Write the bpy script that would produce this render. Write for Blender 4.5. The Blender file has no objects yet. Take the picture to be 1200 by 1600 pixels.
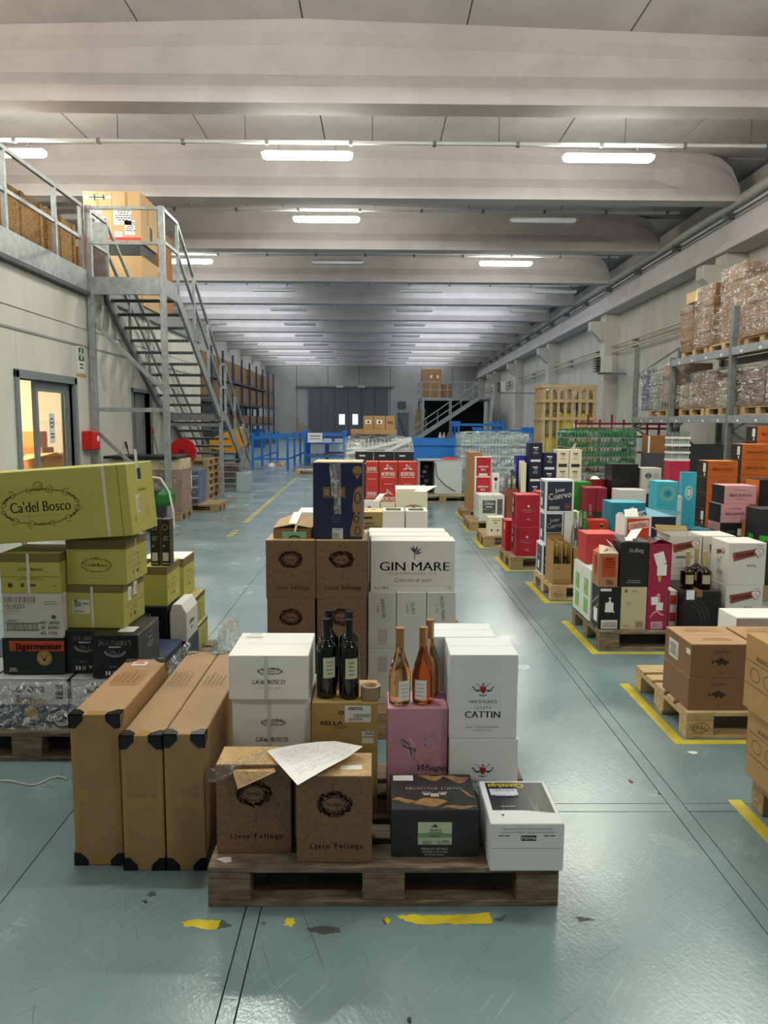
import bpy, bmesh, math, random
from mathutils import Vector, Matrix
rnd = random.Random(11)
SC = bpy.context.scene
COL = SC.collection

# ---------------------------------------------------------------- camera
H_EYE, FPX, ROLL = 1.65, 1200.0, 0.005
_p = math.atan((800 - 660) / FPX); _a = math.atan((600 - 588) / FPX * math.cos(_p))
FWD = Vector((math.sin(_a) * math.cos(_p), math.cos(_a) * math.cos(_p), -math.sin(_p)))
_r = Vector((math.cos(_a), -math.sin(_a), 0)); _u = _r.cross(FWD)
RGT = _r * math.cos(ROLL) + _u * math.sin(ROLL); UPV = _u * math.cos(ROLL) - _r * math.sin(ROLL)
cd = bpy.data.cameras.new('camera'); cam = bpy.data.objects.new('camera', cd); COL.objects.link(cam)
cd.sensor_fit = 'HORIZONTAL'; cd.sensor_width = 36; cd.lens = 36 * FPX / 1200; cd.clip_end = 200; cd.clip_start = .05
cam.matrix_world = Matrix(((RGT.x, UPV.x, -FWD.x, 0), (RGT.y, UPV.y, -FWD.y, 0), (RGT.z, UPV.z, -FWD.z, H_EYE), (0, 0, 0, 1)))
SC.camera = cam
# ---------------------------------------------------------------- world, colour, light levels
w = bpy.data.worlds.new('world'); SC.world = w; w.use_nodes = True
w.node_tree.nodes['Background'].inputs[0].default_value = (.5, .55, .6, 1); w.node_tree.nodes['Background'].inputs[1].default_value = .3
vs = SC.view_settings; vs.view_transform = 'Standard'; vs.look = 'None'; vs.gamma = 1; vs.use_curve_mapping = False
vs.exposure = 1.38
LAMP_POWER = 46.0          # emission of a lit strip lamp's diffuser
FAR_FILL = 0.9            # added glow of unseen roof panels, brightens the far half of the hall
SC.cycles.max_bounces = 8; SC.cycles.diffuse_bounces = 4; SC.cycles.transparent_max_bounces = 12
SC.cycles.caustics_reflective = False; SC.cycles.caustics_refractive = False
SC.cycles.sample_clamp_indirect = 4

# ---------------------------------------------------------------- photograph measurements -> metres
def _ray(u, v): return FWD + RGT * ((u - 600) / FPX) - UPV * ((v - 800) / FPX)
def gnd(u, v, z=0):
    d = _ray(u, v); return Vector((0, 0, H_EYE)) + d * ((z - H_EYE) / d.z)
def at(u, v, Y):
    d = _ray(u, v); return Vector((0, 0, H_EYE)) + d * (Y / d.y)

# ---------------------------------------------------------------- materials
def lin(h):
    h = h.lstrip('#'); c = [int(h[i:i + 2], 16) / 255 for i in (0, 2, 4)]
    return tuple((x / 12.92 if x <= .04045 else ((x + .055) / 1.055) ** 2.4) for x in c) + (1,)
_M = {}
def new_mat(name):
    m = bpy.data.materials.new(name); m.use_nodes = True
    return m, m.node_tree, m.node_tree.nodes['Principled BSDF']
def N(nt, t, **k):
    n = nt.nodes.new(t)
    for a, b in k.items(): setattr(n, a, b)
    return n
def P(h, rough=.6, kind='card', amt=.06, scale=9, metal=0, bump=.0):
    """painted / printed / board surface of one colour with a faint procedural unevenness"""
    key = (h, rough, kind, amt, scale, metal, bump)
    if key in _M: return _M[key]
    m, nt, b = new_mat(kind + '_' + h.strip('#')); _M[key] = m
    b.inputs['Roughness'].default_value = rough; b.inputs['Metallic'].default_value = metal
    tc = N(nt, 'ShaderNodeTexCoord'); nz = N(nt, 'ShaderNodeTexNoise'); nz.inputs['Scale'].default_value = scale; nz.inputs['Detail'].default_value = 4
    nt.links.new(tc.outputs['Object'], nz.inputs['Vector'])
    mx = N(nt, 'ShaderNodeMix', data_type='RGBA')
    c = lin(h); mx.inputs[6].default_value = tuple(x * (1 - amt * 1.6) for x in c[:3]) + (1,); mx.inputs[7].default_value = tuple(min(1, x * (1 + amt)) for x in c[:3]) + (1,)
    nt.links.new(nz.outputs['Fac'], mx.inputs[0]); nt.links.new(mx.outputs[2], b.inputs['Base Color'])
    if bump:
        bp = N(nt, 'ShaderNodeBump'); bp.inputs['Strength'].default_value = bump; bp.inputs['Distance'].default_value = .01
        nt.links.new(nz.outputs['Fac'], bp.inputs['Height']); nt.links.new(bp.outputs[0], b.inputs['Normal'])
    return m
def ramp_mat(name, stops, scale, vec_scale=(1, 1, 1), rough=.7, detail=6, bump=.2, dist=.5, metal=0, rrange=None):
    if name in _M: return _M[name]
    m, nt, b = new_mat(name); _M[name] = m
    tc = N(nt, 'ShaderNodeTexCoord'); mp = N(nt, 'ShaderNodeMapping'); mp.inputs['Scale'].default_value = vec_scale
    nz = N(nt, 'ShaderNodeTexNoise'); nz.inputs['Scale'].default_value = scale; nz.inputs['Detail'].default_value = detail; nz.inputs['Distortion'].default_value = dist
    cr = N(nt, 'ShaderNodeValToRGB')
    while len(cr.color_ramp.elements) < len(stops): cr.color_ramp.elements.new(.5)
    for e, (p, h) in zip(cr.color_ramp.elements, stops): e.position = p; e.color = lin(h)
    nt.links.new(tc.outputs['Object'], mp.inputs[0]); nt.links.new(mp.outputs[0], nz.inputs['Vector'])
    nt.links.new(nz.outputs['Fac'], cr.inputs[0]); nt.links.new(cr.outputs[0], b.inputs['Base Color'])
    b.inputs['Roughness'].default_value = rough; b.inputs['Metallic'].default_value = metal
    if rrange:
        mr = N(nt, 'ShaderNodeMapRange'); mr.inputs['To Min'].default_value, mr.inputs['To Max'].default_value = rrange
        nt.links.new(nz.outputs['Fac'], mr.inputs[0]); nt.links.new(mr.outputs[0], b.inputs['Roughness'])
    if bump:
        bp = N(nt, 'ShaderNodeBump'); bp.inputs['Strength'].default_value = bump; bp.inputs['Distance'].default_value = .01
        nt.links.new(nz.outputs['Fac'], bp.inputs['Height']); nt.links.new(bp.outputs[0], b.inputs['Normal'])
    return m
wood_old = ramp_mat('weathered_pine', [(.25, '#4e4236'), (.5, '#776653'), (.75, '#998871')], 9, (1, 6, 6), bump=.4)
wood_mid = ramp_mat('used_pine', [(.25, '#7a6448'), (.5, '#a08660'), (.78, '#bca27a')], 9, (1, 6, 6), bump=.3)
wood_new = ramp_mat('fresh_pine', [(.25, '#a38659'), (.5, '#c0a478'), (.8, '#d3ba92')], 9, (1, 6, 6), bump=.2)
osb = ramp_mat('oriented_strand_board', [(.3, '#6d4a26'), (.45, '#9a7040'), (.6, '#c09a62'), (.75, '#7d5830')], 14, (1, 1, 2.4), dist=2, bump=.3)
conc = ramp_mat('painted_concrete', [(.3, '#bab2b2'), (.7, '#c9c1c1')], 1.3, (1, 1, 1), rough=.8, bump=.05)
conc_roof = ramp_mat('roof_concrete', [(.3, '#b8b2b3'), (.7, '#c9c3c4')], 1.1, (1, 1, 1), rough=.85, bump=.05)
conc_wall = ramp_mat('wall_concrete', [(.3, '#b3aea5'), (.7, '#c6c1b8')], 1.2, (1.6, 1.6, .5), rough=.85, bump=.1)
conc_back = ramp_mat('back_wall_concrete', [(.3, '#a09d9c'), (.7, '#b2afae')], .8, (1, 1, 1), rough=.85, bump=.1)
plaster = ramp_mat('office_plaster', [(.25, '#c3c0b8'), (.75, '#d9d6ce')], 1.5, (1, 1, .35), rough=.75, bump=.08)
galv = ramp_mat('galvanised_steel', [(.3, '#8b8f92'), (.7, '#a9adae')], 12, (1, 1, 1), rough=.45, bump=.05, metal=.35)
galv_dk = ramp_mat('dull_galvanised_steel', [(.3, '#6d7173'), (.7, '#878b8c')], 12, (1, 1, 1), rough=.5, bump=.05, metal=.35)
blue_steel = P('#1c72c4', .4, 'paint', .1, 5)
blue_dark = P('#123a86', .45, 'paint', .1, 5)
tan = P('#ab865b', .72, 'card', .07, 6)
tan2 = P('#a67c50', .72, 'card', .08, 6)
tan_lt = P('#c9a577', .72, 'card', .07, 6)
kraft = P('#8f6a48', .72, 'card', .08, 6)
white = P('#eceae4', .6, 'card', .03, 5)
white_c = P('#e4e6ea', .55, 'card', .02, 5)
cream = P('#e6dfc4', .6, 'card', .04, 5)
lime = P('#b8b35a', .5, 'card', .05, 4)
olive = P('#75683a', .5, 'card', .06, 4)
black = P('#17171a', .45, 'card', .2, 5)
charcoal = P('#2b2b2c', .5, 'card', .1, 5)
navy = P('#18254a', .45, 'card', .1, 5)
ink = P('#1d1a1c', .6, 'print', .1, 20)
inkw = P('#e8e6e0', .6, 'print', .03, 20)
label_w = P('#f0efec', .45, 'paper', .02, 20)
black_plastic = P('#101216', .25, 'plastic', .2, 9)
livio = ramp_mat('mottled_brown_board', [(.35, '#6b4f3a'), (.5, '#84664e'), (.65, '#765843')], 75, (1, 1, 1.6), rough=.7, bump=.05)
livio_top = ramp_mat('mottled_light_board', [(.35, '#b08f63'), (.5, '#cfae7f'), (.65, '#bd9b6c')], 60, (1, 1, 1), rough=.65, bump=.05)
wreath_ink = P('#47302a', .7, 'print', .1, 20)

def floor_mat():
    m, nt, b = new_mat('painted_blue_green_floor')
    L = nt.links.new
    tc = N(nt, 'ShaderNodeTexCoord')
    n1 = N(nt, 'ShaderNodeTexNoise'); n1.inputs['Scale'].default_value = 1.1; n1.inputs['Detail'].default_value = 8; n1.inputs['Roughness'].default_value = .65
    L(tc.outputs['Object'], n1.inputs['Vector'])
    cr = N(nt, 'ShaderNodeValToRGB'); e = cr.color_ramp.elements
    e[0].position = .3; e[0].color = lin('#6c8389'); e[1].position = .7; e[1].color = lin('#82989d')
    L(n1.outputs['Fac'], cr.inputs[0])
    # dark scuffs with ragged outlines
    n2 = N(nt, 'ShaderNodeTexNoise'); n2.inputs['Scale'].default_value = 4.3; n2.inputs['Detail'].default_value = 12; n2.inputs['Roughness'].default_value = .8; n2.inputs['Distortion'].default_value = .6
    mp = N(nt, 'ShaderNodeMapping'); mp.inputs['Rotation'].default_value = (0, 0, .5); mp.inputs['Scale'].default_value = (1, 2.2, 1)
    L(tc.outputs['Object'], mp.inputs[0]); L(mp.outputs[0], n2.inputs['Vector'])
    c2 = N(nt, 'ShaderNodeValToRGB'); c2.color_ramp.elements[0].position = .24; c2.color_ramp.elements[0].color = (1, 1, 1, 1)
    c2.color_ramp.elements[1].position = .28; c2.color_ramp.elements[1].color = (0, 0, 0, 1)
    L(n2.outputs['Fac'], c2.inputs[0])
    mx = N(nt, 'ShaderNodeMix', data_type='RGBA'); mx.inputs[7].default_value = lin('#465458')
    L(c2.outputs[0], mx.inputs[0]); L(cr.outputs[0], mx.inputs[6])
    # fine scratches running diagonally: pale ones and dark ones, from stretched noise
    def streak(ang, sx, sy, off, lo, hi):
        mp = N(nt, 'ShaderNodeMapping', vector_type='TEXTURE'); mp.inputs['Rotation'].default_value = (0, 0, ang); mp.inputs['Scale'].default_value = (sx, sy, 1); mp.inputs['Location'].default_value = (off, off, 0)
        ns = N(nt, 'ShaderNodeTexNoise'); ns.inputs['Scale'].default_value = 1.0; ns.inputs['Detail'].default_value = 5; ns.inputs['Distortion'].default_value = .3
        L(tc.outputs['Object'], mp.inputs[0]); L(mp.outputs[0], ns.inputs['Vector'])
        c = N(nt, 'ShaderNodeMapRange'); c.inputs['From Min'].default_value = lo; c.inputs['From Max'].default_value = hi; L(ns.outputs['Fac'], c.inputs[0]); return ns.outputs['Fac'], c.outputs[0]
    base = mx.outputs[2]; sc = None
    for ang, sx, sy, off, lo, hi, col in ((.95, .30, .012, 1, .63, .72, '#93a8ac'), (2.2, .35, .014, 5, .65, .74, '#8ba2a7'), (.6, .4, .010, 9, .65, .72, '#54686e'), (1.9, .5, .012, 13, .66, .73, '#4e6066')):
        raw, f = streak(ang, sx, sy, off, lo, hi)
        m3 = N(nt, 'ShaderNodeMix', data_type='RGBA'); m3.inputs[7].default_value = lin(col)
        k = N(nt, 'ShaderNodeMath', operation='MULTIPLY'); k.inputs[1].default_value = .55; L(f, k.inputs[0]); L(k.outputs[0], m3.inputs[0]); L(base, m3.inputs[6]); base = m3.outputs[2]
        if sc is None: sc = raw
        else: q = N(nt, 'ShaderNodeMath', operation='ADD'); L(sc, q.inputs[0]); L(raw, q.inputs[1]); sc = q.outputs[0]
    L(base, b.inputs['Base Color'])
    rr = N(nt, 'ShaderNodeMapRange'); rr.inputs['From Min'].default_value = .3; rr.inputs['From Max'].default_value = .7; rr.inputs['To Min'].default_value = .14; rr.inputs['To Max'].default_value = .30
    L(n1.outputs['Fac'], rr.inputs[0]); L(rr.outputs[0], b.inputs['Roughness'])
    nb = N(nt, 'ShaderNodeTexNoise'); nb.inputs['Scale'].default_value = 60; nb.inputs['Detail'].default_value = 3
    L(tc.outputs['Object'], nb.inputs['Vector'])
    ad = N(nt, 'ShaderNodeMath', operation='MULTIPLY_ADD'); ad.inputs[1].default_value = .5
    L(sc, ad.inputs[0]); L(nb.outputs['Fac'], ad.inputs[2])
    bp = N(nt, 'ShaderNodeBump'); bp.inputs['Strength'].default_value = .25; bp.inputs['Distance'].default_value = .003
    L(ad.outputs[0], bp.inputs['Height']); L(bp.outputs[0], b.inputs['Normal'])
    b.inputs['Specular IOR Level'].default_value = .6
    return m
floor_paint = floor_mat()
def emit(name, h, s):
    m, nt, b = new_mat(name); b.inputs['Base Color'].default_value = lin(h)
    b.inputs['Emission Color'].default_value = lin(h); b.inputs['Emission Strength'].default_value = s; return m
def film(name, lo=.12, hi=.75, scale=7, tint='#eef2f2', vs=(1, 1, 1)):
    """clear stretch film: mostly see-through, with creases that catch the light"""
    m, nt, b = new_mat(name); L = nt.links.new
    tc = N(nt, 'ShaderNodeTexCoord'); mp = N(nt, 'ShaderNodeMapping'); mp.inputs['Scale'].default_value = vs
    nz = N(nt, 'ShaderNodeTexNoise'); nz.inputs['Scale'].default_value = scale; nz.inputs['Detail'].default_value = 7; nz.inputs['Distortion'].default_value = 1.6
    L(tc.outputs['Object'], mp.inputs[0]); L(mp.outputs[0], nz.inputs['Vector'])
    tr = N(nt, 'ShaderNodeBsdfTransparent'); mixer = N(nt, 'ShaderNodeMixShader')
    mr = N(nt, 'ShaderNodeMapRange'); mr.inputs['From Min'].default_value = .50; mr.inputs['From Max'].default_value = .72
    mr.inputs['To Min'].default_value = lo; mr.inputs['To Max'].default_value = hi
    L(nz.outputs['Fac'], mr.inputs[0]); L(mr.outputs[0], mixer.inputs[0])
    b.inputs['Base Color'].default_value = lin(tint); b.inputs['Roughness'].default_value = .12; b.inputs['Specular IOR Level'].default_value = 1.0
    bp = N(nt, 'ShaderNodeBump'); bp.inputs['Strength'].default_value = .6; bp.inputs['Distance'].default_value = .02
    L(nz.outputs['Fac'], bp.inputs['Height']); L(bp.outputs[0], b.inputs['Normal'])
    L(tr.outputs[0], mixer.inputs[1]); L(b.outputs[0], mixer.inputs[2]); L(mixer.outputs[0], nt.nodes['Material Output'].inputs[0])
    return m
film_clear = film('clear_stretch_film', .05, .5, 8, '#e8eaec', (1, 1, 3))
film_crumple = film('crumpled_film', .12, .85, 22, '#ffffff')
film_haze = film('dense_stretch_film', .22, .62, 5, '#dfe8ea', (.5, .5, 4))
def glass(name, h, rough=.03, tr=1.0):
    m, nt, b = new_mat(name); b.inputs['Base Color'].default_value = lin(h); b.inputs['Roughness'].default_value = rough
    b.inputs['Transmission Weight'].default_value = tr; b.inputs['IOR'].default_value = 1.45; return m
dark_bottle = P('#07100b', .06, 'glass', .1, 5)
rose_glass = glass('rose_wine_glass', '#ef8c4e')
rose_glass2 = glass('pale_rose_wine_glass', '#e6c08c')
green_glass = glass('green_glass', '#58c05c', .05, .75)
clear_glass = glass('clear_glass', '#dfe9e6', .05, .85)
cognac_glass = P('#1b0908', .06, 'glass', .1, 5)
gold = P('#b8904c', .35, 'foil', .1, 9, .5)
tape_brown = P('#a8854e', .22, 'tape', .08, 9)
tape_white = P('#d9d7cf', .25, 'tape', .06, 9)

# ---------------------------------------------------------------- mesh building
class MB:
    def __init__(s): s.v = []; s.f = []
    def add(s, v, f):
        n = len(s.v); s.v += [tuple(x) for x in v]; s.f += [tuple(i + n for i in q) for q in f]; return s
    def box(s, x0, x1, y0, y1, z0, z1, M=None):
        v = [Vector((x, y, z)) for z in (z0, z1) for y in (y0, y1) for x in (x0, x1)]
        if M is not None: v = [M @ q for q in v]
        return s.add(v, [(0, 2, 3, 1), (4, 5, 7, 6), (0, 1, 5, 4), (2, 6, 7, 3), (0, 4, 6, 2), (1, 3, 7, 5)])
    def bar(s, p, q, w, h=None, up=(0, 0, 1)):
        p, q = Vector(p), Vector(q); h = h or w; d = (q - p).normalized(); up = Vector(up)
        if abs(d.dot(up)) > .98: up = Vector((0, 1, 0))
        a = d.cross(up).normalized() * (w / 2); b = a.cross(d).normalized() * (h / 2)
        v = [p - a - b, p + a - b, p + a + b, p - a + b, q - a - b, q + a - b, q + a + b, q - a + b]
        return s.add(v, [(3, 2, 1, 0), (4, 5, 6, 7), (0, 1, 5, 4), (1, 2, 6, 5), (2, 3, 7, 6), (3, 0, 4, 7)])
    def tube(s, p, q, r, n=10, r2=None):
        p, q = Vector(p), Vector(q); d = (q - p).normalized(); up = Vector((0, 0, 1)) if abs(d.z) < .9 else Vector((0, 1, 0))
        a = d.cross(up).normalized(); b = a.cross(d); r2 = r if r2 is None else r2
        v = []
        for c, rr in ((p, r), (q, r2)):
            for i in range(n):
                t = 2 * math.pi * i / n; v.append(c + (a * math.cos(t) + b * math.sin(t)) * rr)
        f = [(i, (i + 1) % n, n + (i + 1) % n, n + i) for i in range(n)] + [tuple(range(n))[::-1], tuple(range(n, 2 * n))]
        return s.add(v, f)
    def path(s, pts, r, n=6):
        pts = [Vector(p) for p in pts]; m = len(pts); v = []
        for k, p in enumerate(pts):
            d = (pts[min(k + 1, m - 1)] - pts[max(k - 1, 0)]).normalized(); up = Vector((0, 0, 1)) if abs(d.z) < .9 else Vector((0, 1, 0))
            a = d.cross(up).normalized(); b = a.cross(d)
            for i in range(n):
                t = 2 * math.pi * i / n; v.append(p + (a * math.cos(t) + b * math.sin(t)) * r)
        f = [(k * n + i, k * n + (i + 1) % n, (k + 1) * n + (i + 1) % n, (k + 1) * n + i) for k in range(m - 1) for i in range(n)]
        return s.add(v, f + [tuple(range(n))[::-1], tuple(range((m - 1) * n, m * n))])
    def lathe(s, prof, n=20, c=(0, 0, 0)):
        v = [(c[0] + r * math.cos(2 * math.pi * i / n), c[1] + r * math.sin(2 * math.pi * i / n), c[2] + z) for r, z in prof for i in range(n)]
        m = len(prof)
        f = [(k * n + i, k * n + (i + 1) % n, (k + 1) * n + (i + 1) % n, (k + 1) * n + i) for k in range(m - 1) for i in range(n)]
        return s.add(v, f + [tuple(range(n))[::-1], tuple(range((m - 1) * n, m * n))])
    def prism(s, poly, y0, y1):      # poly in x,z, extruded along y
        n = len(poly); v = [(x, y0, z) for x, z in poly] + [(x, y1, z) for x, z in poly]
        return s.add(v, [tuple(range(n)), tuple(range(n, 2 * n))[::-1]] + [(i, i + n, (i + 1) % n + n, (i + 1) % n) for i in range(n)])
    def plate(s, pts, t):            # quad or polygon with a thickness
        pts = [Vector(p) for p in pts]; nrm = (pts[1] - pts[0]).cross(pts[-1] - pts[0]).normalized() * t; n = len(pts)
        return s.add(pts + [p + nrm for p in pts], [tuple(range(n))[::-1], tuple(range(n, 2 * n))] + [(i, (i + 1) % n, (i + 1) % n + n, i + n) for i in range(n)])
    def mesh(s, name):
        me = bpy.data.meshes.new(name); me.from_pydata(s.v, [], s.f); me.update(); return me
    def build(s, name, m, parent=None, smooth=False, bevel=0, loc=None, seg=1):
        me = s.mesh(name)
        bm = bmesh.new(); bm.from_mesh(me)
        bmesh.ops.recalc_face_normals(bm, faces=bm.faces)
        if bevel: bmesh.ops.bevel(bm, geom=list(bm.edges), offset=bevel, segments=seg, affect='EDGES', clamp_overlap=True)
        bm.to_mesh(me); bm.free()
        if smooth:
            for p in me.polygons: p.use_smooth = True
        me.materials.append(m)
        return link(name, me, parent, loc)
def link(name, me, parent=None, loc=None):
    o = bpy.data.objects.new(name, me); COL.objects.link(o)
    if parent is not None: o.parent = parent
    if loc is not None: o.location = loc
    return o
def tag(o, label, cat, group=None, kind=None):
    if label: o['label'] = label
    if cat: o['category'] = cat
    if group: o['group'] = group
    if kind: o['kind'] = kind
    return o
def empty(name, loc, label, cat, group=None, rz=0):
    o = bpy.data.objects.new(name, None); COL.objects.link(o); o.location = loc; o.rotation_euler = (0, 0, rz); o.empty_display_size = .1
    return tag(o, label, cat, group)
def struct(o): o['kind'] = 'structure'; return o
KIDS = {}
def copy_tree(o, loc, label=None, group=None, rz=None, parent=None):
    c = o.copy(); COL.objects.link(c)
    if parent is not None: c.parent = parent
    if loc is not None: c.location = loc
    if rz is not None: c.rotation_euler = (0, 0, rz)
    if label: c['label'] = label
    if group: c['group'] = group
    for ch in [x for x in o.children]: copy_tree(ch, None, parent=c)
    return c

# ---------------------------------------------------------------- flat print (lettering, labels, emblems)
_T = {}
def glyphs(s, style):
    """flat outline of a line of lettering, cap height 1, centred: verts, faces, width"""
    key = (s, style)
    if key in _T: return _T[key]
    cu = bpy.data.curves.new('lettering', 'FONT'); cu.body = s; cu.align_x = 'CENTER'; cu.resolution_u = 3
    if style in ('serif', 'black', 'light'): cu.offset = -.012
    if style == 'bold': cu.offset = .02
    if style == 'script': cu.shear = .45; cu.offset = -.014
    if style == 'serifwide': cu.space_character = 1.4; cu.offset = -.004
    if style == 'wide': cu.space_character = 1.35
    if style == 'spaced': cu.space_character = 1.7; cu.offset = -.008
    if style == 'tight': cu.space_character = .9; cu.offset = .015
    o = bpy.data.objects.new('lettering', cu)
    me = bpy.data.meshes.new_from_object(o)
    v = [(p.co.x, p.co.y) for p in me.vertices]; f = [tuple(p.vertices) for p in me.polygons]
    # stems that end on the baseline or cap line, for serifs
    extra = []
    if style in ('serif', 'serifwide', 'spaced', 'black'):
        cap = .73
        cnt = {}
        for p in me.polygons:
            for e in p.edge_keys: cnt[e] = cnt.get(e, 0) + 1
        for (a, b), c in cnt.items():
            if c != 1: continue
            (x0, y0), (x1, y1) = v[a], v[b]
            if abs(y0 - y1) < .004 and .03 < abs(x1 - x0) < .16:
                up = -1 if y0 > .3 else 1
                if min(abs(y0), abs(y0 - cap), abs(y0 - .54), abs(y0 - .76), abs(y0 + .2)) < .03: extra.append((min(x0, x1), max(x0, x1), y0, up))
    bpy.data.objects.remove(o); bpy.data.meshes.remove(me); bpy.data.curves.remove(cu)
    V, F = [], []
    shifts = {'serifwide': [(-.03, 0), (-.01, 0), (.01, 0), (.03, 0)], 'serif': [(-.022, 0), (0, 0), (.022, 0)], 'black': [(-.035, -.03), (-.012, -.01), (.012, .01), (.035, .03)], 'script': [(-.012, 0), (.012, 0)]}.get(style, [(0, 0)])
    for dx, dy in shifts:
        n = len(V); V += [(x + dx, y + dy) for x, y in v]; F += [tuple(i + n for i in q) for q in f]
    for x0, x1, y, up in extra:
        n = len(V); s_ = .05 if style != 'black' else .035; t = .03 * up
        V += [(x0 - s_, y), (x1 + s_, y), (x1 + s_, y + t), (x0 - s_, y + t)]; F.append((n, n + 1, n + 2, n + 3))
    k = 1 / .73
    V = [(x * k, y * k) for x, y in V]
    xs = [x for x, y in V] or [0]
    _T[key] = (V, F, max(xs) - min(xs)); return _T[key]
class P2:
    """flat artwork in metres, x right and y up, gathered into one mesh"""
    def __init__(s): s.v = []; s.f = []
    def add(s, V, F, cx=0, cy=0, rot=0, k=1):
        n = len(s.v); c, d = math.cos(rot), math.sin(rot)
        s.v += [(cx + k * (x * c - y * d), cy + k * (x * d + y * c)) for x, y in V]; s.f += [tuple(i + n for i in q) for q in F]; return s
    def text(s, t, cx, cy, h, style='sans', rot=0, w=None):
        V, F, W = glyphs(t, style)
        kx = 1 if (w is None or W == 0) else w / (W * h)
        return s.add([(x * kx, y - .5) for x, y in V], F, cx, cy, rot, h)
    def rect(s, cx, cy, w, h, rot=0): return s.add([(-w / 2, -h / 2), (w / 2, -h / 2), (w / 2, h / 2), (-w / 2, h / 2)], [(0, 1, 2, 3)], cx, cy, rot)
    def poly(s, pts, cx=0, cy=0, rot=0, k=1): return s.add(pts, [tuple(range(len(pts)))], cx, cy, rot, k)
    def ring(s, cx, cy, rx, ry, t, n=28, a0=0, a1=2 * math.pi):
        V = []; F = []
        for i in range(n + 1):
            a = a0 + (a1 - a0) * i / n
            V += [(rx * math.cos(a), ry * math.sin(a)), ((rx - t) * math.cos(a), (ry - t) * math.sin(a))]
            if i < n: F.append((2 * i, 2 * i + 2, 2 * i + 3, 2 * i + 1))
        return s.add(V, F, cx, cy)
    def disc(s, cx, cy, rx, ry=None, n=20):
        ry = ry or rx; return s.poly([(rx * math.cos(2 * math.pi * i / n), ry * math.sin(2 * math.pi * i / n)) for i in range(n)], cx, cy)
    def stroke(s, pts, t, t2=None):
        t2 = t if t2 is None else t2; m = len(pts); V = []; F = []
        for i, (x, y) in enumerate(pts):
            a, b = pts[max(0, i - 1)], pts[min(m - 1, i + 1)]; dx, dy = b[0] - a[0], b[1] - a[1]; L = math.hypot(dx, dy) or 1
            h = (t + (t2 - t) * i / max(1, m - 1)) / 2
            V += [(x - dy / L * h, y + dx / L * h), (x + dy / L * h, y - dx / L * h)]
            if i < m - 1: F.append((2 * i, 2 * i + 1, 2 * i + 3, 2 * i + 2))
        return s.add(V, F)
    def bars(s, cx, cy, w, h, rot=0, n=22, seed=1):
        r = random.Random(seed); x = -w / 2; u = w / n
        while x < w / 2:
            b = r.choice((.35, .6, 1, .5)) * u; s.rect(*(rot_pt(x + b / 2, 0, rot, cx, cy)), b, h, rot); x += b + r.choice((.4, .7, 1)) * u
        return s
    def lines(s, cx, cy, w, n, gap, t, rot=0, seed=1, align=None):
        """rows of tiny type too small to read: broken dashes"""
        r = random.Random(seed)
        for i in range(n):
            L = w * r.uniform(.6, 1); y = (n / 2 - i) * gap; x = -L / 2 if align is None else -w / 2; e = x + L
            while x < e:
                d = r.uniform(1.5, 5) * t; px, py = rot_pt(x + d / 2, y, rot, cx, cy); s.rect(px, py, d, t, rot); x += d + t * .9
        return s
    def wreath(s, cx, cy, rx, ry, n=90, leaf=.12, seed=3):
        r = random.Random(seed)
        for i in range(n):
            a = 2 * math.pi * i / n + r.uniform(-.05, .05); q = r.uniform(.78, 1.18); x, y = rx * q * math.cos(a), ry * q * math.sin(a)
            L = rx * leaf * r.uniform(.7, 1.5); W = L * .42
            s.add([(-L, 0), (0, -W), (L, 0), (0, W)], [(0, 1, 2, 3)], cx + x, cy + y, a + r.uniform(-1.4, 1.4))
        return s
    def curls(s, cx, cy, rx, ry, k=1, t=.003):
        """oval of scrolling tendrils with small leaves"""
        for i in range(12):
            a0 = 2 * math.pi * (i + .5) / 12; bx, by = cx + rx * math.cos(a0), cy + ry * math.sin(a0); sg = 1 if i % 2 else -1
            R = rx * (.12 if i % 3 else .08)
            s.stroke([(bx + R * (1 - j / 15) * math.cos(sg * j * .62 + a0), by + R * (1 - j / 15) * math.sin(sg * j * .62 + a0)) for j in range(14)], t, t * .6)
            s.stroke([(cx + rx * math.cos(a0 + d), cy + ry * math.sin(a0 + d) * (1 + .04 * math.sin(9 * d))) for d in [sg * q * .04 for q in range(11)]], t * .8, t * .5)
            for j in range(6):
                a = a0 - sg * (.06 + .075 * j); L = rx * .055
                s.add([(-L, 0), (0, -L * .35), (L, 0), (0, L * .35)], [(0, 1, 2, 3)], cx + rx * math.cos(a), cy + ry * math.sin(a), a + j)
        return s
def rot_pt(x, y, r, cx, cy): return (cx + x * math.cos(r) - y * math.sin(r), cy + x * math.sin(r) + y * math.cos(r))

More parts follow.
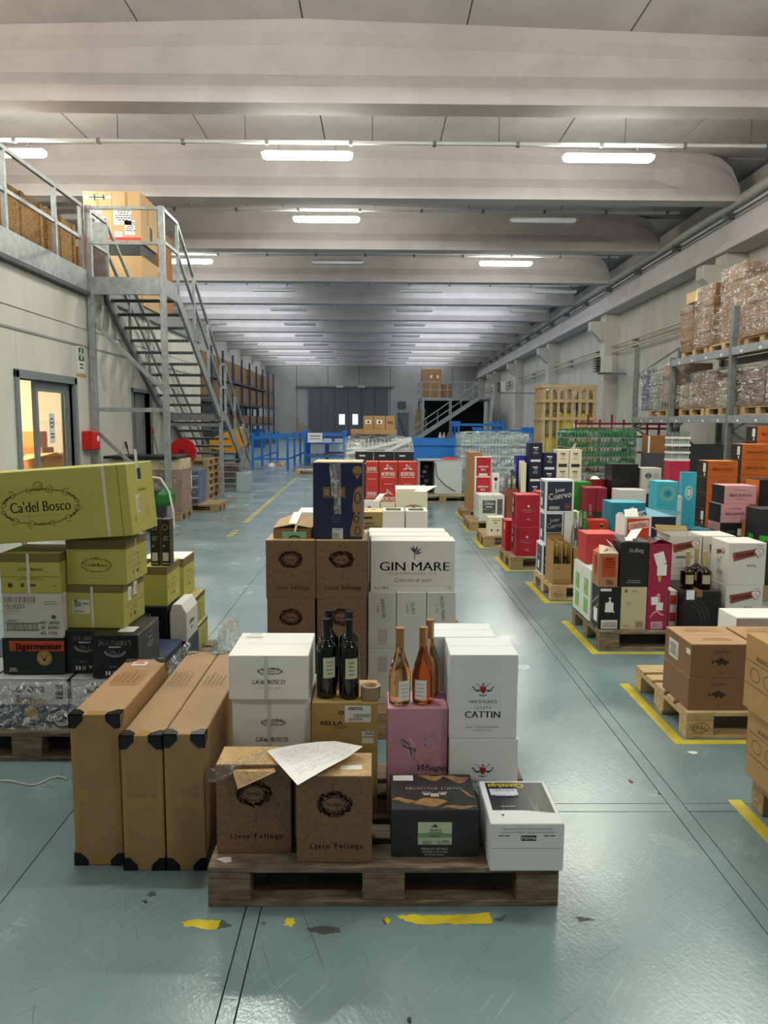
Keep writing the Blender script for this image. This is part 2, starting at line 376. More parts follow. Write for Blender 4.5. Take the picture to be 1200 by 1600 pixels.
# ---------------------------------------------------------------- cartons
def face_frame(o, face):
    w, d, h = o['_w'], o['_d'], o['_h']
    if face == 'F': return Vector((-w / 2, 0, 0)), Vector((1, 0, 0)), Vector((0, 0, 1)), Vector((0, -1, 0)), w, h
    if face == 'R': return Vector((w / 2, 0, 0)), Vector((0, 1, 0)), Vector((0, 0, 1)), Vector((1, 0, 0)), d, h
    if face == 'L': return Vector((-w / 2, d, 0)), Vector((0, -1, 0)), Vector((0, 0, 1)), Vector((-1, 0, 0)), d, h
    return Vector((-w / 2, 0, h)), Vector((1, 0, 0)), Vector((0, 1, 0)), Vector((0, 0, 1)), w, d
def deco(o, face, p2, m, name='printed_text', lift=1, cx=.5, cy=.5, label=None):
    """artwork laid on a carton's face; its origin at (cx, cy) of the face's width and height"""
    O, U, V, Nn, W, Hh = face_frame(o, face)
    e = .0006 * lift * max(1, o['_far'])
    v = [O + U * min(W - .0012, max(.0012, cx * W + x)) + V * min(Hh - .0012, max(.0012, cy * Hh + y)) + Nn * e for x, y in p2.v]
    mb = MB(); mb.add(v, p2.f)
    me = mb.mesh(name); me.materials.append(m)
    c = link(name, me, o)
    if label: c['label'] = label
    return c
def slab(o, face, cx, cy, w, h, m, name='label', t=.0008, rot=0, lift=0):
    """thin sticker, strip of tape or printed panel lying on a face (fractions of the face for position, metres for size)"""
    O, U, V, Nn, W, Hh = face_frame(o, face); mb = MB(); k = max(1, o['_far'])
    c, s = math.cos(rot), math.sin(rot)
    pts = []
    for x, y in ((-w / 2, -h / 2), (w / 2, -h / 2), (w / 2, h / 2), (-w / 2, h / 2)):
        pts.append(O + U * (cx * W + x * c - y * s) + V * (cy * Hh + x * s + y * c))
    e0, e1 = .0002 * lift * k, (.0002 * lift + t * .5) * k
    mb.add([p + Nn * e0 for p in pts] + [p + Nn * e1 for p in pts], [(3, 2, 1, 0), (4, 5, 6, 7), (0, 1, 5, 4), (1, 2, 6, 5), (2, 3, 7, 6), (3, 0, 4, 7)])
    return mb.build(name, m, o)
def carton(name, label, cat, x0, x1, Y, z0, h, d, m, group=None, rz=0, top=None, seam=None, far=1, bev=.0025, tilt=None, band=None, open_top=False):
    w = x1 - x0
    mb = MB(); mb.box(-w / 2, w / 2, 0, d, 0, h)
    if open_top:
        mb = MB(); t = .004
        mb.box(-w / 2, w / 2, 0, d, 0, t * 2); mb.box(-w / 2, w / 2, 0, t, t * 2, h); mb.box(-w / 2, w / 2, d - t, d, t * 2, h)
        mb.box(-w / 2, -w / 2 + t, t, d - t, t * 2, h); mb.box(w / 2 - t, w / 2, t, d - t, t * 2, h)
    o = mb.build(name, m, bevel=0 if open_top else bev)
    o.location = ((x0 + x1) / 2, Y, z0); o.rotation_euler = (0, 0, rz)
    if tilt: o.rotation_euler = tilt
    tag(o, label, cat, group)
    o['_w'] = w; o['_d'] = d; o['_h'] = h; o['_far'] = far
    if top is not None: slab(o, 'T', .5, .5, w - .006, d - .006, top, 'lid_panel', .0006)
    if seam == 'x':   # two flaps meeting on a line that runs left to right
        for s in (0, 1):
            b = MB(); y0, y1 = (.001, d / 2 - .0012) if s == 0 else (d / 2 + .0012, d - .001); b.box(-w / 2 + .001, w / 2 - .001, y0, y1, h, h + .003); b.build('flap', top or m, o)
    if seam == 'y':
        for s in (0, 1):
            b = MB(); a0, a1 = (-w / 2 + .001, -.0012) if s == 0 else (.0012, w / 2 - .001); b.box(a0, a1, .001, d - .001, h, h + .003); b.build('flap', top or m, o)
    if band:
        for f in ('F', 'R', 'L'):
            O, U, V, Nn, W, Hh = face_frame(o, f); slab(o, f, .5, 1 - band[0] / 2, W - .001, band[0] * Hh, band[1], 'lid_band', .001)
    return o
def K(name, label, u0, u1, vt, vb, z0, m, cat='carton', Y=None, d=None, vback=None, h=None, **k):
    """carton whose front face is measured in the photograph: left and right edge, top and bottom"""
    if Y is None: Y = (gnd(u0, vb, z0).y + gnd(u1, vb, z0).y) / 2
    vm = (vt + vb) / 2
    x0, x1 = at(u0, vm, Y).x, at(u1, vm, Y).x
    if h is None: h = at((u0 + u1) / 2, vt, Y).z - z0
    if d is None: d = gnd((u0 + u1) / 2, vback, z0 + h).y - Y
    k.setdefault('far', max(1, Y / 3))
    return carton(name, label, cat, x0, x1, Y, z0, h, d, m, **k)
def top_of(o): return o.location.z + o['_h'] + (.003 if any(c.name.startswith('flap') for c in o.children) else 0)

# ================================================================ THE HALL
Y0, Y1 = -9.0, 70.0
XL = -10.0
def XR(Y): return 8.0 + .019 * (Y - 17.9)
# floor: cast slabs with saw-cut joints
fl = struct(MB().box(-10.5, 10.5, Y0, Y1, -.3, -.06).build('floor', P('#2a3236', .8, 'joint')))
cutsA = sorted([gnd(100, 1512).y, gnd(100, 1003).y, 9.6, 14.6, 19.6, 24.6, 29.6, 37, 45, 55])
cutsC = sorted([gnd(1000, 1268).y, gnd(1000, 1268).y + .07, 8.3, 13.3, 18.3, 23.3, 30, 40, 50])
jx = [-10.4, gnd(60, 1335).x, gnd(368, 1480).x, gnd(390, 1495).x, 1.28, 1.345, 10.4]
for i in range(6):
    cuts = [Y0 + .05] + {0: cutsA, 1: cutsA[1:], 2: [20, 40], 3: cutsC, 4: [20, 40], 5: cutsC}[i] + [Y1 - .05]
    for a, b in zip(cuts[:-1], cuts[1:]):
        g = .002; mb = MB().box(jx[i] + g, jx[i + 1] - g, a + g, b - g, -.06, 0); o = mb.build('slab', floor_paint, fl, bevel=.001)
# yellow bay markings
yel = ramp_mat('yellow_floor_tape', [(.3, '#b9a62a'), (.7, '#d6c63a')], 9, rough=.5, bump=0)
def marking(pts, label=None):
    mb = MB(); mb.plate([(x, y, .0004) for x, y in pts], .0012); o = mb.build('painted_line', yel, fl)
    return o
def jag(pts, n=7, amp=2.2):      # ragged, chipped outline
    r = random.Random(int(pts[0][0] * 7 + pts[0][1])); out = []
    for i, (a, b) in enumerate(pts):
        c, d = pts[(i + 1) % len(pts)]
        for k in range(n): out.append((a + (c - a) * k / n + r.uniform(-amp, amp) * (k > 0), b + (d - b) * k / n + r.uniform(-amp, amp) * .6 * (k > 0)))
    return out
yel2 = ramp_mat('worn_yellow_paint', [(.3, '#c8b026'), (.6, '#e2cd2c')], 9, rough=.5, bump=0)
bays = [2.28, 3.80, 5.36, 6.93, 8.47, 10.05, 11.6, 13.2]
for kb, yb in enumerate(bays):
    bx = [0, 0, 0, 0, -.1, -.18, -.18, -.1][kb]
    marking([(1.555 + bx, yb), (1.615 + bx, yb), (1.615 + bx, yb + .93), (1.555 + bx, yb + .93)])
    marking([(1.616 + bx, yb), (2.86, yb), (2.86, yb + .05), (1.616 + bx, yb + .05)])
for k, (pts) in enumerate([[(284, 1440), (300, 1437), (345, 1438), (338, 1454), (318, 1452), (300, 1447), (288, 1449)],
             [(445, 1436), (458, 1434), (461, 1443), (455, 1448), (445, 1446)], [(598, 1436), (606, 1433), (612, 1440), (606, 1445), (600, 1442)],
             [(618, 1432), (640, 1430), (700, 1430), (765, 1427), (770, 1443), (720, 1444), (660, 1445), (636, 1440)]]):
    q = [gnd(u, v) for u, v in jag(pts)]; mb = MB(); mb.plate([(p.x, p.y, .0004) for p in q], .001); mb.build('worn_paint_patch', yel2, fl)
grime = P('#4d5250', .7, 'grime', .2, 30)
for pts in [[(340, 1440), (350, 1438), (362, 1447), (350, 1450), (338, 1452)], [(480, 1451), (500, 1446), (530, 1449), (533, 1457), (505, 1460), (484, 1456)], [(230, 1396), (240, 1392), (244, 1398), (233, 1402)], [(222, 1408), (230, 1406), (229, 1412)],
            [(406, 1442), (416, 1440), (414, 1446)], [(772, 1437), (790, 1430), (783, 1442)], [(900, 1432), (930, 1437), (905, 1440)]]:
    q = [gnd(u, v) for u, v in jag(pts)]; mb = MB(); mb.plate([(p.x, p.y, .0003) for p in q], .0006); mb.build('bare_patch', grime, fl)
# dashed yellow walkway line on the left
for i in range(46):
    y = 11.0 + i * .26
    x = -2.13 - (y - 11) * .022
    if i in (3, 4, 5): continue
    marking([(x - .045, y), (x + .045, y + .04), (x + .045, y + .17), (x - .045, y + .13)])

# roof beams
YB = [12.65 + 5 * k for k in range(-4, 12)]
XRIDGE = -1.15
def beam_top(x): return 7.72 - .0275 * abs(x - XRIDGE)
ZB = 6.5
for k, yb in enumerate(YB):
    xe = XR(yb) - .02; xs = XL + .0
    st = [xs, xs + 1.0, xs + 1.5, -5, XRIDGE, 3.5, xe - 1.9, xe - 1.3, xe - .8, xe - .5, xe - .25, xe - .06]
    V = []; F = []
    for i, x in enumerate(st):
        wb = .24 if i in (0, 1) or i > 7 else (.20 if i == 7 else .07)
        h_ = beam_top(x) - ZB - {9: .08, 10: .28, 11: .66}.get(i, 0); q = min(1, h_ / .95)
        z1_, z2_, z3_, z4_ = ZB + .24 * q, ZB + .48 * q, ZB + h_ - .30 * q, ZB + h_ - .17 * q; zt = ZB + h_
        sec = [(-.24, ZB), (.24, ZB), (.24, z1_), (wb, z2_), (wb, z3_), (.22, z4_), (.22, zt), (-.22, zt), (-.22, z4_), (-wb, z3_), (-wb, z2_), (-.24, z1_)]
        V += [(x, yb + y, z) for y, z in sec]
    n = 12
    for i in range(len(st) - 1):
        for j in range(n): F.append((i * n + j, i * n + (j + 1) % n, (i + 1) * n + (j + 1) % n, (i + 1) * n + j))
    F += [tuple(range(n))[::-1], tuple(range((len(st) - 1) * n, len(st) * n))]
    b = MB().add(V, F).build('roof_beam', conc); struct(b)
# roof: precast panels between the beams
ce = struct(MB().prism([(XL - .4, beam_top(XL - .4) + .25), (XRIDGE, 7.97), (9.6, beam_top(9.6) + .25), (9.6, beam_top(9.6) + .35), (XRIDGE, 8.07), (XL - .4, beam_top(XL - .4) + .35)], Y0, Y1).build('ceiling', conc_roof))
fill_m = emit('far_fill_glow', '#e6eef2', FAR_FILL)  # made-up fill glow for the far bays, no skylight known there
xs_p = [XL - .3, -8.65, -6.15, -3.65, XRIDGE, 1.35, 3.85, 6.35, 9.4]
for k in range(-5, 12):
    ya, yb = 12.65 + 5 * k, 17.65 + 5 * k
    ya, yb = max(ya, Y0), min(yb, Y1)
    for a, b in zip(xs_p[:-1], xs_p[1:]):
        g = .010; za, zb = beam_top(a), beam_top(b); V = []
        # panel with turned-down rib at each side
        V = [(a + g, ya + .03, za), (b - g, ya + .03, zb), (b - g, yb - .03, zb), (a + g, yb - .03, za), (a + g, ya + .03, za + .2), (b - g, ya + .03, zb + .2), (b - g, yb - .03, zb + .2), (a + g, yb - .03, za + .2)]
        MB().add(V, [(3, 2, 1, 0), (4, 5, 6, 7), (0, 1, 5, 4), (1, 2, 6, 5), (2, 3, 7, 6), (3, 0, 4, 7)]).build('roof_panel', fill_m if k >= 3 and a in (-8.65, -6.15, 1.35, 3.85) else conc_roof, ce, bevel=.012)  # some far panels, hidden by the beams, carry the added glow

# right wall: panels, columns with corbels, girder, pipes
wr = MB(); wr.add([(XR(Y0) + .6, Y0, -.06), (XR(Y1) + .6, Y1, -.06), (XR(Y1) + .6, Y1, 8.1), (XR(Y0) + .6, Y0, 8.1), (XR(Y0) + .85, Y0, -.06), (XR(Y1) + .85, Y1, -.06), (XR(Y1) + .85, Y1, 8.1), (XR(Y0) + .85, Y0, 8.1)],
       [(0, 1, 2, 3), (7, 6, 5, 4), (0, 4, 5, 1), (3, 2, 6, 7), (0, 3, 7, 4), (1, 5, 6, 2)])
wr = struct(wr.build('wall_right', P('#6d6a66', .9, 'joint')))
y = Y0 + .1
while y < Y1 - .1:
    y2 = min(y + 2.5, Y1 - .02); mb = MB()
    a, b = XR(y) + .5, XR(y2) + .5
    mb.add([(a, y + .012, 0), (b, y2 - .012, 0), (b, y2 - .012, 7.3), (a, y + .012, 7.3), (a + .1, y + .012, 0), (b + .1, y2 - .012, 0), (b + .1, y2 - .012, 7.3), (a + .1, y + .012, 7.3)], [(0, 1, 2, 3), (7, 6, 5, 4), (0, 4, 5, 1), (3, 2, 6, 7), (0, 3, 7, 4), (1, 5, 6, 2)])
    mb.build('wall_panel', conc_wall, wr, bevel=.008); y = y2
for k in range(-1, 6):
    yc = 18.4 + 10 * k; x = XR(yc)
    mb = MB().box(x, x + .5, yc - .3, yc + .3, 0, 5.56)
    mb.prism([(x, 5.3), (x - .48, 5.3), (x - .48, 5.0), (x, 4.55)], yc - .22, yc + .22)
    struct(mb.build('column', conc_wall, bevel=.01))
g = MB()
for z0, z1, xo in ((5.56, 5.74, -.12), (5.745, 6.42, .0)):
    a, b = XR(Y0) + xo, XR(Y1) + xo
    g.add([(a, Y0, z0), (b, Y1, z0), (b, Y1, z1), (a, Y0, z1), (XR(Y0) + .48, Y0, z0), (XR(Y1) + .48, Y1, z0), (XR(Y1) + .48, Y1, z1), (XR(Y0) + .48, Y0, z1)], [(0, 1, 2, 3), (7, 6, 5, 4), (0, 4, 5, 1), (3, 2, 6, 7), (0, 3, 7, 4), (1, 5, 6, 2)])
struct(g.build('girder', conc, bevel=.012))
dp = MB().tube((XR(Y0) - .02, Y0 + .05, 6.54), (XR(Y1) - .02, Y1 - .05, 6.54), .115, 16).build('roof_drain_pipe', P('#a3a19a', .5, 'pipe'), smooth=True)
tag(dp, 'long thick grey drain pipe running the length of the hall above the right girder', 'pipe')
cabs = MB().tube((XR(Y0) - .2, Y0 + .05, 6.30), (XR(Y1) - .2, Y1 - .05, 6.30), .03, 8)
cabs.tube((XR(Y0) - .14, Y0 + .05, 6.22), (XR(Y1) - .14, Y1 - .05, 6.22), .018, 8)
t = tag(cabs.build('cable_conduit', P('#3e4246', .5, 'pipe')), 'thin dark conduits clipped under the thick drain pipe on the right', 'conduit')
for k in range(18):
    yy = 5 + 3.2 * k; MB().box(XR(yy) - .24, XR(yy) - .001, yy - .02, yy + .02, 6.20, 6.36).build('clip', galv_dk, t)
for zz, nm in ((4.42, 'upper of the two pale pipes running along the right wall'), (4.2, 'lower of the two pale pipes running along the right wall')):
    p = MB().tube((XR(9) + .28, 9, zz), (XR(66) + .28, 66, zz), .035, 8); q = p.build('wall_pipe', P('#b8af94', .45, 'pipe'), smooth=True); tag(q, nm, 'pipe')
    for k in range(12):
        yy = 12 + 4.6 * k; MB().box(XR(yy) + .30, XR(yy) + .5, yy - .03, yy + .03, zz - .05, zz + .05).build('bracket', galv_dk, q)
# heater units on the wall columns
for i, (u0, u1, vt, vb, yy) in enumerate([(934, 957, 556, 582, 26.8), (779, 790, 596, 613, 42)]):
    a, b = at(u0, vt, yy), at(u1, vb, yy)
    e = empty('fan_heater', ((a.x + b.x) / 2, yy, b.z), ['white louvred fan heater on a bracket high on the right column', 'small far white fan heater on the right wall near the steel stairs'][i], 'heater')
    ww, hh = b.x - a.x, a.z - b.z
    MB().box(-ww / 2 + .12, ww / 2, 0, .6, 0, hh).build('housing', P('#c9c8c0', .5, 'paint'), e, bevel=.01)
    for j in range(6): MB().box(-ww / 2, -ww / 2 + .11, .03, .57, .05 + j * hh / 6.3, .05 + j * hh / 6.3 + .03).build('louvre', charcoal, e)
    MB().box(-ww / 2 + .1, XR(yy) - (a.x + b.x) / 2 + .49, .2, .3, -.06, -.001).build('bracket', galv_dk, e)

# back wall with its folding doors
wb = struct(MB().box(XL - .3, 9.9, Y1, Y1 + .3, -.06, 8.1).build('wall_back', P('#4a4a4c', .9, 'joint')))
xx = XL
while xx < 9.6:
    MB().box(xx + .02, min(xx + 2.8, 9.8) - .02, Y1 - .08, Y1, 0, 7.2).build('wall_panel', conc_back, wb, bevel=.01); xx += 2.8
struct(MB().box(XL - .3, 9.9, Y0 - .3, Y0, -.06, 8.1).build('wall_front', conc_wall))
struct(MB().box(XL - .3, XL, Y0, Y1, -.06, 8.1).build('wall_left', conc_wall))
dm = P('#5d6064', .6, 'paint', .05, 1)
a, b = at(481, 605, Y1 - .2), at(607, 605, Y1 - .2)
d1 = struct(MB().box(a.x - 1.1, b.x + .5, Y1 - .3, Y1 - .1, a.z, a.z + .14).build('door_1', galv_dk))
n = 6; wdt = (b.x - a.x) / n
for i in range(n):
    lf = MB().box(a.x + i * wdt + .03, a.x + (i + 1) * wdt - .03, Y1 - .22, Y1 - .1, .02, a.z - .01).build('door_leaf', dm, d1, bevel=.01)
    if i in (2, 3):
        p, q = at((530, 551)[i - 2], 647, Y1 - .23), at((538.5, 559)[i - 2], 663.5, Y1 - .23)
        MB().box(p.x - .02, q.x + .02, Y1 - .25, Y1 - .2, q.z, p.z).build('pane', emit('lit_door_window', '#dfe8e8', .38), lf, bevel=.02)
for u in (531, 565): 
    p = at(u, 604, Y1 - .4); MB().box(p.x - .3, p.x + .3, Y1 - .42, Y1 - .3, p.z - .1, p.z + .1).build('track_roller', P('#c9ccd0', .4, 'paint'), d1)
p, q = at(619.5, 643.5, Y1 - .2), at(640, 668, Y1 - .2)
d2 = struct(MB().box(p.x, q.x, Y1 - .16, Y1 - .085, .02, p.z).build('door_2', P('#6c6e70', .6, 'paint')))
for s in ((p.x, p.x + .08), (q.x - .08, q.x)): MB().box(s[0], s[1], Y1 - .22, Y1 - .161, .02, p.z).build('frame', P('#a2a4a5', .5, 'paint'), d2)
MB().box(p.x + .081, q.x - .081, Y1 - .22, Y1 - .161, p.z - .08, p.z).build('frame', P('#a2a4a5', .5, 'paint'), d2)
MB().bar((p.x + .1, Y1 - .19, p.z - .15), (q.x - .4, Y1 - .19, .4), .1, .04).build('brace', P('#3e4042', .6, 'paint'), d2)

# ---------------------------------------------------------------- strip lamps and the cable trays that carry them
lit_m = emit('lit_diffuser', '#fefff0', LAMP_POWER)
off_m = P('#b9bcbb', .3, 'plastic', .03, 5)
house_m = P('#c8cac8', .5, 'plastic', .03, 5)
tray_m = P('#d4d6d6', .35, 'paint', .03, 5)
def strip_lamp(x, y, z, lit, label, group=None):
    e = empty('strip_lamp', (x, y, z), label, 'lamp', group)
    MB().box(-.76, .76, -.045, .045, .025, .06).build('housing', house_m, e, bevel=.008)
    pr = [(-.80, .024), (.80, .024), (.78, -.05), (.73, -.07), (-.73, -.07), (-.78, -.05)]
    MB().prism(pr, -.075, .075).build('diffuser', lit_m if lit else off_m, e, bevel=.01)
    for s in (-.5, .5): MB().tube((s, 0, .06), (s, 0, .16), .008, 6).build('hanger', galv_dk, e)
    return e
ordn = ['first', 'second', 'third', 'fourth', 'fifth', 'sixth', 'seventh', 'eighth', 'ninth', 'tenth', 'eleventh']
ytray = [14.15 + 5 * k for k in range(11)]
allrows = [(-6.3, 'b'), (-1.2, 'b'), (3.9, 'b'), (8.6, 'b')] + [(y, i) for i, y in enumerate(ytray)]
for y, i in allrows:
    zt = at(600, 226, 14.15).z if i in ('b', 0) else 6.68
    xa, xb = XL + .4, XR(y) - .75
    nm = {-6.3: 'rearmost row behind the camera', -1.2: 'row just behind the camera', 3.9: 'row over the front pallet', 8.6: 'row just above the frame'}[y] if i == 'b' else f'{ordn[i]} row in view'
    tr = MB().box(xa, xb, -.03, .03, 0, .05).build('cable_tray', tray_m, loc=(0, y, zt)); tag(tr, f'thin white cable tray carrying the lamps of the {nm}', 'cable tray')
    for j in range(8):
        xh = xa + .6 + j * (xb - xa - 1.2) / 7
        MB().tube((xh, 0, .05), (xh, 0, beam_top(xh) - zt - .0), .009, 6).build('hanger_rod', galv_dk, tr)
    for j in range(12):
        xh = xa + .3 + j * (xb - xa - .6) / 11
        MB().box(xh - .03, xh + .03, -.045, .045, -.02, .06).build('coupling', galv_dk, tr)
    if i == 'b': lx = [(x_, 0 if y < -5 or (y < 0 and x_ == -1.28) else 1) for x_ in (-6.8, -1.28, 4.22)]
    elif i == 0: lx = [(at(0, 243, y).x, 1), (at(480, 243, y).x, 1), (at(951, 241, y).x, 1)]
    elif i == 1: lx = [(-6.8, 0), (at(510, 362, y).x, 1), (at(848, 357, y).x, 0)]
    elif i == 2: lx = [(at(291, 427, y).x, 1), (at(528, 423, y).x, 0), (at(790, 427, y).x, 1)]
    else: lx = [(-8.3, 0), (-3.85, 0), (1.62, 0), (6.6, 0)]
    for k, (x, lit) in enumerate(lx):
        n = len(lx); pos = ({0: 'left', 1: 'middle', 2: 'right'} if n == 3 else {0: 'far left', 1: 'left of centre', 2: 'right of centre', 3: 'far right'})[k]
        st = 'lit' if lit else 'unlit'
        where = nm
        strip_lamp(x, y, zt - .18, lit, f'{st} white strip lamp, {pos} of the {where}', 'strip lamps under the roof')

# ---------------------------------------------------------------- office block on the left with its mezzanine
XO = -4.6; YE = 20.3
DA, DB, DZ = at(25, 590, 1).x, at(113, 600, 1).x, 0
da, db = XO / at(30, 650, 1).x, XO / at(116, 650, 1).x            # door 3 opening along y
d3top = at(30, 590, da).z
ea, eb = XO / at(208, 650, 1).x, XO / at(236, 650, 1).x
d4top = at(208, 612, ea).z
ow = MB()
def wall_seg(mb, y0, y1, z0, z1): mb.box(XO - .18, XO - .02, y0, y1, z0, z1)
for s in ((Y0, da, 0, 3.6), (da, db, d3top, 3.6), (db, ea, 0, 3.6), (ea, eb, d4top, 3.6), (eb, YE, 0, 3.6)): wall_seg(ow, *s)
ow.box(XL, XO - .02, YE - .16, YE, 0, 3.6)
ow = struct(ow.build('wall_office', P('#9a968e', .9, 'joint')))
def face_panel(y0, y1, z0, z1): MB().box(XO - .02, XO, y0 + .004, y1 - .004, z0 + .006, z1 - .006).build('wall_panel', plaster, ow, bevel=.003)
for z0, z1 in ((2.8, 3.08), (3.08, 3.6)):
    for a, b in ((Y0, 2), (2, 7), (7, 12.0), (12.0, 17), (17, YE)): face_panel(a, b, z0, z1)
for a, b, z0 in ((Y0, 2, 0), (2, 7, 0), (7, da, 0), (da, db, d3top), (db, ea, 0), (ea, eb, d4top), (eb, YE, 0)): face_panel(a, b, z0, 2.8)
MB().box(XL, XO - .03, YE, YE + .02, .01, 3.59).build('wall_panel', plaster, ow)
MB().box(XO, XO + .012, 3, YE - .2, 2.795, 2.825).build('cable_channel', P('#8f918f', .5, 'paint'), ow)
# warm lit room behind the open sliding door
rm = MB(); rm.box(XO - 3.2, XO - 3.1, da - 2.5, db + 2.6, 0, 3.4); rm.box(XO - 3.1, XO - .19, da - 2.6, da - 2.5, 0, 3.4); rm.box(XO - 3.1, XO - .19, db + 2.5, db + 2.6, 0, 3.4); rm.box(XO - 3.1, XO - .19, da - 2.5, db + 2.5, 3.3, 3.4)
struct(rm.build('wall_room', P('#e6dcc4', .8, 'plaster', .03, 1)))
rl = bpy.data.lights.new('room_lamp', 'AREA'); rl.energy = 95; rl.size = 1.2; rl.color = (1, .86, .66); ro = bpy.data.objects.new('room_lamp', rl); COL.objects.link(ro); ro.location = (XO - 1.7, (da + db) / 2 + .6, 3.25)
tag(ro, 'warm ceiling light inside the small office room', 'light')
fr = P('#7d8285', .5, 'paint')
d3 = struct(MB().box(XO - .2, XO + .03, da - .1, da, 0, d3top + .1).box(XO - .2, XO + .03, db, db + .1, 0, d3top + .1).box(XO - .2, XO + .03, da - .1, db + .1, d3top, d3top + .11).build('door_3', fr, bevel=.004))
ym = XO / at(66, 650, 1).x
MB().box(XO - .12, XO - .06, ym - .035, ym + .035, 0, d3top - .002).build('sliding_post', fr, d3)
MB().box(XO - .12, XO - .06, ym + .036, db - .002, d3top - .14, d3top - .002).build('leaf_rail', fr, d3)
MB().box(XO - .12, XO - .06, db - .12, db - .002, 0, d3top - .141).build('leaf_stile', fr, d3)
gl = glass('door_pane', '#f4f6f2', .02, 1.0)
MB().box(XO - .095, XO - .088, ym + .037, db - .121, .05, d3top - .141).build('pane', gl, d3)
sg = MB().box(XO - .086, XO - .084, ym + .42, ym + .6, 1.33, 1.75).build('no_entry_notice', label_w, d3)
rr = MB()
for j in range(20):
    a0, a1 = 2 * math.pi * j / 20, 2 * math.pi * (j + 1) / 20; cy_, cz_ = ym + .51, 1.62
    rr.add([(XO - .0835, cy_ + .075 * math.cos(a0), cz_ + .075 * math.sin(a0)), (XO - .0835, cy_ + .075 * math.cos(a1), cz_ + .075 * math.sin(a1)), (XO - .0835, cy_ + .055 * math.cos(a1), cz_ + .055 * math.sin(a1)), (XO - .0835, cy_ + .055 * math.cos(a0), cz_ + .055 * math.sin(a0))], [(0, 1, 2, 3)])
rr.box(XO - .0836, XO - .0834, ym + .46, ym + .56, 1.61, 1.63); rr.box(XO - .0836, XO - .0834, ym + .45, ym + .57, 1.45, 1.47); rr.box(XO - .0836, XO - .0834, ym + .45, ym + .57, 1.40, 1.42)
rr.build('notice_print', P('#3a3440', .5, 'print'), d3)
d4 = struct(MB().box(XO - .2, XO + .02, ea - .07, ea, 0, d4top + .07).box(XO - .2, XO + .02, eb, eb + .07, 0, d4top + .07).box(XO - .2, XO + .02, ea - .07, eb + .07, d4top, d4top + .07).build('door_4', fr, bevel=.004))
MB().box(XO - .17, XO - .12, ea + .55, eb, .01, d4top - .002).build('door_leaf', P('#8e9294', .5, 'paint'), d4)
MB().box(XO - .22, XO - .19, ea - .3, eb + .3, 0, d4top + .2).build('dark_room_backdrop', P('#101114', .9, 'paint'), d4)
# mezzanine deck
mz = struct(MB().box(XL, XO - .0, Y0, YE, 3.6, 3.86).build('mezzanine_floor', conc_wall))
MB().box(XO - .0, XO + .06, Y0, 12.4, 3.66, 3.99).build('edge_channel', galv, mz, bevel=.004)
MB().box(XO - .0, XO + .06, 13.35, YE, 3.66, 3.99).build('edge_channel', galv, mz, bevel=.004)
MB().box(XO, XO + .10, Y0, 12.4, 3.60, 3.655).build('edge_angle', P('#4d5052', .6, 'paint'), mz)

# ---------------------------------------------------------------- steel stairs
GR = 'galvanised steel'
st = empty('steel_staircase', (0, 0, 0), 'grey galvanised steel staircase with open treads climbing to the left mezzanine', 'staircase')
XA, XB = -4.52, -3.40
ZL, ZM = 3.88, 1.83
YA0, YA1, YM0, YM1, YF = 12.45, 13.3, 16.7, 17.2, 20.4
def slat(mb, y, z, x0=XA, x1=XB, d=.27):
    mb.box(x0 + .03, x1 - .03, y - d / 2, y + d / 2, z - .012, z); mb.box(x0 + .03, x1 - .03, y - d / 2, y - d / 2 + .012, z - .055, z - .012); return mb
tread0 = None
for i in range(1, 11):
    y, z = YA1 + (YM0 - YA1) * (i - .5) / 10.5, ZL - (ZL - ZM) * i / 11
    mb = slat(MB(), y, z); tr = mb.build('tread', galv_dk, st)
    hb = MB()
    for j in range(16): xx = XA + .08 + j * .063; hb.box(xx, xx + .03, y - .137, y - .1355, z - .042, z - .022)
    hb.build('tread_holes', P('#1f2122', .7, 'paint'), tr)['kind'] = 'stuff'
for i in range(1, 10):
    y, z = YM1 + (YF - YM1) * (i - .5) / 9.5, ZM - ZM * i / 10
    slat(MB(), y, z).build('tread', galv_dk, st)
MB().box(XA, XB, YA0 + .05, YA1, ZL - .03, ZL).build('landing_plate', galv_dk, st)
MB().box(XA, XB, YA0, YA0 + .05, ZL - .25, ZL + .02).build('landing_channel', galv, st, bevel=.003)
MB().box(XB, XB + .05, YA0, YA1, ZL - .25, ZL + .02).build('landing_channel', galv, st, bevel=.003)
MB().box(XA, XB, YM0 + .02, YM1 - .02, ZM - .03, ZM).build('landing_plate', galv_dk, st)
MB().box(XB, XB + .05, YM0, YM1, ZM - .16, ZM + .03).build('landing_channel', galv, st, bevel=.003)
MB().box(XA, XB, YM0 - .02, YM0 + .02, ZM - .16, ZM - .03).build('landing_channel', galv, st)
def par(mb, x0, x1, p, q, hgt):      # sloping plate in the y-z plane
    (y0, z0), (y1, z1) = p, q
    v = [(x, y, z) for x in (x0, x1) for y, z in ((y0, z0), (y1, z1), (y1, z1 + hgt), (y0, z0 + hgt))]
    return mb.add(v, [(0, 1, 2, 3), (7, 6, 5, 4), (0, 4, 5, 1), (1, 5, 6, 2), (2, 6, 7, 3), (3, 7, 4, 0)])
for x in (XB, XA - .04):
    par(MB(), x, x + .045, (YA1, ZL - .25), (YM0, ZM - .16), .22).build('stringer', galv, st)
    par(MB(), x, x + .045, (YM1, ZM - .16), (YF + .1, -.0), .2).build('stringer', galv, st)
def post(x, y, z0, z1, w=.06): MB().box(x - w / 2, x + w / 2, y - w / 2, y + w / 2, z0, z1).build('post', galv, st, bevel=.004)
post(XB + .02, YA0 + .03, 0, ZL + 1.1, .09); post(XA - .0, YA0 + .03, 0, ZL + 1.1, .09)
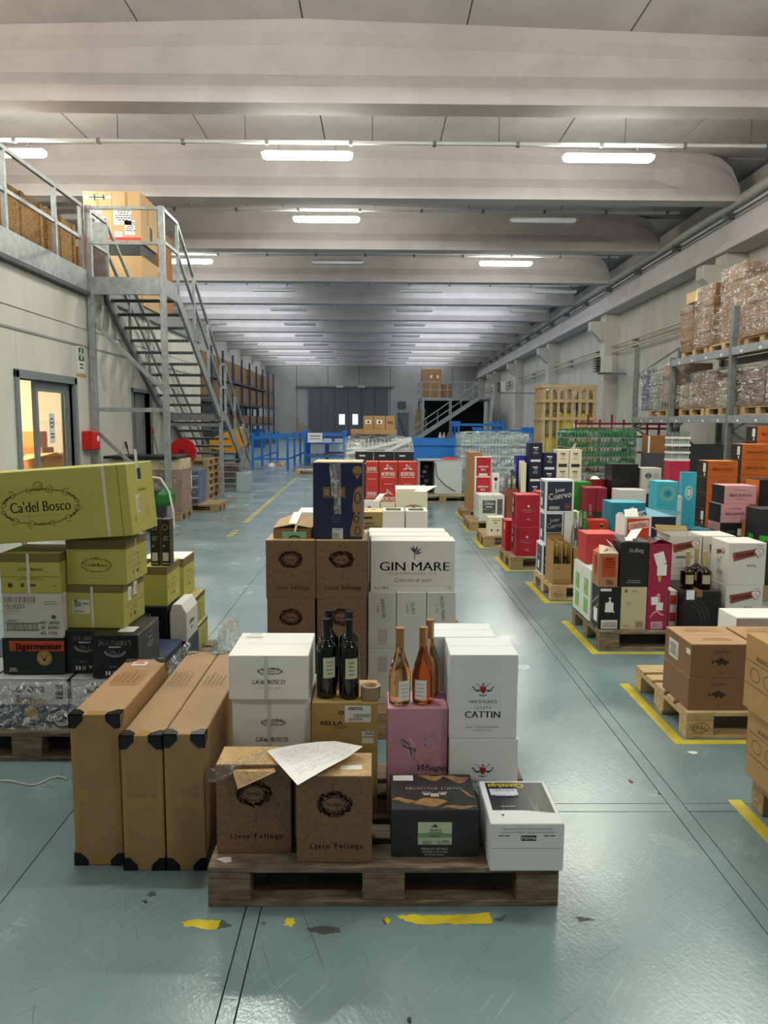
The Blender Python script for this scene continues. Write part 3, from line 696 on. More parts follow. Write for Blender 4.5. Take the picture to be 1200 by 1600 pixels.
post(XB + .02, YM0 + .1, 0, ZM - .16, .08)
RH = 1.05
def zs(y): return ZL if y <= YA1 else (ZL + (ZM - ZL) * (y - YA1) / (YM0 - YA1) if y < YM0 else (ZM if y <= YM1 else ZM + (0 - ZM) * (y - YM1) / (YF - YM1)))
xr = XB + .05
for y in (YA1, 14.4, 15.55, YM0, YM1, 18.3, 19.4, YF + .02): post(xr, y, max(0.0, zs(y) - .1), zs(y) + RH, .05)
for x in (xr, XA - .0):
    for hh, nm in ((RH, 'handrail'), (.56, 'mid_rail')):
        mb = MB()
        ys = [YA0 + .03, YA1, YM0, YM1, YF + .02]
        for a, b in zip(ys[:-1], ys[1:]): mb.bar((x, a, zs(a) + hh), (x, b, zs(b) + hh), .045, .05)
        mb.build(nm, galv, st)
for y in (YA1, 14.4, 15.55): post(XA, y, zs(y) - .1, zs(y) + RH, .05)
for hh, nm in ((1.07, 'handrail'), (.54, 'mid_rail')): MB().bar((XA, YA0 + .03, ZL + hh), (XB, YA0 + .03, ZL + hh), .045, .045).build(nm, galv, st)
p = at(160, 640, YA0); q = at(268, 642, YA0)
MB().bar((XA, YA0 + .03, p.z), (XB, YA0 + .03, p.z), .04, .07).build('cross_tie', galv, st)
MB().bar((XB + .02, YM0 + .1, ZM - .25), (XA, YM0 + .1, ZM - .25), .04, .07).build('cross_tie', galv, st)
for (u0, v0), (u1, v1) in (((152, 505), (262, 612)), ((162, 676), (268, 778))):
    a, b = at(u0, v0, YA0 + .06), at(u1, v1, YA0 + .06); MB().bar((XA + .02, YA0 + .06, a.z), (XB, YA0 + .06, b.z), .03, .06).build('diagonal_brace', galv, st)
# mezzanine guard rail
gr = empty('guard_rail', (0, 0, 0), 'grey steel guard rail along the edge of the left mezzanine', 'railing')
for y in (3.5, 5.6, 7.7, XO / at(8, 350, 1).x, XO / at(85, 350, 1).x, 12.36): MB().box(XO - .03, XO + .03, y - .03, y + .03, 3.995, 4.95).build('post', galv, gr, bevel=.003)
MB().bar((XO, 3, 4.97), (XO, 12.4, 4.97), .05, .05).build('handrail', galv, gr)
MB().bar((XO, 3, 4.47), (XO, 12.4, 4.47), .04, .05).build('mid_rail', galv, gr)
gp = MB().box(-.16, .16, -.03, .03, 0, 1.25).build('gate_post', galv, loc=(at(172, 400, 14.0).x, 14.0, 3.86)); tag(gp, 'flat grey steel upright with two black end caps standing behind the landing', 'gate')
gp.location.x = -4.9
for s in (-.1, .1): MB().box(s - .04, s + .04, -.035, .035, 1.25, 1.31).build('end_cap', black_plastic, gp)

# crates and cartons up on the mezzanine
def crate(x0, x1, y0, y1, z0, z1, label):
    o = MB().box(x0, x1, y0, y1, z0, z1).build('wooden_crate', osb, bevel=.01); tag(o, label, 'crate')
    for y in (y0, (y0 + y1) / 2 - .05, y1 - .1): MB().box(x1, x1 + .02, y, y + .1, z0, z1).build('batten', osb, o)
crate(-6.3, -5.02, 8.9, 10.25, 3.86, 4.82, 'brown chipboard crate at the very left edge behind the mezzanine rail')
crate(-6.3, -5.02, 10.62, 11.95, 3.86, 4.85, 'brown chipboard crate behind the first span of the mezzanine rail')
crate(-6.2, -5.02, 12.1, 13.2, 3.86, 4.86, 'brown chipboard crate nearest the staircase landing on the mezzanine')
for i, z in enumerate((3.86, 4.34)):
    c = carton('carton', ['lower', 'upper'][i] + ' orange brown carton between the chipboard crate and the stair landing', 'carton', -5.5, -5.0, 13.4, z, .475, .5, P('#b4713a', .7), far=3)
    slab(c, 'F', .85, .6, .1, .12, label_w)
def mezz_box(x0, x1, z0, h, lab, lbls, m=tan_lt, Y=15.2, d=1.1, tp=True):
    c = carton('carton', lab, 'carton', x0, x1, Y, z0, h, d, m, far=4)
    if tp: slab(c, 'F', .5, .5, .05, h * .99, tape_brown, 'tape', .001)
    for (cx, cy, ww, hh) in lbls:
        slab(c, 'F', cx, cy, ww, hh, label_w, lift=4)
        deco(c, 'F', P2().lines(0, 0, ww * .8, 5, hh * .14, hh * .05, seed=3), ink, cx=cx, cy=cy, lift=5)
    return c
ma, mm, mc = at(133, 400, 15.2).x, at(178, 400, 15.2).x, at(222, 400, 15.2).x
lo1 = mezz_box(ma, mm - .003, 3.86, .93, 'large tan carton at the bottom left of the stack on the mezzanine', [], tp=False)
lo2 = mezz_box(mm, mc, 3.86, .93, 'large tan carton at the bottom right of the stack on the mezzanine', [], tp=False)
sp = MB().box(ma + .05, mc - .05, 15.25, 16.2, 4.79, 5.05).build('dark_case', charcoal); tag(sp, 'dark gap drawn as a near-black case sandwiched between the tan cartons on the mezzanine', 'case')  # near-black block put in for the dark gap between carton layers
c = mezz_box(ma, mm - .003, 5.05, .92, 'large tan carton with a dark taped cross and barcode label on the mezzanine', [(.55, .35, .22, .28), (.5, .62, .16, .12)])
for yy in (.06, .88): slab(c, 'F', .5, yy, mm - ma - .02, .05, [P('#cc3333', .5), label_w][yy > .5], 'tape', lift=5)
deco(c, 'F', P2().rect(0, 0, .3, .02).rect(-.05, 0, .02, .12).rect(.12, 0, .02, .09), ink, cx=.5, cy=.88, lift=8)
c = mezz_box(mm, mc, 5.05, .92, 'large tan carton with a paper packing slip on the mezzanine', [(.35, .5, .34, .3), (.6, .28, .2, .26), (.2, .15, .14, .1)])
for yy in (.06,): slab(c, 'F', .5, yy, mc - mm - .02, .05, P('#cc3333', .5), 'tape', lift=5)
deco(c, 'R', P2().rect(0, 0, .03, .3).rect(.2, -.3, .16, .3), ink, cx=.4, cy=.6)
for i in range(3):
    c = carton('carton', ['bottom', 'middle', 'top'][i] + ' brown carton of the stack seen past the landing posts', 'carton', -5.1, XO - .03, 17.2, 3.86 + i * .62, .617, .7, P('#a8713f', .7), far=4)
    slab(c, 'F', .8, .7, .08, .1, label_w)

# wall fittings by the office doors
yk = XO / at(126, 560, 1).x
sg = MB().box(0, .01, -.13, .13, -.2, .2).build('first_aid_sign', label_w, loc=(XO, yk, at(126, 562, yk).z)); tag(sg, 'small white and green first aid sign with a white cross on the office wall', 'sign')
MB().box(.0101, .0115, -.11, .11, -.02, .18).build('green_field', P('#14603c', .5, 'print'), sg)
MB().box(.0116, .013, -.025, .025, .0, .16).box(.0116, .013, -.08, .08, .055, .105).build('white_cross', label_w, sg)
MB().box(.0101, .0115, -.07, .07, -.09, -.06).box(.0101, .0115, -.07, .07, -.14, -.115).build('printed_text', P('#14603c', .5, 'print'), sg)
tp = MB().box(.0, .003, -.2, .2, -.27, -.22).build('masking_tape', P('#b9975c', .6, 'tape'), sg)
yk = XO / at(137, 688, 1).x
fb = MB().box(0, .18, -.2, .12, -.15, .15).build('fire_hose_box', P('#c9201c', .35, 'paint', .06), bevel=.02, loc=(XO, yk - .06, at(137, 688, yk).z)); tag(fb, 'red fire alarm box on the office wall between the doors', 'alarm box')
MB().add(*(lambda n: ([(.183, .02 + .05 * math.cos(6.283 * i / n), .03 + .05 * math.sin(6.283 * i / n)) for i in range(n)], [tuple(range(n))]))(16)).build('round_emblem', label_w, fb)
def broom(u0, v0, u1, v1, lab, hm):
    Yb = XO / at(u0, v0, 1).x; a = at(u0, v0, Yb - .15); b0 = at(u1, v1, Yb - .2); a.x = XO + .04; b = Vector((XO + .30, a.y + .1, .02)); d = (a - b).normalized()
    o = MB().tube(b, a, .014, 8).build('broom', hm); tag(o, lab, 'broom')
    MB().tube(a - d * .12, a + d * .01, .02, 8).build('grip', P('#1c1c1c' if 'black' in lab else '#b3131c', .5), o)
    MB().bar(b + Vector((0, -.15, 0)), b + Vector((0, .15, 0)), .05, .04).build('broom_head', P('#a3182a', .6), o)
broom(197, 691, 206, 712, 'broom with a black grip leaning left of the dark doorway', P('#a2482f', .5)); broom(238, 668, 247, 712, 'broom with a red handle end leaning right of the dark doorway', P('#8a8f92', .5))
# cartons inside the lit room
c = carton('carton', 'orange brown carton on top of the pile inside the lit room', 'carton', -5.98, -5.66, 13.0, 1.201, .27, .3, P('#c98a4a', .7), far=3)
c2 = carton('carton', 'lower brown carton of the pile inside the lit room', 'carton', -6.05, -5.6, 12.95, 0, 1.2, .45, P('#b4763c', .7), far=3)
c3 = carton('open_carton', 'open carton with spread flaps inside the lit room', 'carton', -5.6, -5.05, 12.35, 0, 1.12, .5, P('#c08a50', .7), far=3, open_top=True)
MB().plate([(-.27, 0, 1.12), (.27, 0, 1.12), (.29, -.2, 1.16), (-.32, -.22, 1.0)], .004).build('flap', P('#d79a5c', .7), c3)
MB().plate([(.27, 0, 1.12), (.27, .5, 1.12), (.4, .5, 1.24), (.4, 0, 1.24)], .004).build('flap', P('#d79a5c', .7), c3)

# ================================================================ PALLETS
_pp = {}
def pallet(x0, y0, label, m=wood_mid, z=0, group='wooden pallets in the hall', rz=0, mark=False):
    """1.2 x 0.8 m four-way pallet, front left corner at x0, y0; every board and block its own piece"""
    e = empty('pallet', (x0, y0, z), label, 'pallet', group, rz)
    key = m.name
    if key not in _pp:
        def b(*a, bv=.003): 
            o = MB().box(*a).build('board', m, bevel=bv); me = o.data; bpy.data.objects.remove(o); return me
        _pp[key] = dict(wide=b(0, 1.2, 0, .145, 0, .022), narrow=b(0, 1.2, 0, .1, 0, .022), cross=b(0, .145, 0, .8, 0, .022), cross_n=b(0, .1, 0, .8, 0, .022),
                        blk=b(0, .145, 0, .1, 0, .078), blkc=b(0, .145, 0, .145, 0, .078), base=b(0, 1.2, 0, .1, 0, .022))
    q = _pp[key]
    for y, k in ((0, 'wide'), (.185, 'narrow'), (.3275, 'wide'), (.515, 'narrow'), (.655, 'wide')): link('deck_board', q[k], e, (0, y, .122))
    for x in (0, .5275, 1.055): link('stringer_board', q['cross'], e, (x, 0, .1))
    for x in (0, .5275, 1.055):
        for y, k in ((0, 'blk'), (.3275, 'blkc'), (.7, 'blk')): link('block', q[k], e, (x, y, .022))
    for y in (0, .35, .7): link('bottom_board', q['base'], e, (0, y, 0))
    if mark:
        p2 = P2().ring(.0725, .061, .05, .027, .003).text('EPAL', .0725, .061, .026, 'sans')
        o = MB().add([(x, -.0012, z_) for x, z_ in p2.v], p2.f).build('stamp', P('#3a2818', .7, 'print'), e)
    return e
DK = .1445
pf = pallet(-.571, 2.46, 'weathered grey-brown pallet in the very front carrying four printed cartons', wood_old)
o = MB().plate([(gnd(u, v, DK).x + .571, gnd(u, v, DK).y - 2.46, DK + .0002) for u, v in ((338, 1342), (350, 1339), (361, 1339), (362, 1346), (352, 1348))], .0008).build('paper_scrap', label_w); o.location = (-.571, 2.46, 0)
tag(o, 'torn white paper scrap on the front left corner of the nearest pallet', 'scrap')
ym = .062
p2 = P2().text('II', .72, .03, .012)
MB().add([(x, -.001, z) for x, z in p2.v], p2.f).build('stamp', ink, pf)
centre = ['second pallet of the centre row under brown and white wine cartons', 'third pallet of the centre row, mostly hidden by stacks', 'fourth pallet of the centre row under cream and white cartons', 'fifth pallet of the centre row, hidden behind cream cartons', 'sixth pallet of the centre row below the red gin cartons', 'seventh pallet of the centre row under the black vodka cartons', 'eighth pallet of the centre row under the taped bottle trays']
for k, lb in enumerate(centre): pallet(-.571 + (.0 if k < 4 else .05), 3.86 + 1.55 * k, lb, wood_mid)
rl_ = ['nearest pallet at the right frame edge under tall tan cartons', 'fresh pale pallet stamped on its corner block carrying brown fish-print cartons', 'right row pallet carrying the black, cream and magenta bottle cartons',
       'right row pallet with a stamped block carrying the open carton of green bottles', 'right row pallet carrying the crimson cartons', 'right row pallet carrying the small cream carton', 'right row pallet under the glass-printed white carton', 'right row pallet under tan cartons far along the aisle']
ry = [2.36, 3.87, 5.45, 7.03, 8.58, 10.15, 11.7, 13.25]
for k, lb in enumerate(rl_): pallet([1.635, 1.635, 1.635, 1.635, 1.52, 1.44, 1.43, 1.5][k], ry[k], lb, [wood_mid, wood_new, wood_old, wood_new, wood_mid, wood_mid, wood_mid, wood_mid][k], mark=k in (1, 3))
for k, lb in enumerate(['second column pallet under the lower row of white liqueur cartons', 'second column pallet under the blue gin cartons', 'second column pallet under the orange sparkling wine cartons', 'second column pallet under the stack of black and orange cartons', 'second column pallet below the black carton']):
    pallet([3.1, 3.1, 2.78, 3.1, 3.1][k], [5.45, 7.03, 8.58, 10.15, 11.7][k], lb, wood_mid)
pallet(4.1, 8.8, 'third column pallet under the taller orange sparkling wine columns', wood_mid)
lp1 = pallet(-2.3, 3.60, 'dark pallet under film-wrapped beer cartons at the left frame edge', wood_old)
lp2 = pallet(-2.3, 4.42, 'second pallet on the left beneath black whiskey cartons', wood_old)

# ================================================================ FRONT PALLET
gA = 'cartons on the front pallet'
brown_print = P('#4a3022', .7, 'print', .1, 20)
def livio_box(o, s=1.0):
    W, Hh = o['_w'], o['_h']
    deco(o, 'F', P2().wreath(0, 0, W * .205, Hh * .125, 230, .11, seed=int(W * 1e4)).ring(0, 0, W * .15, Hh * .085, .004), wreath_ink, 'wreath_emblem', cx=.5, cy=.68)
    deco(o, 'F', P2().text('Vertigo', 0, 0, .016, 'serif', w=W * .21), brown_print, cx=.5, cy=.68)
    deco(o, 'F', P2().text('Livio Felluga', 0, 0, .021, 'serifwide', w=W * .70), ink, cx=.53, cy=.2)
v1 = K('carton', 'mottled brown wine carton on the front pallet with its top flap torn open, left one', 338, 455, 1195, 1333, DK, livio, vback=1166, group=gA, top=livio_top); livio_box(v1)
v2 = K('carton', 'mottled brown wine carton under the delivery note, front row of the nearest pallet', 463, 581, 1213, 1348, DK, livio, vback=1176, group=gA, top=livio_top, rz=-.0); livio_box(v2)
slab(v2, 'T', .72, .35, .075, .035, label_w, lift=5, rot=.05)
# torn flap with clear tape, leaning out over the front edge
def world_plate(pts, t, name, m, parent, smooth=False):
    inv = parent.matrix_basis.inverted()
    o = MB().plate([inv @ Vector(p) for p in pts], t).build(name, m, parent); return o
T1 = top_of(v1)
fp = [(-.50, 2.533, T1 - .075), (-.345, 2.535, T1 - .02), (-.372, 2.62, T1 + .015), (-.52, 2.60, T1 - .006)]
a, b, c_, d_ = at(372, 1233, 2.505), at(431, 1206, 2.525), at(416, 1171, 2.66), at(364, 1205, 2.535)
world_plate([a, b, c_, d_], .003, 'torn_flap', livio_top, v1)
mb = MB(); r2 = random.Random(5); n = 9; G = []
for i in range(n + 1):
    for j in range(3):
        u = 326 + (412 - 326) * i / n; v = 1213 - 30 * i / n + (j - 1) * 12 * (1 - i / n * .3); p = at(u, v, 2.52 + .06 * i / n - .01); p.y += r2.uniform(-.006, .006); p.z += r2.uniform(-.004, .004); G.append(v1.matrix_basis.inverted() @ p)
mb.add(G, [(i * 3 + j, (i + 1) * 3 + j, (i + 1) * 3 + j + 1, i * 3 + j + 1) for i in range(n) for j in range(2)]).build('clear_tape', film('glossy_tape', .08, .75, 40, '#ffffff'), v1)
# delivery note: a curled sheet
c4 = [at(465, 1227, 2.475), at(566, 1168, 2.62), at(524, 1157, 2.74), at(415, 1173, 2.66)]
c4 = [Vector((p.x, p.y, z)) for p, z in zip([gnd(465, 1227, .474), gnd(567, 1172, .487), gnd(523, 1158, .482), gnd(417, 1173, .484)], (.474, .487, .482, .484))]
n = 12; V = []; F = []
for i in range(n + 1):
    for j in range(n + 1):
        s, t = i / n, j / n
        p = (c4[0] * (1 - s) + c4[1] * s) * (1 - t) + (c4[3] * (1 - s) + c4[2] * s) * t
        p = p + Vector((0, 0, .010 * math.sin(s * 3.1) * (.4 + .6 * math.sin(t * 2.5)) + .014 * max(0, s - .75) * 4 * (1 - t)))
        V.append(p)
for i in range(n):
    for j in range(n): F.append((i * (n + 1) + j, (i + 1) * (n + 1) + j, (i + 1) * (n + 1) + j + 1, i * (n + 1) + j + 1))
sh = MB().add(V, F).build('delivery_note', label_w, smooth=True); tag(sh, 'white printed delivery note lying curled across the two brown wine cartons', 'paper')
def on_sheet(s, t):
    i, j = min(n - 1, int(s * n)), min(n - 1, int(t * n)); fs, ft = s * n - i, t * n - j
    g = lambda a, b: V[a * (n + 1) + b]
    return (g(i, j) * (1 - fs) + g(i + 1, j) * fs) * (1 - ft) + (g(i, j + 1) * (1 - fs) + g(i + 1, j + 1) * fs) * ft + Vector((0, 0, .0012))
mb = MB(); r2 = random.Random(2)
for k in range(26):
    t = .12 + k * .03; s = .1
    while s < .9:
        L = r2.uniform(.02, .13)
        if k not in (4, 9) and r2.random() < .72:
            mb.add([on_sheet(s, t), on_sheet(s + L, t), on_sheet(s + L, t + .006), on_sheet(s, t + .006)], [(0, 1, 2, 3)])
        s += L + .03
mb.build('printed_text', P('#a9a8ac', .6, 'print'), sh)

sv = K('carton', 'black wine carton with golden ribbon art and a pale green label in front centre', 611, 748, 1265, 1339, DK, charcoal, vback=1210, group=gA)
gp_ = ramp_mat('golden_ribbon_art', [(.42, '#2c2c2c'), (.5, '#3a342c'), (.56, '#a8844e'), (.66, '#c09a60'), (.72, '#2e2c2a')], 5, (1, 1.4, 1), rough=.45, dist=1.2, bump=0)
slab(sv, 'T', .5, .5, sv['_w'] - .004, sv['_d'] - .004, charcoal, 'printed_lid', .0008)
def ribbon(pts, up, lo): return [(x, y + up * math.sin(i / (len(pts) - 1) * math.pi)) for i, (x, y) in enumerate(pts)] + [(x, y - lo * math.sin(i / (len(pts) - 1) * math.pi)) for i, (x, y) in reversed(list(enumerate(pts)))][1:-1]
rg = P2()
for x0_, x1_, y0_, y1_, up, lo in ((-.15, -.06, -.07, -.09, .03, .0), (-.075, .05, -.10, -.085, .045, .018), (.02, .15, -.127, -.118, .02, .004), (-.05, .06, .118, .118, .006, .035), (.05, .15, .112, .1, .012, .04), (.10, .153, .0, -.06, .02, .0)):
    pts = [(x0_ + (x1_ - x0_) * i / 8, y0_ + (y1_ - y0_) * i / 8 + .008 * math.sin(i)) for i in range(9)]; rg.poly(ribbon(pts, up, lo))
deco(sv, 'T', rg, ramp_mat('golden_ribbon', [(.3, '#6b4e2c'), (.7, '#b08850')], 20, rough=.45, bump=0), 'golden_ribbon_art', cx=.5, cy=.5, lift=2)
deco(sv, 'T', P2().text('SANCT VALENTIN', 0, 0, .02, 'serif', rot=math.pi, w=.205), inkw, cx=.52, cy=.56, lift=4)
deco(sv, 'T', P2().rect(-.03, .01, .02, .02).rect(0, .005, .03, .035).rect(.03, .01, .02, .02).rect(0, .018, .09, .01), P('#bdb8ae', .5, 'print'), 'printed_emblem', cx=.52, cy=.38, lift=3)
slab(sv, 'T', .16, .88, .075, .042, label_w, lift=5)
slab(sv, 'F', .5, .5, .118, .082, P('#c9d2b4', .45, 'paper'), 'label'); slab(sv, 'F', .5, .46, .118, .016, P('#79a878', .45, 'paper'), 'label_band', lift=4)
deco(sv, 'F', P2().poly([(-.012, .026), (0, .036), (.012, .026)]).lines(0, .012, .05, 1, .004, .003).text('Chardonnay', 0, .006, .007, 'serif').text('0,75l 12x', 0, -.007, .007).bars(-.028, -.03, .03, .012).bars(.015, -.03, .012, .012).lines(.036, -.03, .028, 3, .004, .002), ink, cx=.5, cy=.5, lift=8)
deco(sv, 'F', P2().text('PRODUCT OF ITALY', 0, .008, .0075, 'sans').text('SÜDTIROL ALTO ADIGE', 0, -.003, .006).text('San Michele Appiano', 0, -.013, .006), inkw, cx=.5, cy=.13, lift=2)

ct = K('carton', 'white bottle carton with black printed lid reading upside down at the front right corner', 766, 881, 1287, 1361, DK, white_c, vback=1220, group=gA, rz=0)
bl = ramp_mat('black_brushed_print', [(.4, '#17171a'), (.62, '#2c2c30'), (.75, '#77777a')], 3, (14, 1, 1), rough=.35, bump=0)
O = slab(ct, 'T', .51, .62, ct['_w'] * .86, ct['_d'] * .66, bl, 'printed_lid')
deco(ct, 'T', P2().poly([(.0, 0), (ct['_w'] * .43, -.02), (ct['_w'] * .43, .012), (.0, .006)]), bl, 'printed_lid', cx=.51, cy=.29, lift=1)
yg = P('#e0c838', .4, 'print')
deco(ct, 'T', P2().text('Cantalupi', 0, 0, .03, 'bold', rot=math.pi, w=.13), yg, cx=.38, cy=.86, lift=3)
slab(ct, 'T', .32, .71, .1, .045, P('#d6d8e0', .4, 'paper'), 'label', lift=6)
deco(ct, 'T', P2().lines(0, .004, .08, 3, .008, .003), P('#4a4a80', .5, 'print'), cx=.32, cy=.715, lift=8)
slab(ct, 'T', .32, .61, .1, .016, P('#1c1f66', .4, 'print'), 'label_band', lift=6)
deco(ct, 'T', P2().text('PRIMITIVO', 0, 0, .011, 'bold', rot=math.pi), inkw, cx=.32, cy=.61, lift=8)
deco(ct, 'T', P2().lines(0, 0, .07, 1, .004, .003), inkw, cx=.3, cy=.36, lift=4)
deco(ct, 'T', P2().poly([(-.006, .007), (.006, .007), (0, -.007)]), ink, cx=.2, cy=.17, lift=3)
deco(ct, 'F', P2().text('WARENFORM FÜR SIE – MIT SORGFALT HANDHABEN', 0, .012, .0052, 'sans', rot=math.pi).text('CONTAINS FRAGILE GOODS – MANEJAR CON CUIDADO', 0, .0, .0052, 'sans', rot=math.pi).lines(-.08, -.014, .055, 1, .004, .004).lines(.075, -.014, .06, 1, .004, .004), P('#5b5b66', .5, 'print'), cx=.5, cy=.82, lift=2)
deco(ct, 'F', P2().rect(0, 0, .052, .019), ink, 'printed_box', cx=.52, cy=.7, lift=2); deco(ct, 'F', P2().text('FRAGILE', 0, 0, .01, 'bold', rot=math.pi), inkw, cx=.52, cy=.7, lift=4)
slab(ct, 'F', .5, .48, ct['_w'] - .002, .0015, P('#8e9096', .5, 'print'), 'lid_edge', .001)

# back row of the front pallet
YB0 = 2.96
o1 = carton('carton', 'flat dark brown carton squeezed under the white wine cartons on the front pallet', 'carton', -.50, -.26, 2.80, DK, .165, .40, kraft)
def white_cadel(o):
    W = o['_w']
    g = P('#77787c', .6, 'print', .05, 20)
    deco(o, 'F', P2().curls(0, 0, .045, .012, t=.0015).lines(0, 0, .07, 5, .005, .0022, seed=4), g, 'printed_emblem', cx=.52, cy=.66, lift=2)
    deco(o, 'F', P2().text("CA'del BOSCO", 0, 0, .019, 'serif', w=.125).text('CORTE DEL LUPO', 0, -.026, .008, 'spaced', w=.085), P('#5c5a60', .6, 'print'), cx=.5, cy=.42, lift=2)
    slab(o, 'F', .47, .5, .013, o['_h'] - .002, P('#c9cacb', .2, 'tape', .03), 'tape', .001, lift=6)
    slab(o, 'T', .47, .5, .013, o['_d'] - .004, P('#d6d6d0', .2, 'tape', .03), 'tape', .001, lift=2)
zb = DK + .166
w1 = K('carton', 'white wine carton with grey building print, lower of the two on the front pallet', 363, 486, 1092, 1165, zb, white, Y=2.86, d=.29, group=gA, seam='x'); white_cadel(w1)
w2 = K('carton', 'white wine carton with grey building print and taped top, upper of the two', 357, 482, 1026, 1091, top_of(w1) + .001, white, Y=2.84, vback=990, group=gA, seam='x'); white_cadel(w2)
slab(w2, 'T', .2, .8, .07, .028, P('#d8d8d4', .5, 'paper'), lift=22)
deco(w2, 'T', P2().lines(0, 0, .05, 2, .008, .004), ink, cx=.2, cy=.8, lift=26)
bel = K('carton', 'golden tan carton carrying the two pairs of dark wine bottles and a tape roll', 487, 590, 1098, 1262, DK, P('#a88a52', .6, 'card', .06), Y=2.83, vback=1062, group=gA, top=P('#cfae6c', .6))
deco(bel, 'F', P2().text('BELLA', 0, 0, .017, 'serif', w=.085), ink, cx=.3, cy=.82, lift=2)
deco(bel, 'F', P2().ring(0, 0, .01, .008, .003).lines(-.005, -.06, .06, 2, .008, .002), ink, cx=.45, cy=.91, lift=2)
slab(bel, 'F', .70, .9, .1, .065, P('#e4e3e0', .4, 'paper'), 'label', lift=3)
deco(bel, 'F', P2().bars(.015, -.005, .06, .014).lines(-.01, .02, .07, 2, .007, .003).lines(-.01, -.022, .07, 2, .005, .002), ink, cx=.70, cy=.9, lift=8)
for cy, hh in ((.72, .02), (.66, .022)): slab(bel, 'F', .85, cy, .045, hh, P('#d9d8d4', .4, 'paper'), 'label', lift=3)
deco(bel, 'F', P2().lines(0, 0, .035, 2, .006, .003), ink, cx=.85, cy=.72, lift=8)
slab(bel, 'F', .12, .62, .05, .03, P('#cfcabd', .4, 'paper'), 'label', lift=3); deco(bel, 'F', P2().bars(0, 0, .045, .02), ink, cx=.12, cy=.62, lift=8)
slab(bel, 'F', .5, .58, bel['_w'] - .002, .002, P('#6f5a34', .6), 'flap_edge'); slab(bel, 'F', .75, .55, .12, .02, tape_brown, 'tape', rot=.25, lift=3)

# bottles
def bottle(name, label, x, y, z, h, r, m, cat='bottle', group=None, cap=None, caph=.22, lab=None, lw=.9, lz=.28, lh=.28, shoulder=.62, neck=.36, slope=False, n=22, foot=.0, capr=None):
    if slope: prof = [(r * .88, 0), (r * .97, .01), (r, h * .2), (r, h * .36), (r * .93, h * .44), (r * .76, h * .53), (r * .54, h * .62), (r * neck * 1.15, h * .70), (r * neck, h * .76), (r * neck, h)]
    else: prof = [(r * .92, 0), (r, .008), (r, h * shoulder), (r * .96, h * (shoulder + .03)), (r * .8, h * (shoulder + .07)), (r * .5, h * (shoulder + .105)), (r * neck, h * (shoulder + .15)), (r * neck * .95, h)]
    o = MB().lathe(prof, n).build(name, m, smooth=True); o.location = (x, y, z); tag(o, label, cat, group)
    if cap: MB().lathe([(r * neck * 1.12, h * (1 - caph)), (r * neck * 1.1, h * .97), (r * neck * 1.2, h * .972), (r * neck * 1.2, h * 1.004)], 14).build('capsule', cap, o, smooth=False)
    if lab:
        V = []; k = 10; a0 = -math.pi / 2 - lw; a1 = -math.pi / 2 + lw
        for zz in (h * lz, h * (lz + lh)):
            for i in range(k + 1): a = a0 + (a1 - a0) * i / k; V.append(((r + .0008) * math.cos(a), (r + .0008) * math.sin(a), zz))
        lo = MB().add(V, [(i, i + 1, k + 2 + i, k + 1 + i) for i in range(k)]).build('paper_label', lab, o, smooth=True)
    return o
def label_print(o, r, h, lz, lh, m, seed=1, rows=4, lw=.5, text=None):
    mb = MB(); rr_ = random.Random(seed)
    for i in range(rows):
        zz = h * lz + h * lh * (i + 1) / (rows + 1.2); W = lw * rr_.uniform(.4, .8)
        k = 5
        for j in range(k):
            a, b = -math.pi / 2 - W + 2 * W * j / k, -math.pi / 2 - W + 2 * W * (j + .75) / k
            mb.add([((r + .0014) * math.cos(q), (r + .0014) * math.sin(q), z_) for q, z_ in ((a, zz), (b, zz), (b, zz + .0035), (a, zz + .0035))], [(0, 1, 2, 3)])
    mb.build('label_print', m, o)
zt = top_of(bel) + .001
lab_c = P('#c9c8ac', .5, 'paper', .05, 30)
gW = 'dark wine bottles on the tan carton'
for (u, yy, dz, nm) in ((510.5, 2.90, 0, 'dark wine bottle with a cream label, front left one on the tan carton'), (545.5, 2.89, 0, 'dark wine bottle with a cream label, front right one on the tan carton'),
                        (514.5, 3.035, 1, 'dark wine bottle behind the front left one on the tan carton'), (545.5, 3.02, 1, 'dark wine bottle behind the front right one on the tan carton')):
    x = at(u, 1050, yy).x
    if dz: x += 0
    b_ = bottle('wine_bottle', nm, x, yy, zt, .305, .040, dark_bottle, group=gW, cap=P('#0c0c0e', .3, 'foil'), lab=lab_c, lw=.62, lz=.27, lh=.26)
    b_.rotation_euler = (0, 0, .35 if u < 520 else .3)
    label_print(b_, .040, .305, .27, .26, ink, 3)
# tape roll
tr_ = MB(); n = 32; R0, R1, hh = .026, .0385, .05
V = [(r * math.cos(6.2832 * i / n), r * math.sin(6.2832 * i / n), z) for r, z in ((R1, 0), (R1, hh), (R0, hh), (R0, 0)) for i in range(n)]
tr_.add(V, [(k * n + i, k * n + (i + 1) % n, ((k + 1) % 4) * n + (i + 1) % n, ((k + 1) % 4) * n + i) for k in range(4) for i in range(n)])
tp_ = at(579, 1094, 2.865)
tr_ = tr_.build('tape_roll', P('#8f7c62', .25, 'tape', .05), loc=(tp_.x, 2.875, zt)); tag(tr_, 'roll of brown packing tape at the right edge of the tan carton', 'tape roll')
MB().add([(r * math.cos(6.2832 * i / n), r * math.sin(6.2832 * i / n), z) for r, z in ((R0 - .0005, .001), (R0 - .0005, hh - .001), (R0 - .003, hh - .001), (R0 - .003, .001)) for i in range(n)], [(k * n + i, k * n + (i + 1) % n, ((k + 1) % 4) * n + (i + 1) % n, ((k + 1) % 4) * n + i) for k in range(4) for i in range(n)]).build('cardboard_core', P('#c9b08e', .8), tr_)
c5 = P2().ring(0, 0, R1 - .001, R1 - .001, R1 - R0 - .002)
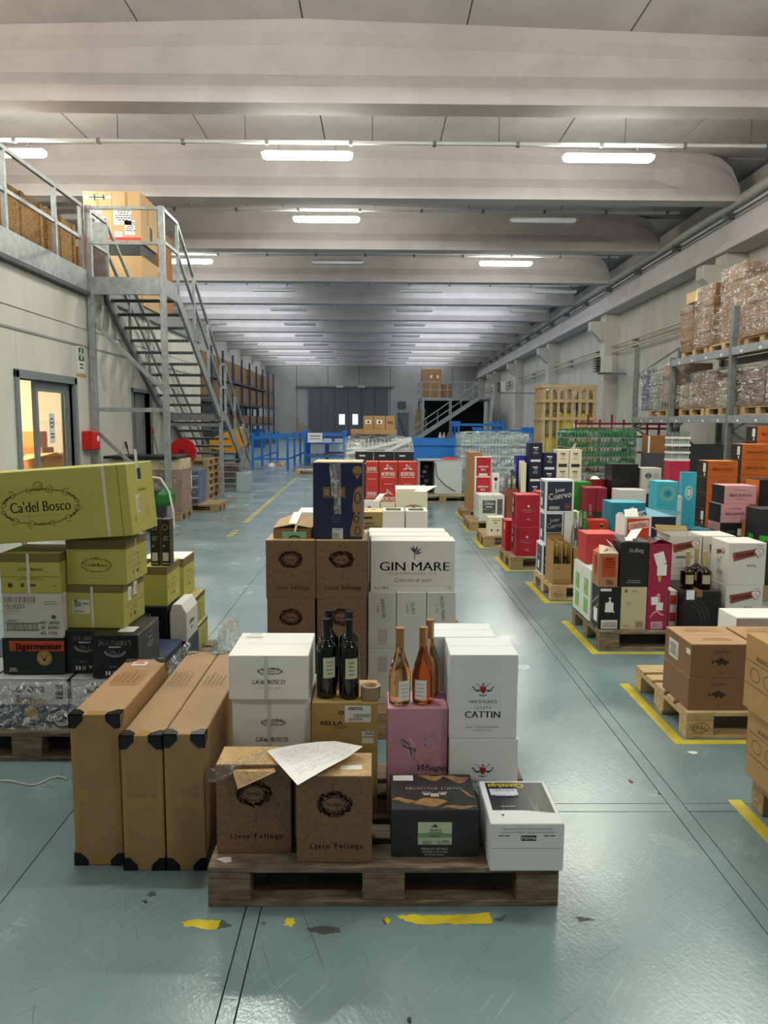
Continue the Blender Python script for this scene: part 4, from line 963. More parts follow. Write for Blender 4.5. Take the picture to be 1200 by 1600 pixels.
MB().add([(x, y, hh + .0006) for x, y in c5.v], c5.f).build('side_print', P('#b49c90', .5, 'print'), tr_)

# pink carton with rose bottles
pk = K('carton', 'pink wine carton with a pale winged crest carrying three rose bottles', 605, 699, 1107, 1222, DK, P('#c98fa3', .6, 'card', .05), Y=2.83, vback=1080, group=gA, top=P('#e8a9bd', .6))
wing = P2()
for i in range(8):
    a0 = 2.75 - i * .2; L = .085 - .004 * abs(i - 3); bx, by = -.02 - .003 * i, .005 - .006 * i
    tip = (bx + L * math.cos(a0) - .006 * i, by + L * math.sin(a0)); mx, my = (bx + tip[0]) / 2, (by + tip[1]) / 2; nx, ny = -math.sin(a0) * .009, math.cos(a0) * .009
    wing.stroke([(bx, by), (mx + nx, my + ny), tip, (mx - nx, my - ny), (bx, by)], .0028)
for i in range(9): q = i * .7; wing.ring(.035 + .022 * math.cos(q), .045 + .026 * math.sin(q), .013, .012, .0028, 12)
wing.ring(.035, .035, .026, .034, .003).stroke([(.02, .04), (.035, .045), (.05, .04)], .003).stroke([(.028, .015), (.04, .012), (.05, .02)], .003)
for s in range(4): wing.stroke([(-.01 + (.055 + .009 * s) * math.cos(a), -.03 + (.03 + .009 * s) * math.sin(a)) for a in [3.3 + q * .28 for q in range(13)]], .0035, .002)
wing.stroke([(-.05, .05), (-.03, .02), (-.028, -.01), (-.012, -.04), (.0, -.05)], .007, .003).stroke([(-.05, -.085), (-.03, -.062), (.0, -.055), (.03, -.07)], .006, .003)
deco(pk, 'F', wing, P('#d9b6c4', .6, 'print', .03), 'winged_crest', cx=.58, cy=.60, lift=2)
deco(pk, 'F', P2().text('Whispering', 0, 0, .03, 'script', w=.165), ink, cx=.83, cy=.44, lift=4)
zt = top_of(pk) + .001
gR = 'rose bottles on the pink carton'
cork = P('#a87b4a', .35, 'foil', .15, 30, .35)
for (u, yy, nm, m_, ly) in ((624.5, 2.885, 'pale amber rose bottle with white label, left one on the pink carton', rose_glass2, 1), (661, 2.895, 'deep orange rose bottle with white label, right one on the pink carton', rose_glass, 1), (671, 2.99, 'rose bottle standing behind the other two on the pink carton', rose_glass2, 0)):
    x = at(u, 1060, yy).x
    b_ = bottle('rose_bottle', nm, x, yy, zt, .30 if ly else .305, .043, m_, group=gR, cap=cork, caph=.24, lab=label_w if ly else None, lw=.55, lz=.08, lh=.26, slope=True, neck=.34, n=28)
    b_.rotation_euler = (0, 0, .45 if u < 630 else (-.3 if u == 661 else 0))
    pass
    if ly: label_print(b_, .043, .30, .08, .26, P('#8e8f94', .5, 'print'), 5)
# white Alsace cartons, two columns
def cattin(o, name=True):
    r_ = P('#a3202c', .5, 'print'); g = P('#3a3a42', .5, 'print')
    s = P2()
    for i in (-1, 1):
        s.stroke([(i * .012, .012), (i * .022, .022), (i * .03, .024)], .0025, .001).stroke([(i * .012, -.002), (i * .026, -.004), (i * .034, .004)], .003, .001)
        for j in range(5): s.poly([(-.005, 0), (0, .003), (.005, 0), (0, -.003)], i * (.018 + .005 * j), -.006 - .004 * math.sin(j) + .003 * j, j * .7 * i)
    for j in range(5): s.poly([(-.004, 0), (0, .0025), (.004, 0), (0, -.0025)], -.012 + .006 * j, -.026 + .002 * abs(j - 2), j * .4)
    s.poly([(-.003, .018), (0, .03), (.003, .018)])
    deco(o, 'F', s, g, 'crest', cx=.49, cy=.60, lift=2)
    deco(o, 'F', P2().poly([(-.011, .012), (.011, .012), (.012, -.004), (0, -.018), (-.012, -.004)]).poly([(-.008, .016), (0, .022), (.008, .016)]), r_, 'crest_shield', cx=.49, cy=.60, lift=3)
    deco(o, 'F', P2().text("VINS D'ALSACE", 0, 0, .0125, 'sans', w=.108).text('JOSEPH', 0, -.024, .011, 'spaced', w=.066), g, cx=.49, cy=.455, lift=2)
    deco(o, 'F', P2().text('CATTIN', 0, 0, .027, 'serif', w=.135), ink, cx=.49, cy=.30, lift=2)
    deco(o, 'F', P2().text('68420   VOEGTLINSHOFFEN', 0, 0, .0085, 'light', w=.125).text('(Haut-Rhin) France', 0, -.012, .008, 'light', w=.078), P('#5a5a62', .6, 'print'), cx=.49, cy=.145, lift=2)
    deco(o, 'L', P2().lines(0, 0, .1, 1, .004, .004, rot=.0), g, cx=.5, cy=.62, lift=2)
gC = 'white Alsace wine cartons'
c1 = K('carton', 'white wine carton with red crest, lower front one at the right of the pallet', 702, 809, 1145, 1249, DK, white_c, Y=2.80, d=.24, group=gC, h=.31); cattin(c1)
c2 = K('carton', 'white wine carton with red crest reading its full name, upper front one', 703, 809, 1003, 1142, top_of(c1) + .001, white_c, Y=2.80, d=.24, group=gC, seam='x', h=.325); cattin(c2)
c3 = carton('carton', 'white wine carton with red crest, lower one at the back behind the front stack', 'carton', c1.location.x - c1['_w'] / 2 - .045, c1.location.x + c1['_w'] / 2 - .05, 3.045, DK, .31, .215, white_c, gC)
c4_ = carton('carton', 'white wine carton with red crest, upper one at the back behind the front stack', 'carton', c1.location.x - c1['_w'] / 2 - .05, c1.location.x + c1['_w'] / 2 - .055, 3.045, DK + .311, .325, .215, white_c, gC, seam='x')

# three long upright cartons with black corner guards
def long_carton(u0, u1, vt, vb, vbk, label, seed, red=False):
    c = K('long_carton', label, u0, u1, vt, vb, 0.0, ramp_mat('long_board', [(.3, '#987650'), (.7, '#a9865c')], 5, rough=.6, bump=0), vback=vbk, bev=.004, group='long tan cartons left of the front pallet')
    W, D, Hh = c['_w'], c['_d'], c['_h']; t = .0025
    for sx in (-1, 1):
        for yy in (0, D):
            for zz in (0, Hh):
                s = .052; mb = MB(); X = sx * W / 2; sy = 1 if yy == 0 else -1; sz = 1 if zz == 0 else -1
                # three bevel-cut faces of a moulded corner guard
                o_ = (X + sx * t, yy - sy * t, zz - sz * t)
                fx = [(0, 0), (s, 0), (s, s * .45), (s * .45, s), (0, s)]
                a = [(o_[0] - sx * p, o_[1], o_[2] + sz * q) for p, q in fx]; b = [(o_[0], o_[1] + sy * p, o_[2] + sz * q) for p, q in fx]; d = [(o_[0] - sx * p, o_[1] + sy * q, o_[2]) for p, q in fx]
                for face, off in ((a, (0, sy * t, 0)), (b, (-sx * t, 0, 0)), (d, (0, 0, sz * t))):
                    n_ = 5; mb.add(face + [tuple(p[i] + off[i] for i in range(3)) for p in face], [tuple(range(5)), tuple(range(5, 10))] + [(i, (i + 1) % 5, (i + 1) % 5 + 5, i + 5) for i in range(5)])
                if zz == 0: mb.v = [(x, y, max(z, 0.0)) for x, y, z in mb.v]
                mb.build('corner_guard', black_plastic, c)
    slab(c, 'F', .5, .5, W - .01, .045, tape_brown, 'tape', .001) if seed != 1 else [slab(c, 'F', f, .47, W * .32, .045, tape_brown, 'tape', .001) for f in (.19, .8)]
    for f in (.09, .91): slab(c, 'F', f, .5, W * .12, Hh - .12, tape_brown, 'tape', .0008)
    slab(c, 'T', .5, .03, W - .11, .045, tape_brown, 'tape', .001); slab(c, 'F', .5, .97, W - .11, .03, tape_brown, 'tape', .001); slab(c, 'F', .5, .035, W - .11, .03, tape_brown, 'tape', .001)
    pr = P('#7d5c38', .6, 'print', .05)
    if red:
        slab(c, 'T', .52, .62, W * .62, .2, P('#a57f52', .3, 'tape'), 'tape'); slab(c, 'T', .42, .9, W * .42, .065, P('#b53a3a', .5), 'label'); slab(c, 'T', .42, .9, W * .36, .05, label_w, 'label', lift=4)
        deco(c, 'T', P2().rect(0, 0, W * .25, .012).rect(0, .014, W * .15, .008), P('#b53a3a', .5), cx=.42, cy=.9, lift=8)
    deco(c, 'T', P2().lines(0, 0, .18 if seed > 1 else .14, 5, W * .125, .006, rot=math.pi / 2, seed=seed, align=1), pr, cx=.5, cy=.62 if seed == 1 else .6, lift=4)
    return c
L1 = long_carton(113, 190, 1117, 1352, 1030, 'leftmost of three long tan cartons with black corner guards and a red sticker', 1, True)
L2 = long_carton(191, 255.5, 1150, 1360, 1018, 'middle of three long tan cartons with black corner guards', 2)
L3 = long_carton(258, 321, 1148, 1360, 1018, 'rightmost of three long tan cartons with black corner guards, side panel buckled', 3)
# ragged sheet of wrapping beyond the long cartons
def crumple(name, label, pts, m, seed, amp=.03, cat='plastic film', n=14):
    """crumpled film: a mound over a ground outline given as x0, x1, y0, y1, z0, z1"""
    x0, x1, y0, y1, z0, z1 = pts; r = random.Random(seed); V = []; F = []
    for i in range(n + 1):
        for j in range(n + 1):
            s, t = i / n, j / n; bump = math.sin(s * math.pi) ** .6 * math.sin(t * math.pi) ** .6
            V.append((x0 + (x1 - x0) * s + r.uniform(-amp, amp) * bump, y0 + (y1 - y0) * t + r.uniform(-amp, amp) * bump, z0 + (z1 - z0) * bump * r.uniform(.6, 1.05)))
    for i in range(n):
        for j in range(n): F.append((i * (n + 1) + j, (i + 1) * (n + 1) + j, (i + 1) * (n + 1) + j + 1, i * (n + 1) + j + 1))
    o = MB().add(V, F).build(name, m); tag(o, label, cat); return o
crumple('crumpled_film', 'crumpled clear plastic film heaped behind the long tan cartons', (-1.06, -.78, 4.48, 4.95, 0.001, .46), film_crumple, 4)

# ================================================================ SECOND PALLET OF THE CENTRE ROW
g2 = 'mottled brown wine cartons on the second pallet'
YR = 3.87
cols = [(415.5, 493), (494, 573.5)]
hL = .301
for ci, (u0, u1) in enumerate(cols):
    for k in range(3):
        lv = ['bottom', 'middle', 'top'][k]
        x0, x1 = at(u0, 900, YR).x, at(u1, 900, YR).x
        o = carton('carton', f'mottled brown wine carton of the second pallet, {lv} of the {["left", "right"][ci]} column', 'carton', x0 + (.004 if k < 2 else 0), x1 - (.004 if k < 2 else 0), YR, DK + k * (hL + .001), hL, .20, livio, g2, top=livio_top, seam='x' if k == 2 else None, far=1.3)
        if k: livio_box(o)
ztop = DK + 3 * (hL + .001) + .003
for ci, (u0, u1) in enumerate(cols):
    for k in range(3):
        x0, x1 = at(u0, 900, YR).x, at(u1, 900, YR).x
        o = carton('carton', f'plain brown wine carton at the back of the second pallet, {["bottom", "middle", "top"][k]} of the {["left", "right"][ci]} column', 'carton', x0, x1, YR + .215, DK + k * (hL + .001), hL, .2, livio, g2, top=livio_top if k == 2 else None)
nb = K('carton', 'tall navy blue carton taped down its front, standing on the brown wine cartons', 489, 566, 733, 851, ztop, navy, Y=3.90, d=.27, h=.392, far=1, rz=-.02)
W, Hh = nb['_w'], nb['_h']
for s_ in (0, 1):
    b_ = MB(); y0, y1 = (.001, .133) if s_ == 0 else (.137, .269); b_.box(-W / 2 + .002, W / 2 - .002, y0, y1, Hh, Hh + .004); b_.build('flap', P('#d8c8a0', .7), nb)
wt = film('wrinkled_clear_tape', .15, .9, 40, '#e6e6e6', (1.6, 1, .5))
slab(nb, 'F', .42, .78, .034, Hh * .42, wt, 'wrinkled_tape', .0015, rot=.07, lift=6); slab(nb, 'F', .5, .66, .034, Hh * .66, wt, 'wrinkled_tape', .0015, lift=9)
kr = P('#9b7a50', .65, 'print', .06)
deco(nb, 'F', P2().rect(0, .0305, .112, .004).rect(0, -.0305 + .012, .112, .004).rect(-.054, .006, .004, .05).rect(.054, .006, .004, .05).rect(-.036, .006, .026, .036).rect(.036, .006, .026, .036), kr, 'printed_frame', cx=.43, cy=.6, lift=2)
deco(nb, 'F', P2().disc(.0, .0, .024, .024, 20).poly([(-.018, -.016), (.018, -.016), (.0, -.045)]), kr, 'printed_art', cx=.9, cy=.9, lift=2)
deco(nb, 'F', P2().poly([(.0, .10), (.018, .11), (.03, .10), (.03, -.15), (-.03, -.15), (-.032, -.12), (-.012, -.04), (-.02, .0), (-.014, .07)]), kr, 'printed_art', cx=.88, cy=.42, lift=2)
deco(nb, 'F', P2().ring(.006, .05, .018, .03, .006).ring(.0, -.06, .014, .02, .005).ring(.006, -.12, .016, .022, .005).rect(-.01, -.03, .008, .012).rect(.012, -.03, .008, .012), navy, 'printed_art', cx=.88, cy=.42, lift=4)
slab(nb, 'F', .5, .075, .055, .055, P('#d5d7d8', .4, 'paper'), 'label', lift=12); deco(nb, 'F', P2().bars(-.008, -.008, .03, .03, rot=0).lines(0, .02, .045, 1, .004, .003), ink, cx=.5, cy=.075, lift=18)
deco(nb, 'F', P2().lines(0, .04, .05, 2, .012, .004).lines(0, -.02, .04, 3, .014, .004, seed=8), P('#5c6a86', .5, 'print'), cx=.45, cy=.3, lift=2)
oc = K('carton', 'low brown carton with lifted flaps and a mint green label on the wine cartons', 427, 487, 826, 849, ztop, kraft, Y=3.92, d=.27, far=1)
W, D_, Hh = oc['_w'], oc['_d'], oc['_h']
MB().plate([(-W / 2, 0, Hh + .002), (0, 0, Hh + .02), (0, D_, Hh + .05), (-W / 2, D_, Hh + .012)], .003).build('flap', tan_lt, oc); MB().plate([(0.002, 0, Hh + .022), (W / 2, 0, Hh + .002), (W / 2, D_, Hh + .012), (.002, D_, Hh + .05)], .003).build('flap', tan_lt, oc)
MB().plate([(-.022, .002, Hh + .0245), (.022, .002, Hh + .0245), (.022, D_, Hh + .055), (-.022, D_, Hh + .055)], .001).build('tape', tape_brown, oc)
MB().plate([(.016, .0, Hh + .021), (.028, .0, Hh + .021), (.018, -.008, Hh - .014), (.008, -.008, Hh - .014)], .001).build('tape_end', label_w, oc)
slab(oc, 'F', .55, .36, W * .62, Hh * .7, P('#86b89c', .5, 'paper'), 'label', lift=2); deco(oc, 'F', P2().lines(0, .018, .07, 1, .004, .003).ring(0, -.022, .03, .016, .008, 16, 0, math.pi), ink, cx=.55, cy=.45, lift=6)
# gin and plain white cartons on the right of the second pallet
gm = K('carton', 'large white gin carton with a sprig emblem, front one on top of the white cartons', 579, 711, 845, 929, DK + .614, white, Y=4.0, d=.155, far=1, group='large white gin cartons')
gm_h = gm['_h']
dkb = P('#46486a', .6, 'print', .05)
deco(gm, 'F', P2().text('GIN MARE', 0, 0, .05, 'serif', w=.37), dkb, cx=.52, cy=.505, lift=2)
deco(gm, 'F', P2().text('MEDITERRANEAN GIN', 0, 0, .016, 'spaced', w=.25).lines(0, -.04, .0, 0, .01, .01), P('#8b8678', .6, 'print'), cx=.5, cy=.36, lift=2)
deco(gm, 'F', P2().text('Colección de autor', 0, 0, .024, 'script', w=.2), P('#6a6876', .6, 'print'), cx=.5, cy=.235, lift=2)
sp = P2().stroke([(0, -.03), (-.002, 0), (.004, .03)], .004, .002)
for a_, l_ in ((2.2, .04), (1.75, .045), (1.2, .05), (.75, .05), (.35, .045)): sp.poly([(0, 0), (l_ * .5, .005), (l_, 0), (l_ * .5, -.005)], -.001, -.008 + a_ * .006, a_)
deco(gm, 'F', sp, dkb, 'sprig_emblem', cx=.52, cy=.75, lift=2)
deco(gm, 'F', P2().text('3 x 1,75 L', -.165, 0, .014, 'bold').ring(.195, 0, .007, .007, .002), P('#3a3a3a', .6, 'print'), cx=.5, cy=.075, lift=2)
slab(gm, 'F', .6, .115, .32, .0015, P('#a9a89e', .6, 'print'), 'printed_rule')
for k in range(2):
    o = carton('carton', ['large white gin carton, middle one of the three in a row', 'large white gin carton, rearmost of the three in a row'][k], 'carton', gm.location.x - gm['_w'] / 2 + [-.008, -.012][k], gm.location.x + gm['_w'] / 2 - [.012, .022][k], 4.0 + .158 * (k + 1), DK + .614, gm_h + [.002, .004][k], .153, white, 'large white gin cartons')
hand = P('#6f7178', .7, 'print', .1)
for ci, (u0, u1) in enumerate([(575.5, 618.5), (619.5, 665.5), (666.5, 711)]):
    for k in range(2):
        x0, x1 = at(u0, 980, 4.0).x, at(u1, 980, 4.0).x
        o = carton('carton', f'plain white bottle carton, {["lower", "upper"][k]} one in the {["left", "middle", "right"][ci]} column under the gin carton', 'carton', x0, x1, 3.99, DK + k * .307, .306, .46, P('#d9dad8', .6), 'plain white bottle cartons under the gin carton', far=1.2)
        if k: deco(o, 'F', P2().text(['AINGUA', 'VURY', 'AUDI MAN'][ci], .0, .03, .02, 'sans', rot=-math.pi / 2 + .08).text('14 700', -.03, .03, .012, 'sans', rot=-math.pi / 2 + .08), hand, 'handwritten_marks', cx=.55, cy=.62, lift=3)
        if ci == 0: slab(o, 'F', .52, .2 if k else .72, .05, .085, P('#c0c0b2', .3, 'tape'), 'tape')

# ================================================================ LEFT STACKS
def shell(name, x0, x1, y0, y1, z0, z1, m, parent, seed=1, amp=.02, n=(8, 4, 7), faces='FLRT', bulge=0.0):
    """wrinkled film skin over a load"""
    r = random.Random(seed); mb = MB()
    def J(): return r.uniform(-amp, amp)
    def grid(P0, U, V, Nn, a, b):
        vv = []
        for i in range(a + 1):
            for j in range(b + 1):
                s, t = i / a, j / b; e = 0 if (i in (0, a) or j in (0, b)) else 1
                k = .3 * (J() + amp) + e * (J() + amp * .5) + bulge * math.sin(s * math.pi) * math.sin(t * math.pi)
                vv.append(P0 + U * s + V * t + Nn * k)
        mb.add(vv, [(i * (b + 1) + j, (i + 1) * (b + 1) + j, (i + 1) * (b + 1) + j + 1, i * (b + 1) + j + 1) for i in range(a) for j in range(b)])
    W, D, Hh = Vector((x1 - x0, 0, 0)), Vector((0, y1 - y0, 0)), Vector((0, 0, z1 - z0)); O = Vector((x0, y0, z0))
    if 'F' in faces: grid(O, W, Hh, Vector((0, -1, 0)), n[0], n[2])
    if 'L' in faces: grid(O + D, -D, Hh, Vector((-1, 0, 0)), n[1], n[2])
    if 'R' in faces: grid(O + W, D, Hh, Vector((1, 0, 0)), n[1], n[2])
    if 'T' in faces: grid(O + Hh, W, D, Vector((0, 0, 1)), n[0], n[1])
    return mb.build(name, m, parent)
def lime_box(o, big=False, art=True, strap=True, side='R'):
    W, Hh = o['_w'], o['_h']; pr = P('#4c4718', .6, 'print', .05)
    if big:
        deco(o, 'F', P2().curls(0, 0, .19, .085, t=.0035).ring(-.0, .1, .025, .022, .003).text('CB', 0, .1, .018, 'script'), P('#6f6a2a', .6, 'print', .05), 'printed_scrolls', cx=.56, cy=.49, lift=2)
        deco(o, 'F', P2().text("Ca'del Bosco", 0, 0, .055, 'serif', w=.30), P('#2b2712', .6, 'print', .05), cx=.56, cy=.5, lift=3)
        deco(o, 'F', P2().text('FRANCIACORTA', 0, 0, .008, 'spaced', w=.16), P('#6f6a2a', .6, 'print', .05), cx=.57, cy=.37, lift=3)
    elif art:
        k = W / .31
        deco(o, 'F', P2().curls(0, 0, .075 * k, .034 * k, t=.002).disc(0, .036 * k, .007 * k), P('#6f6a2a', .6, 'print', .05), 'printed_scrolls', cx=.5, cy=.45, lift=2)
        deco(o, 'F', P2().text("Ca'del Bosco", 0, 0, .018 * k, 'serif', w=.115 * k), P('#2b2712', .6, 'print', .05), cx=.5, cy=.46, lift=3)
        deco(o, 'F', P2().text('FRANCIACORTA', 0, 0, .006, 'spaced', w=.07), pr, cx=.5, cy=.16, lift=3)
    if side:
        deco(o, side, P2().text("Ca'del Bosco", 0, 0, .014, 'serif', w=.09).lines(0, -.06, .12, 3, .009, .0025).rect(-.06, -.09, .012, .02).rect(.0, -.09, .03, .018), pr, cx=.5, cy=.62, lift=2)
        slab(o, side, .5, .48, o['_d'] - .002, .002, P('#5d581f', .6), 'flap_edge')
gl_ = 'lime green wine cartons on the left'
YS = 3.72
ZA = .392
cor_top = P('#c6c9cc', .5, 'card', .04)
for i, xx in enumerate((-2.26, -1.88, -1.50)):
    for j, yy in enumerate((3.66, 4.02)):
        o = carton('carton', f'grey and navy beer carton under crinkled film, {["far left", "middle", "right"][i]} one of the {["front", "back"][j]} row', 'carton', xx, xx + .37, yy, DK, ZA - DK - .001, .35, P('#1e2f52', .5), 'film-wrapped beer cartons', far=1)
        if j == 0:
            slab(o, 'F', .5, .74, .36, .125, cor_top, 'printed_band'); slab(o, 'T', .5, .5, .365, .345, cor_top, 'lid_panel')
            deco(o, 'F', P2().text('Corona', -.02, .018, .05, 'black', w=.18).text('Extra', -.02, -.038, .034, 'black', w=.1), P('#1d2c4c', .5, 'print'), cx=.5, cy=.76, lift=4)
            deco(o, 'F', P2().rect(0, 0, .036, .055).rect(.0, -.04, .036, .012), P('#1d2c4c', .5, 'print'), cx=.88, cy=.78, lift=4); deco(o, 'F', P2().text('24', 0, 0, .022, 'bold'), inkw, cx=.88, cy=.79, lift=7)
            deco(o, 'F', P2().disc(0, 0, .035), P('#b08c4c', .4, 'print'), 'round_emblem', cx=.5, cy=.3, lift=2); deco(o, 'F', P2().ring(0, 0, .04, .04, .006).ring(0, 0, .028, .028, .004), inkw, 'round_emblem', cx=.9, cy=.2, lift=2)
            deco(o, 'F', P2().text('CERVEZA', 0, 0, .03, 'bold', w=.16), P('#c08a5c', .5, 'print'), cx=.5, cy=.55, lift=5)
fb = shell('crinkled_film', -2.32, -1.10, 3.625, 4.385, .15, ZA + .0, film('crinkled_wrap', .14, .95, 26, '#ffffff'), None, 3, .022, (26, 14, 9), 'FR'); tag(fb, 'crinkled clear film wrapped around the beer cartons at the left frame edge', 'plastic film')
mb = MB(); r_ = random.Random(9); pts = []
for i in range(30): s = i / 29; p = gnd(-20 + 125 * s, 1222 - 9 * math.sin(s * 9) * s, .004); pts.append((p.x, p.y, .006))
t = mb.path(pts, .004, 5).build('loose_strap', tape_white); tag(t, 'thin white strap curling on the floor below the left pallet', 'strap')
# stack A at the frame edge
jg = K('carton', 'dark green liqueur carton with an orange name band and gold round emblem', 4, 101, 1000, 1060, ZA + .006, P('#12221c', .5), Y=YS, d=.30, h=.182, far=1)
slab(jg, 'F', .56, .78, jg['_w'] * .88, .052, P('#c0472a', .5, 'print'), 'name_band'); deco(jg, 'F', P2().text('Jägermeister', 0, 0, .036, 'black', w=.235), ink, cx=.6, cy=.79, lift=4)
deco(jg, 'F', P2().disc(0, 0, .038), P('#b9975a', .4, 'print'), 'round_emblem', cx=.68, cy=.45, lift=6); deco(jg, 'F', P2().ring(0, 0, .032, .032, .002).stroke([(-.012, .012), (0, -.01), (.012, .012)], .004).stroke([(-.018, .018), (-.008, .004)], .003).stroke([(.018, .018), (.008, .004)], .003).disc(0, -.008, .007), P('#3a2c16', .5, 'print'), 'emblem_lines', cx=.68, cy=.45, lift=10)
deco(jg, 'F', P2().lines(0, 0, .04, 3, .007, .003), inkw, cx=.16, cy=.1, lift=2)
wg = K('carton', 'greyish white liquor carton printed with barcodes and order numbers, third up at the left edge', 4, 97, 928, 998, top_of(jg) + .001, P('#cfcac6', .6), Y=YS, d=.30, h=.224, far=1)
dg = P('#4c484c', .6, 'print', .05)
deco(wg, 'F', P2().bars(-.06, .082, .15, .03, seed=2).lines(-.1, .018, .09, 3, .012, .003), P('#77706f', .6, 'print'), cx=.5, cy=.5, lift=2)
deco(wg, 'F', P2().text('1014253', -.085, .05, .022, 'sans').lines(.09, .06, .08, 2, .012, .003).bars(-.05, -.055, .15, .03).text('ITF/SCC', -.1, -.024, .01, 'bold').rect(-.05, -.0375, .165, .004).rect(-.05, -.0725, .165, .004).text('NO  24101', .085, -.033, .016, 'bold').text('SE  60901', .085, -.058, .016, 'bold').text('6FL  0,70L', .08, -.086, .015, 'bold').rect(.105, -.005, .02, .018), dg, cx=.5, cy=.5, lift=2)
la = K('carton', 'lime green wine carton taped with a white strap at the left frame edge', 0, 94, 865, 926, top_of(wg) + .001, lime, Y=YS, d=.30, h=.199, far=1, group=gl_, band=(.22, olive))
deco(la, 'F', P2().text("Ca'del Bosco", 0, .022, .017, 'serif', w=.12).lines(0, -.03, .14, 2, .007, .0025).rect(-.1, -.058, .022, .02).rect(-.04, -.058, .016, .02).rect(0.01, -.058, .03, .012).rect(.12, -.06, .02, .004), P('#4c4718', .6, 'print', .05), cx=.5, cy=.5, lift=2)
slab(la, 'F', .5, .42, la['_w'] - .004, .0025, P('#5d581f', .6), 'flap_edge'); slab(la, 'F', .47, .5, .014, la['_h'] - .002, tape_white, 'strap', .001, lift=8)
# stack B
jds = P('#131315', .35, 'card', .2)
def jack(o, face='F', f2='R', cx=.5):
    g = P('#cfccc6', .6, 'print', .05)
    for f, k in ((face, 1), (f2, 1)):
        if not f: continue
        W, Hh = (o['_w'], o['_h']) if f == 'F' else (o['_d'], o['_h'])
        deco(o, f, P2().text("JACK DANIEL'S", 0, .07, .026, 'serif', w=min(.16, W * .75)).ring(0, .028, .052, .03, .003, 24, math.pi, 2 * math.pi).ring(0, .028, .044, .022, .002, 24, math.pi, 2 * math.pi).text('No.7', 0, .025, .018, 'serif').rect(0, .048, .06, .006).text('6 x 1 L', -.01, -.05, .009).rect(-.045, -.083, .008, .02).rect(-.03, -.083, .01, .02).rect(-.012, -.083, .004, .02).rect(-.003, -.083, .004, .02).poly([(.012, -.08), (.024, -.07), (.036, -.08)]).rect(.024, -.085, .003, .012), g, cx=cx if f == 'F' else .55, cy=.5, lift=2)
hj = .216
j1 = carton('carton', 'black whiskey carton partly hidden behind the front black whiskey carton on the left', 'carton', -1.545, -1.392, 3.86, ZA + .006, hj, .28, jds, 'black whiskey cartons on the left', far=1); jack(j1, f2=None, cx=.62)
j1.location.x = at(102, 1000, 3.86).x + .1275
x0 = at(150, 1010, 3.72).x
j1.location.y = 3.74
j2 = carton('carton', 'front black whiskey carton with the name curved on its front and side', 'carton', x0, at(216, 1010, 3.66).x, 3.66, ZA + .006, hj, .36, jds, 'black whiskey cartons on the left', far=1); jack(j2)
slab(j2, 'T', .65, .3, .08, .1, label_w)
zl = ZA + .006 + hj + .001
l2 = carton('carton', 'lime green wine carton with a shipping label and strap, below the scroll-print one', 'carton', at(104, 950, 3.78).x, at(194, 950, 3.78).x, 3.78, zl, .218, .31, lime, gl_, far=1, band=(.17, olive), rz=-.03)
lime_box(l2, art=False); slab(l2, 'F', .25, .5, .088, .07, P('#dad8cc', .5, 'paper'), 'label', lift=2)
deco(l2, 'F', P2().lines(-.015, .012, .045, 4, .007, .003).bars(.025, .018, .03, .014).bars(-.01, -.022, .045, .01).poly([(-.035, .03), (-.025, .038), (-.015, .03)]), ink, cx=.25, cy=.5, lift=7)
slab(l2, 'F', .45, .5, .013, .206, tape_white, 'strap', .001, lift=10)
for cy_, cz_ in ((.28, .74), (.55, .79)): slab(l2, 'R', cy_, cz_, .05, .07, label_w, 'label', lift=3, rot=-.1); deco(l2, 'R', P2().bars(0, 0, .016, .04), ink, cx=cy_, cy=cz_, lift=10)
l3 = carton('carton', 'lime green wine carton with a full scroll print directly under the big tilted one', 'carton', at(103, 880, 3.78).x, at(198, 880, 3.78).x, 3.78, top_of(l2) + .001, .222, .31, lime, gl_, far=1, band=(.19, olive), rz=-.03); lime_box(l3)
slab(l3, 'R', .45, .5, .013, .212, tape_white, 'strap', .001, lift=3)
# big tilted carton
a_ = -.075
zt3 = top_of(l3)
big = carton('carton', 'biggest lime green wine carton lying tilted on top of the left stack', 'carton', -.5, .5, 0, 0, .347, .36, lime, gl_, far=1)
cr = at(208, 838, 3.70)
big.rotation_euler = (0, a_, -.05)
Rm = big.rotation_euler.to_matrix(); off = Rm @ Vector((.5, 0, 0)); big.location = (cr.x - off.x, cr.y - off.y, zt3 + .004 + .0)
lo = min((Rm @ Vector((x, y, 0))).z + (Rm @ Vector((0, 0, 0))).z for x in (-.5, .5) for y in (0, .36))
big.location.z = top_of(l3) + .008 + math.tan(.075) * (big.location.x - (l3.location.x - .17))
lime_box(big, True, side=None)
deco(big, 'R', P2().text("Ca'del Bosco", 0, 0, .02, 'serif', w=.12).lines(.05, -.13, .07, 5, .012, .003).rect(-.12, -.14, .014, .03).rect(.14, -.12, .012, .02), P('#8a8434', .6, 'print'), cx=.5, cy=.62, lift=2)
slab(big, 'R', .45, .84, .05, .055, P('#14130c', .6), 'hand_hole', .001, lift=4); slab(big, 'R', .4, .96, .04, .16, tape_white, 'tape', .001, lift=2)
slab(big, 'R', .3, .42, .045, .09, P('#dcdac8', .5, 'paper'), 'label', lift=2); deco(big, 'R', P2().bars(0, 0, .02, .06), ink, cx=.3, cy=.42, lift=8)
slab(big, 'F', .885, .5, .014, .343, tape_white, 'strap', .001, lift=4); slab(big, 'F', .955, .5, .003, .343, P('#5d581f', .6), 'flap_edge')
slab(big, 'T', .9, .6, .16, .04, tape_white, 'tape', .001, rot=.3, lift=3)
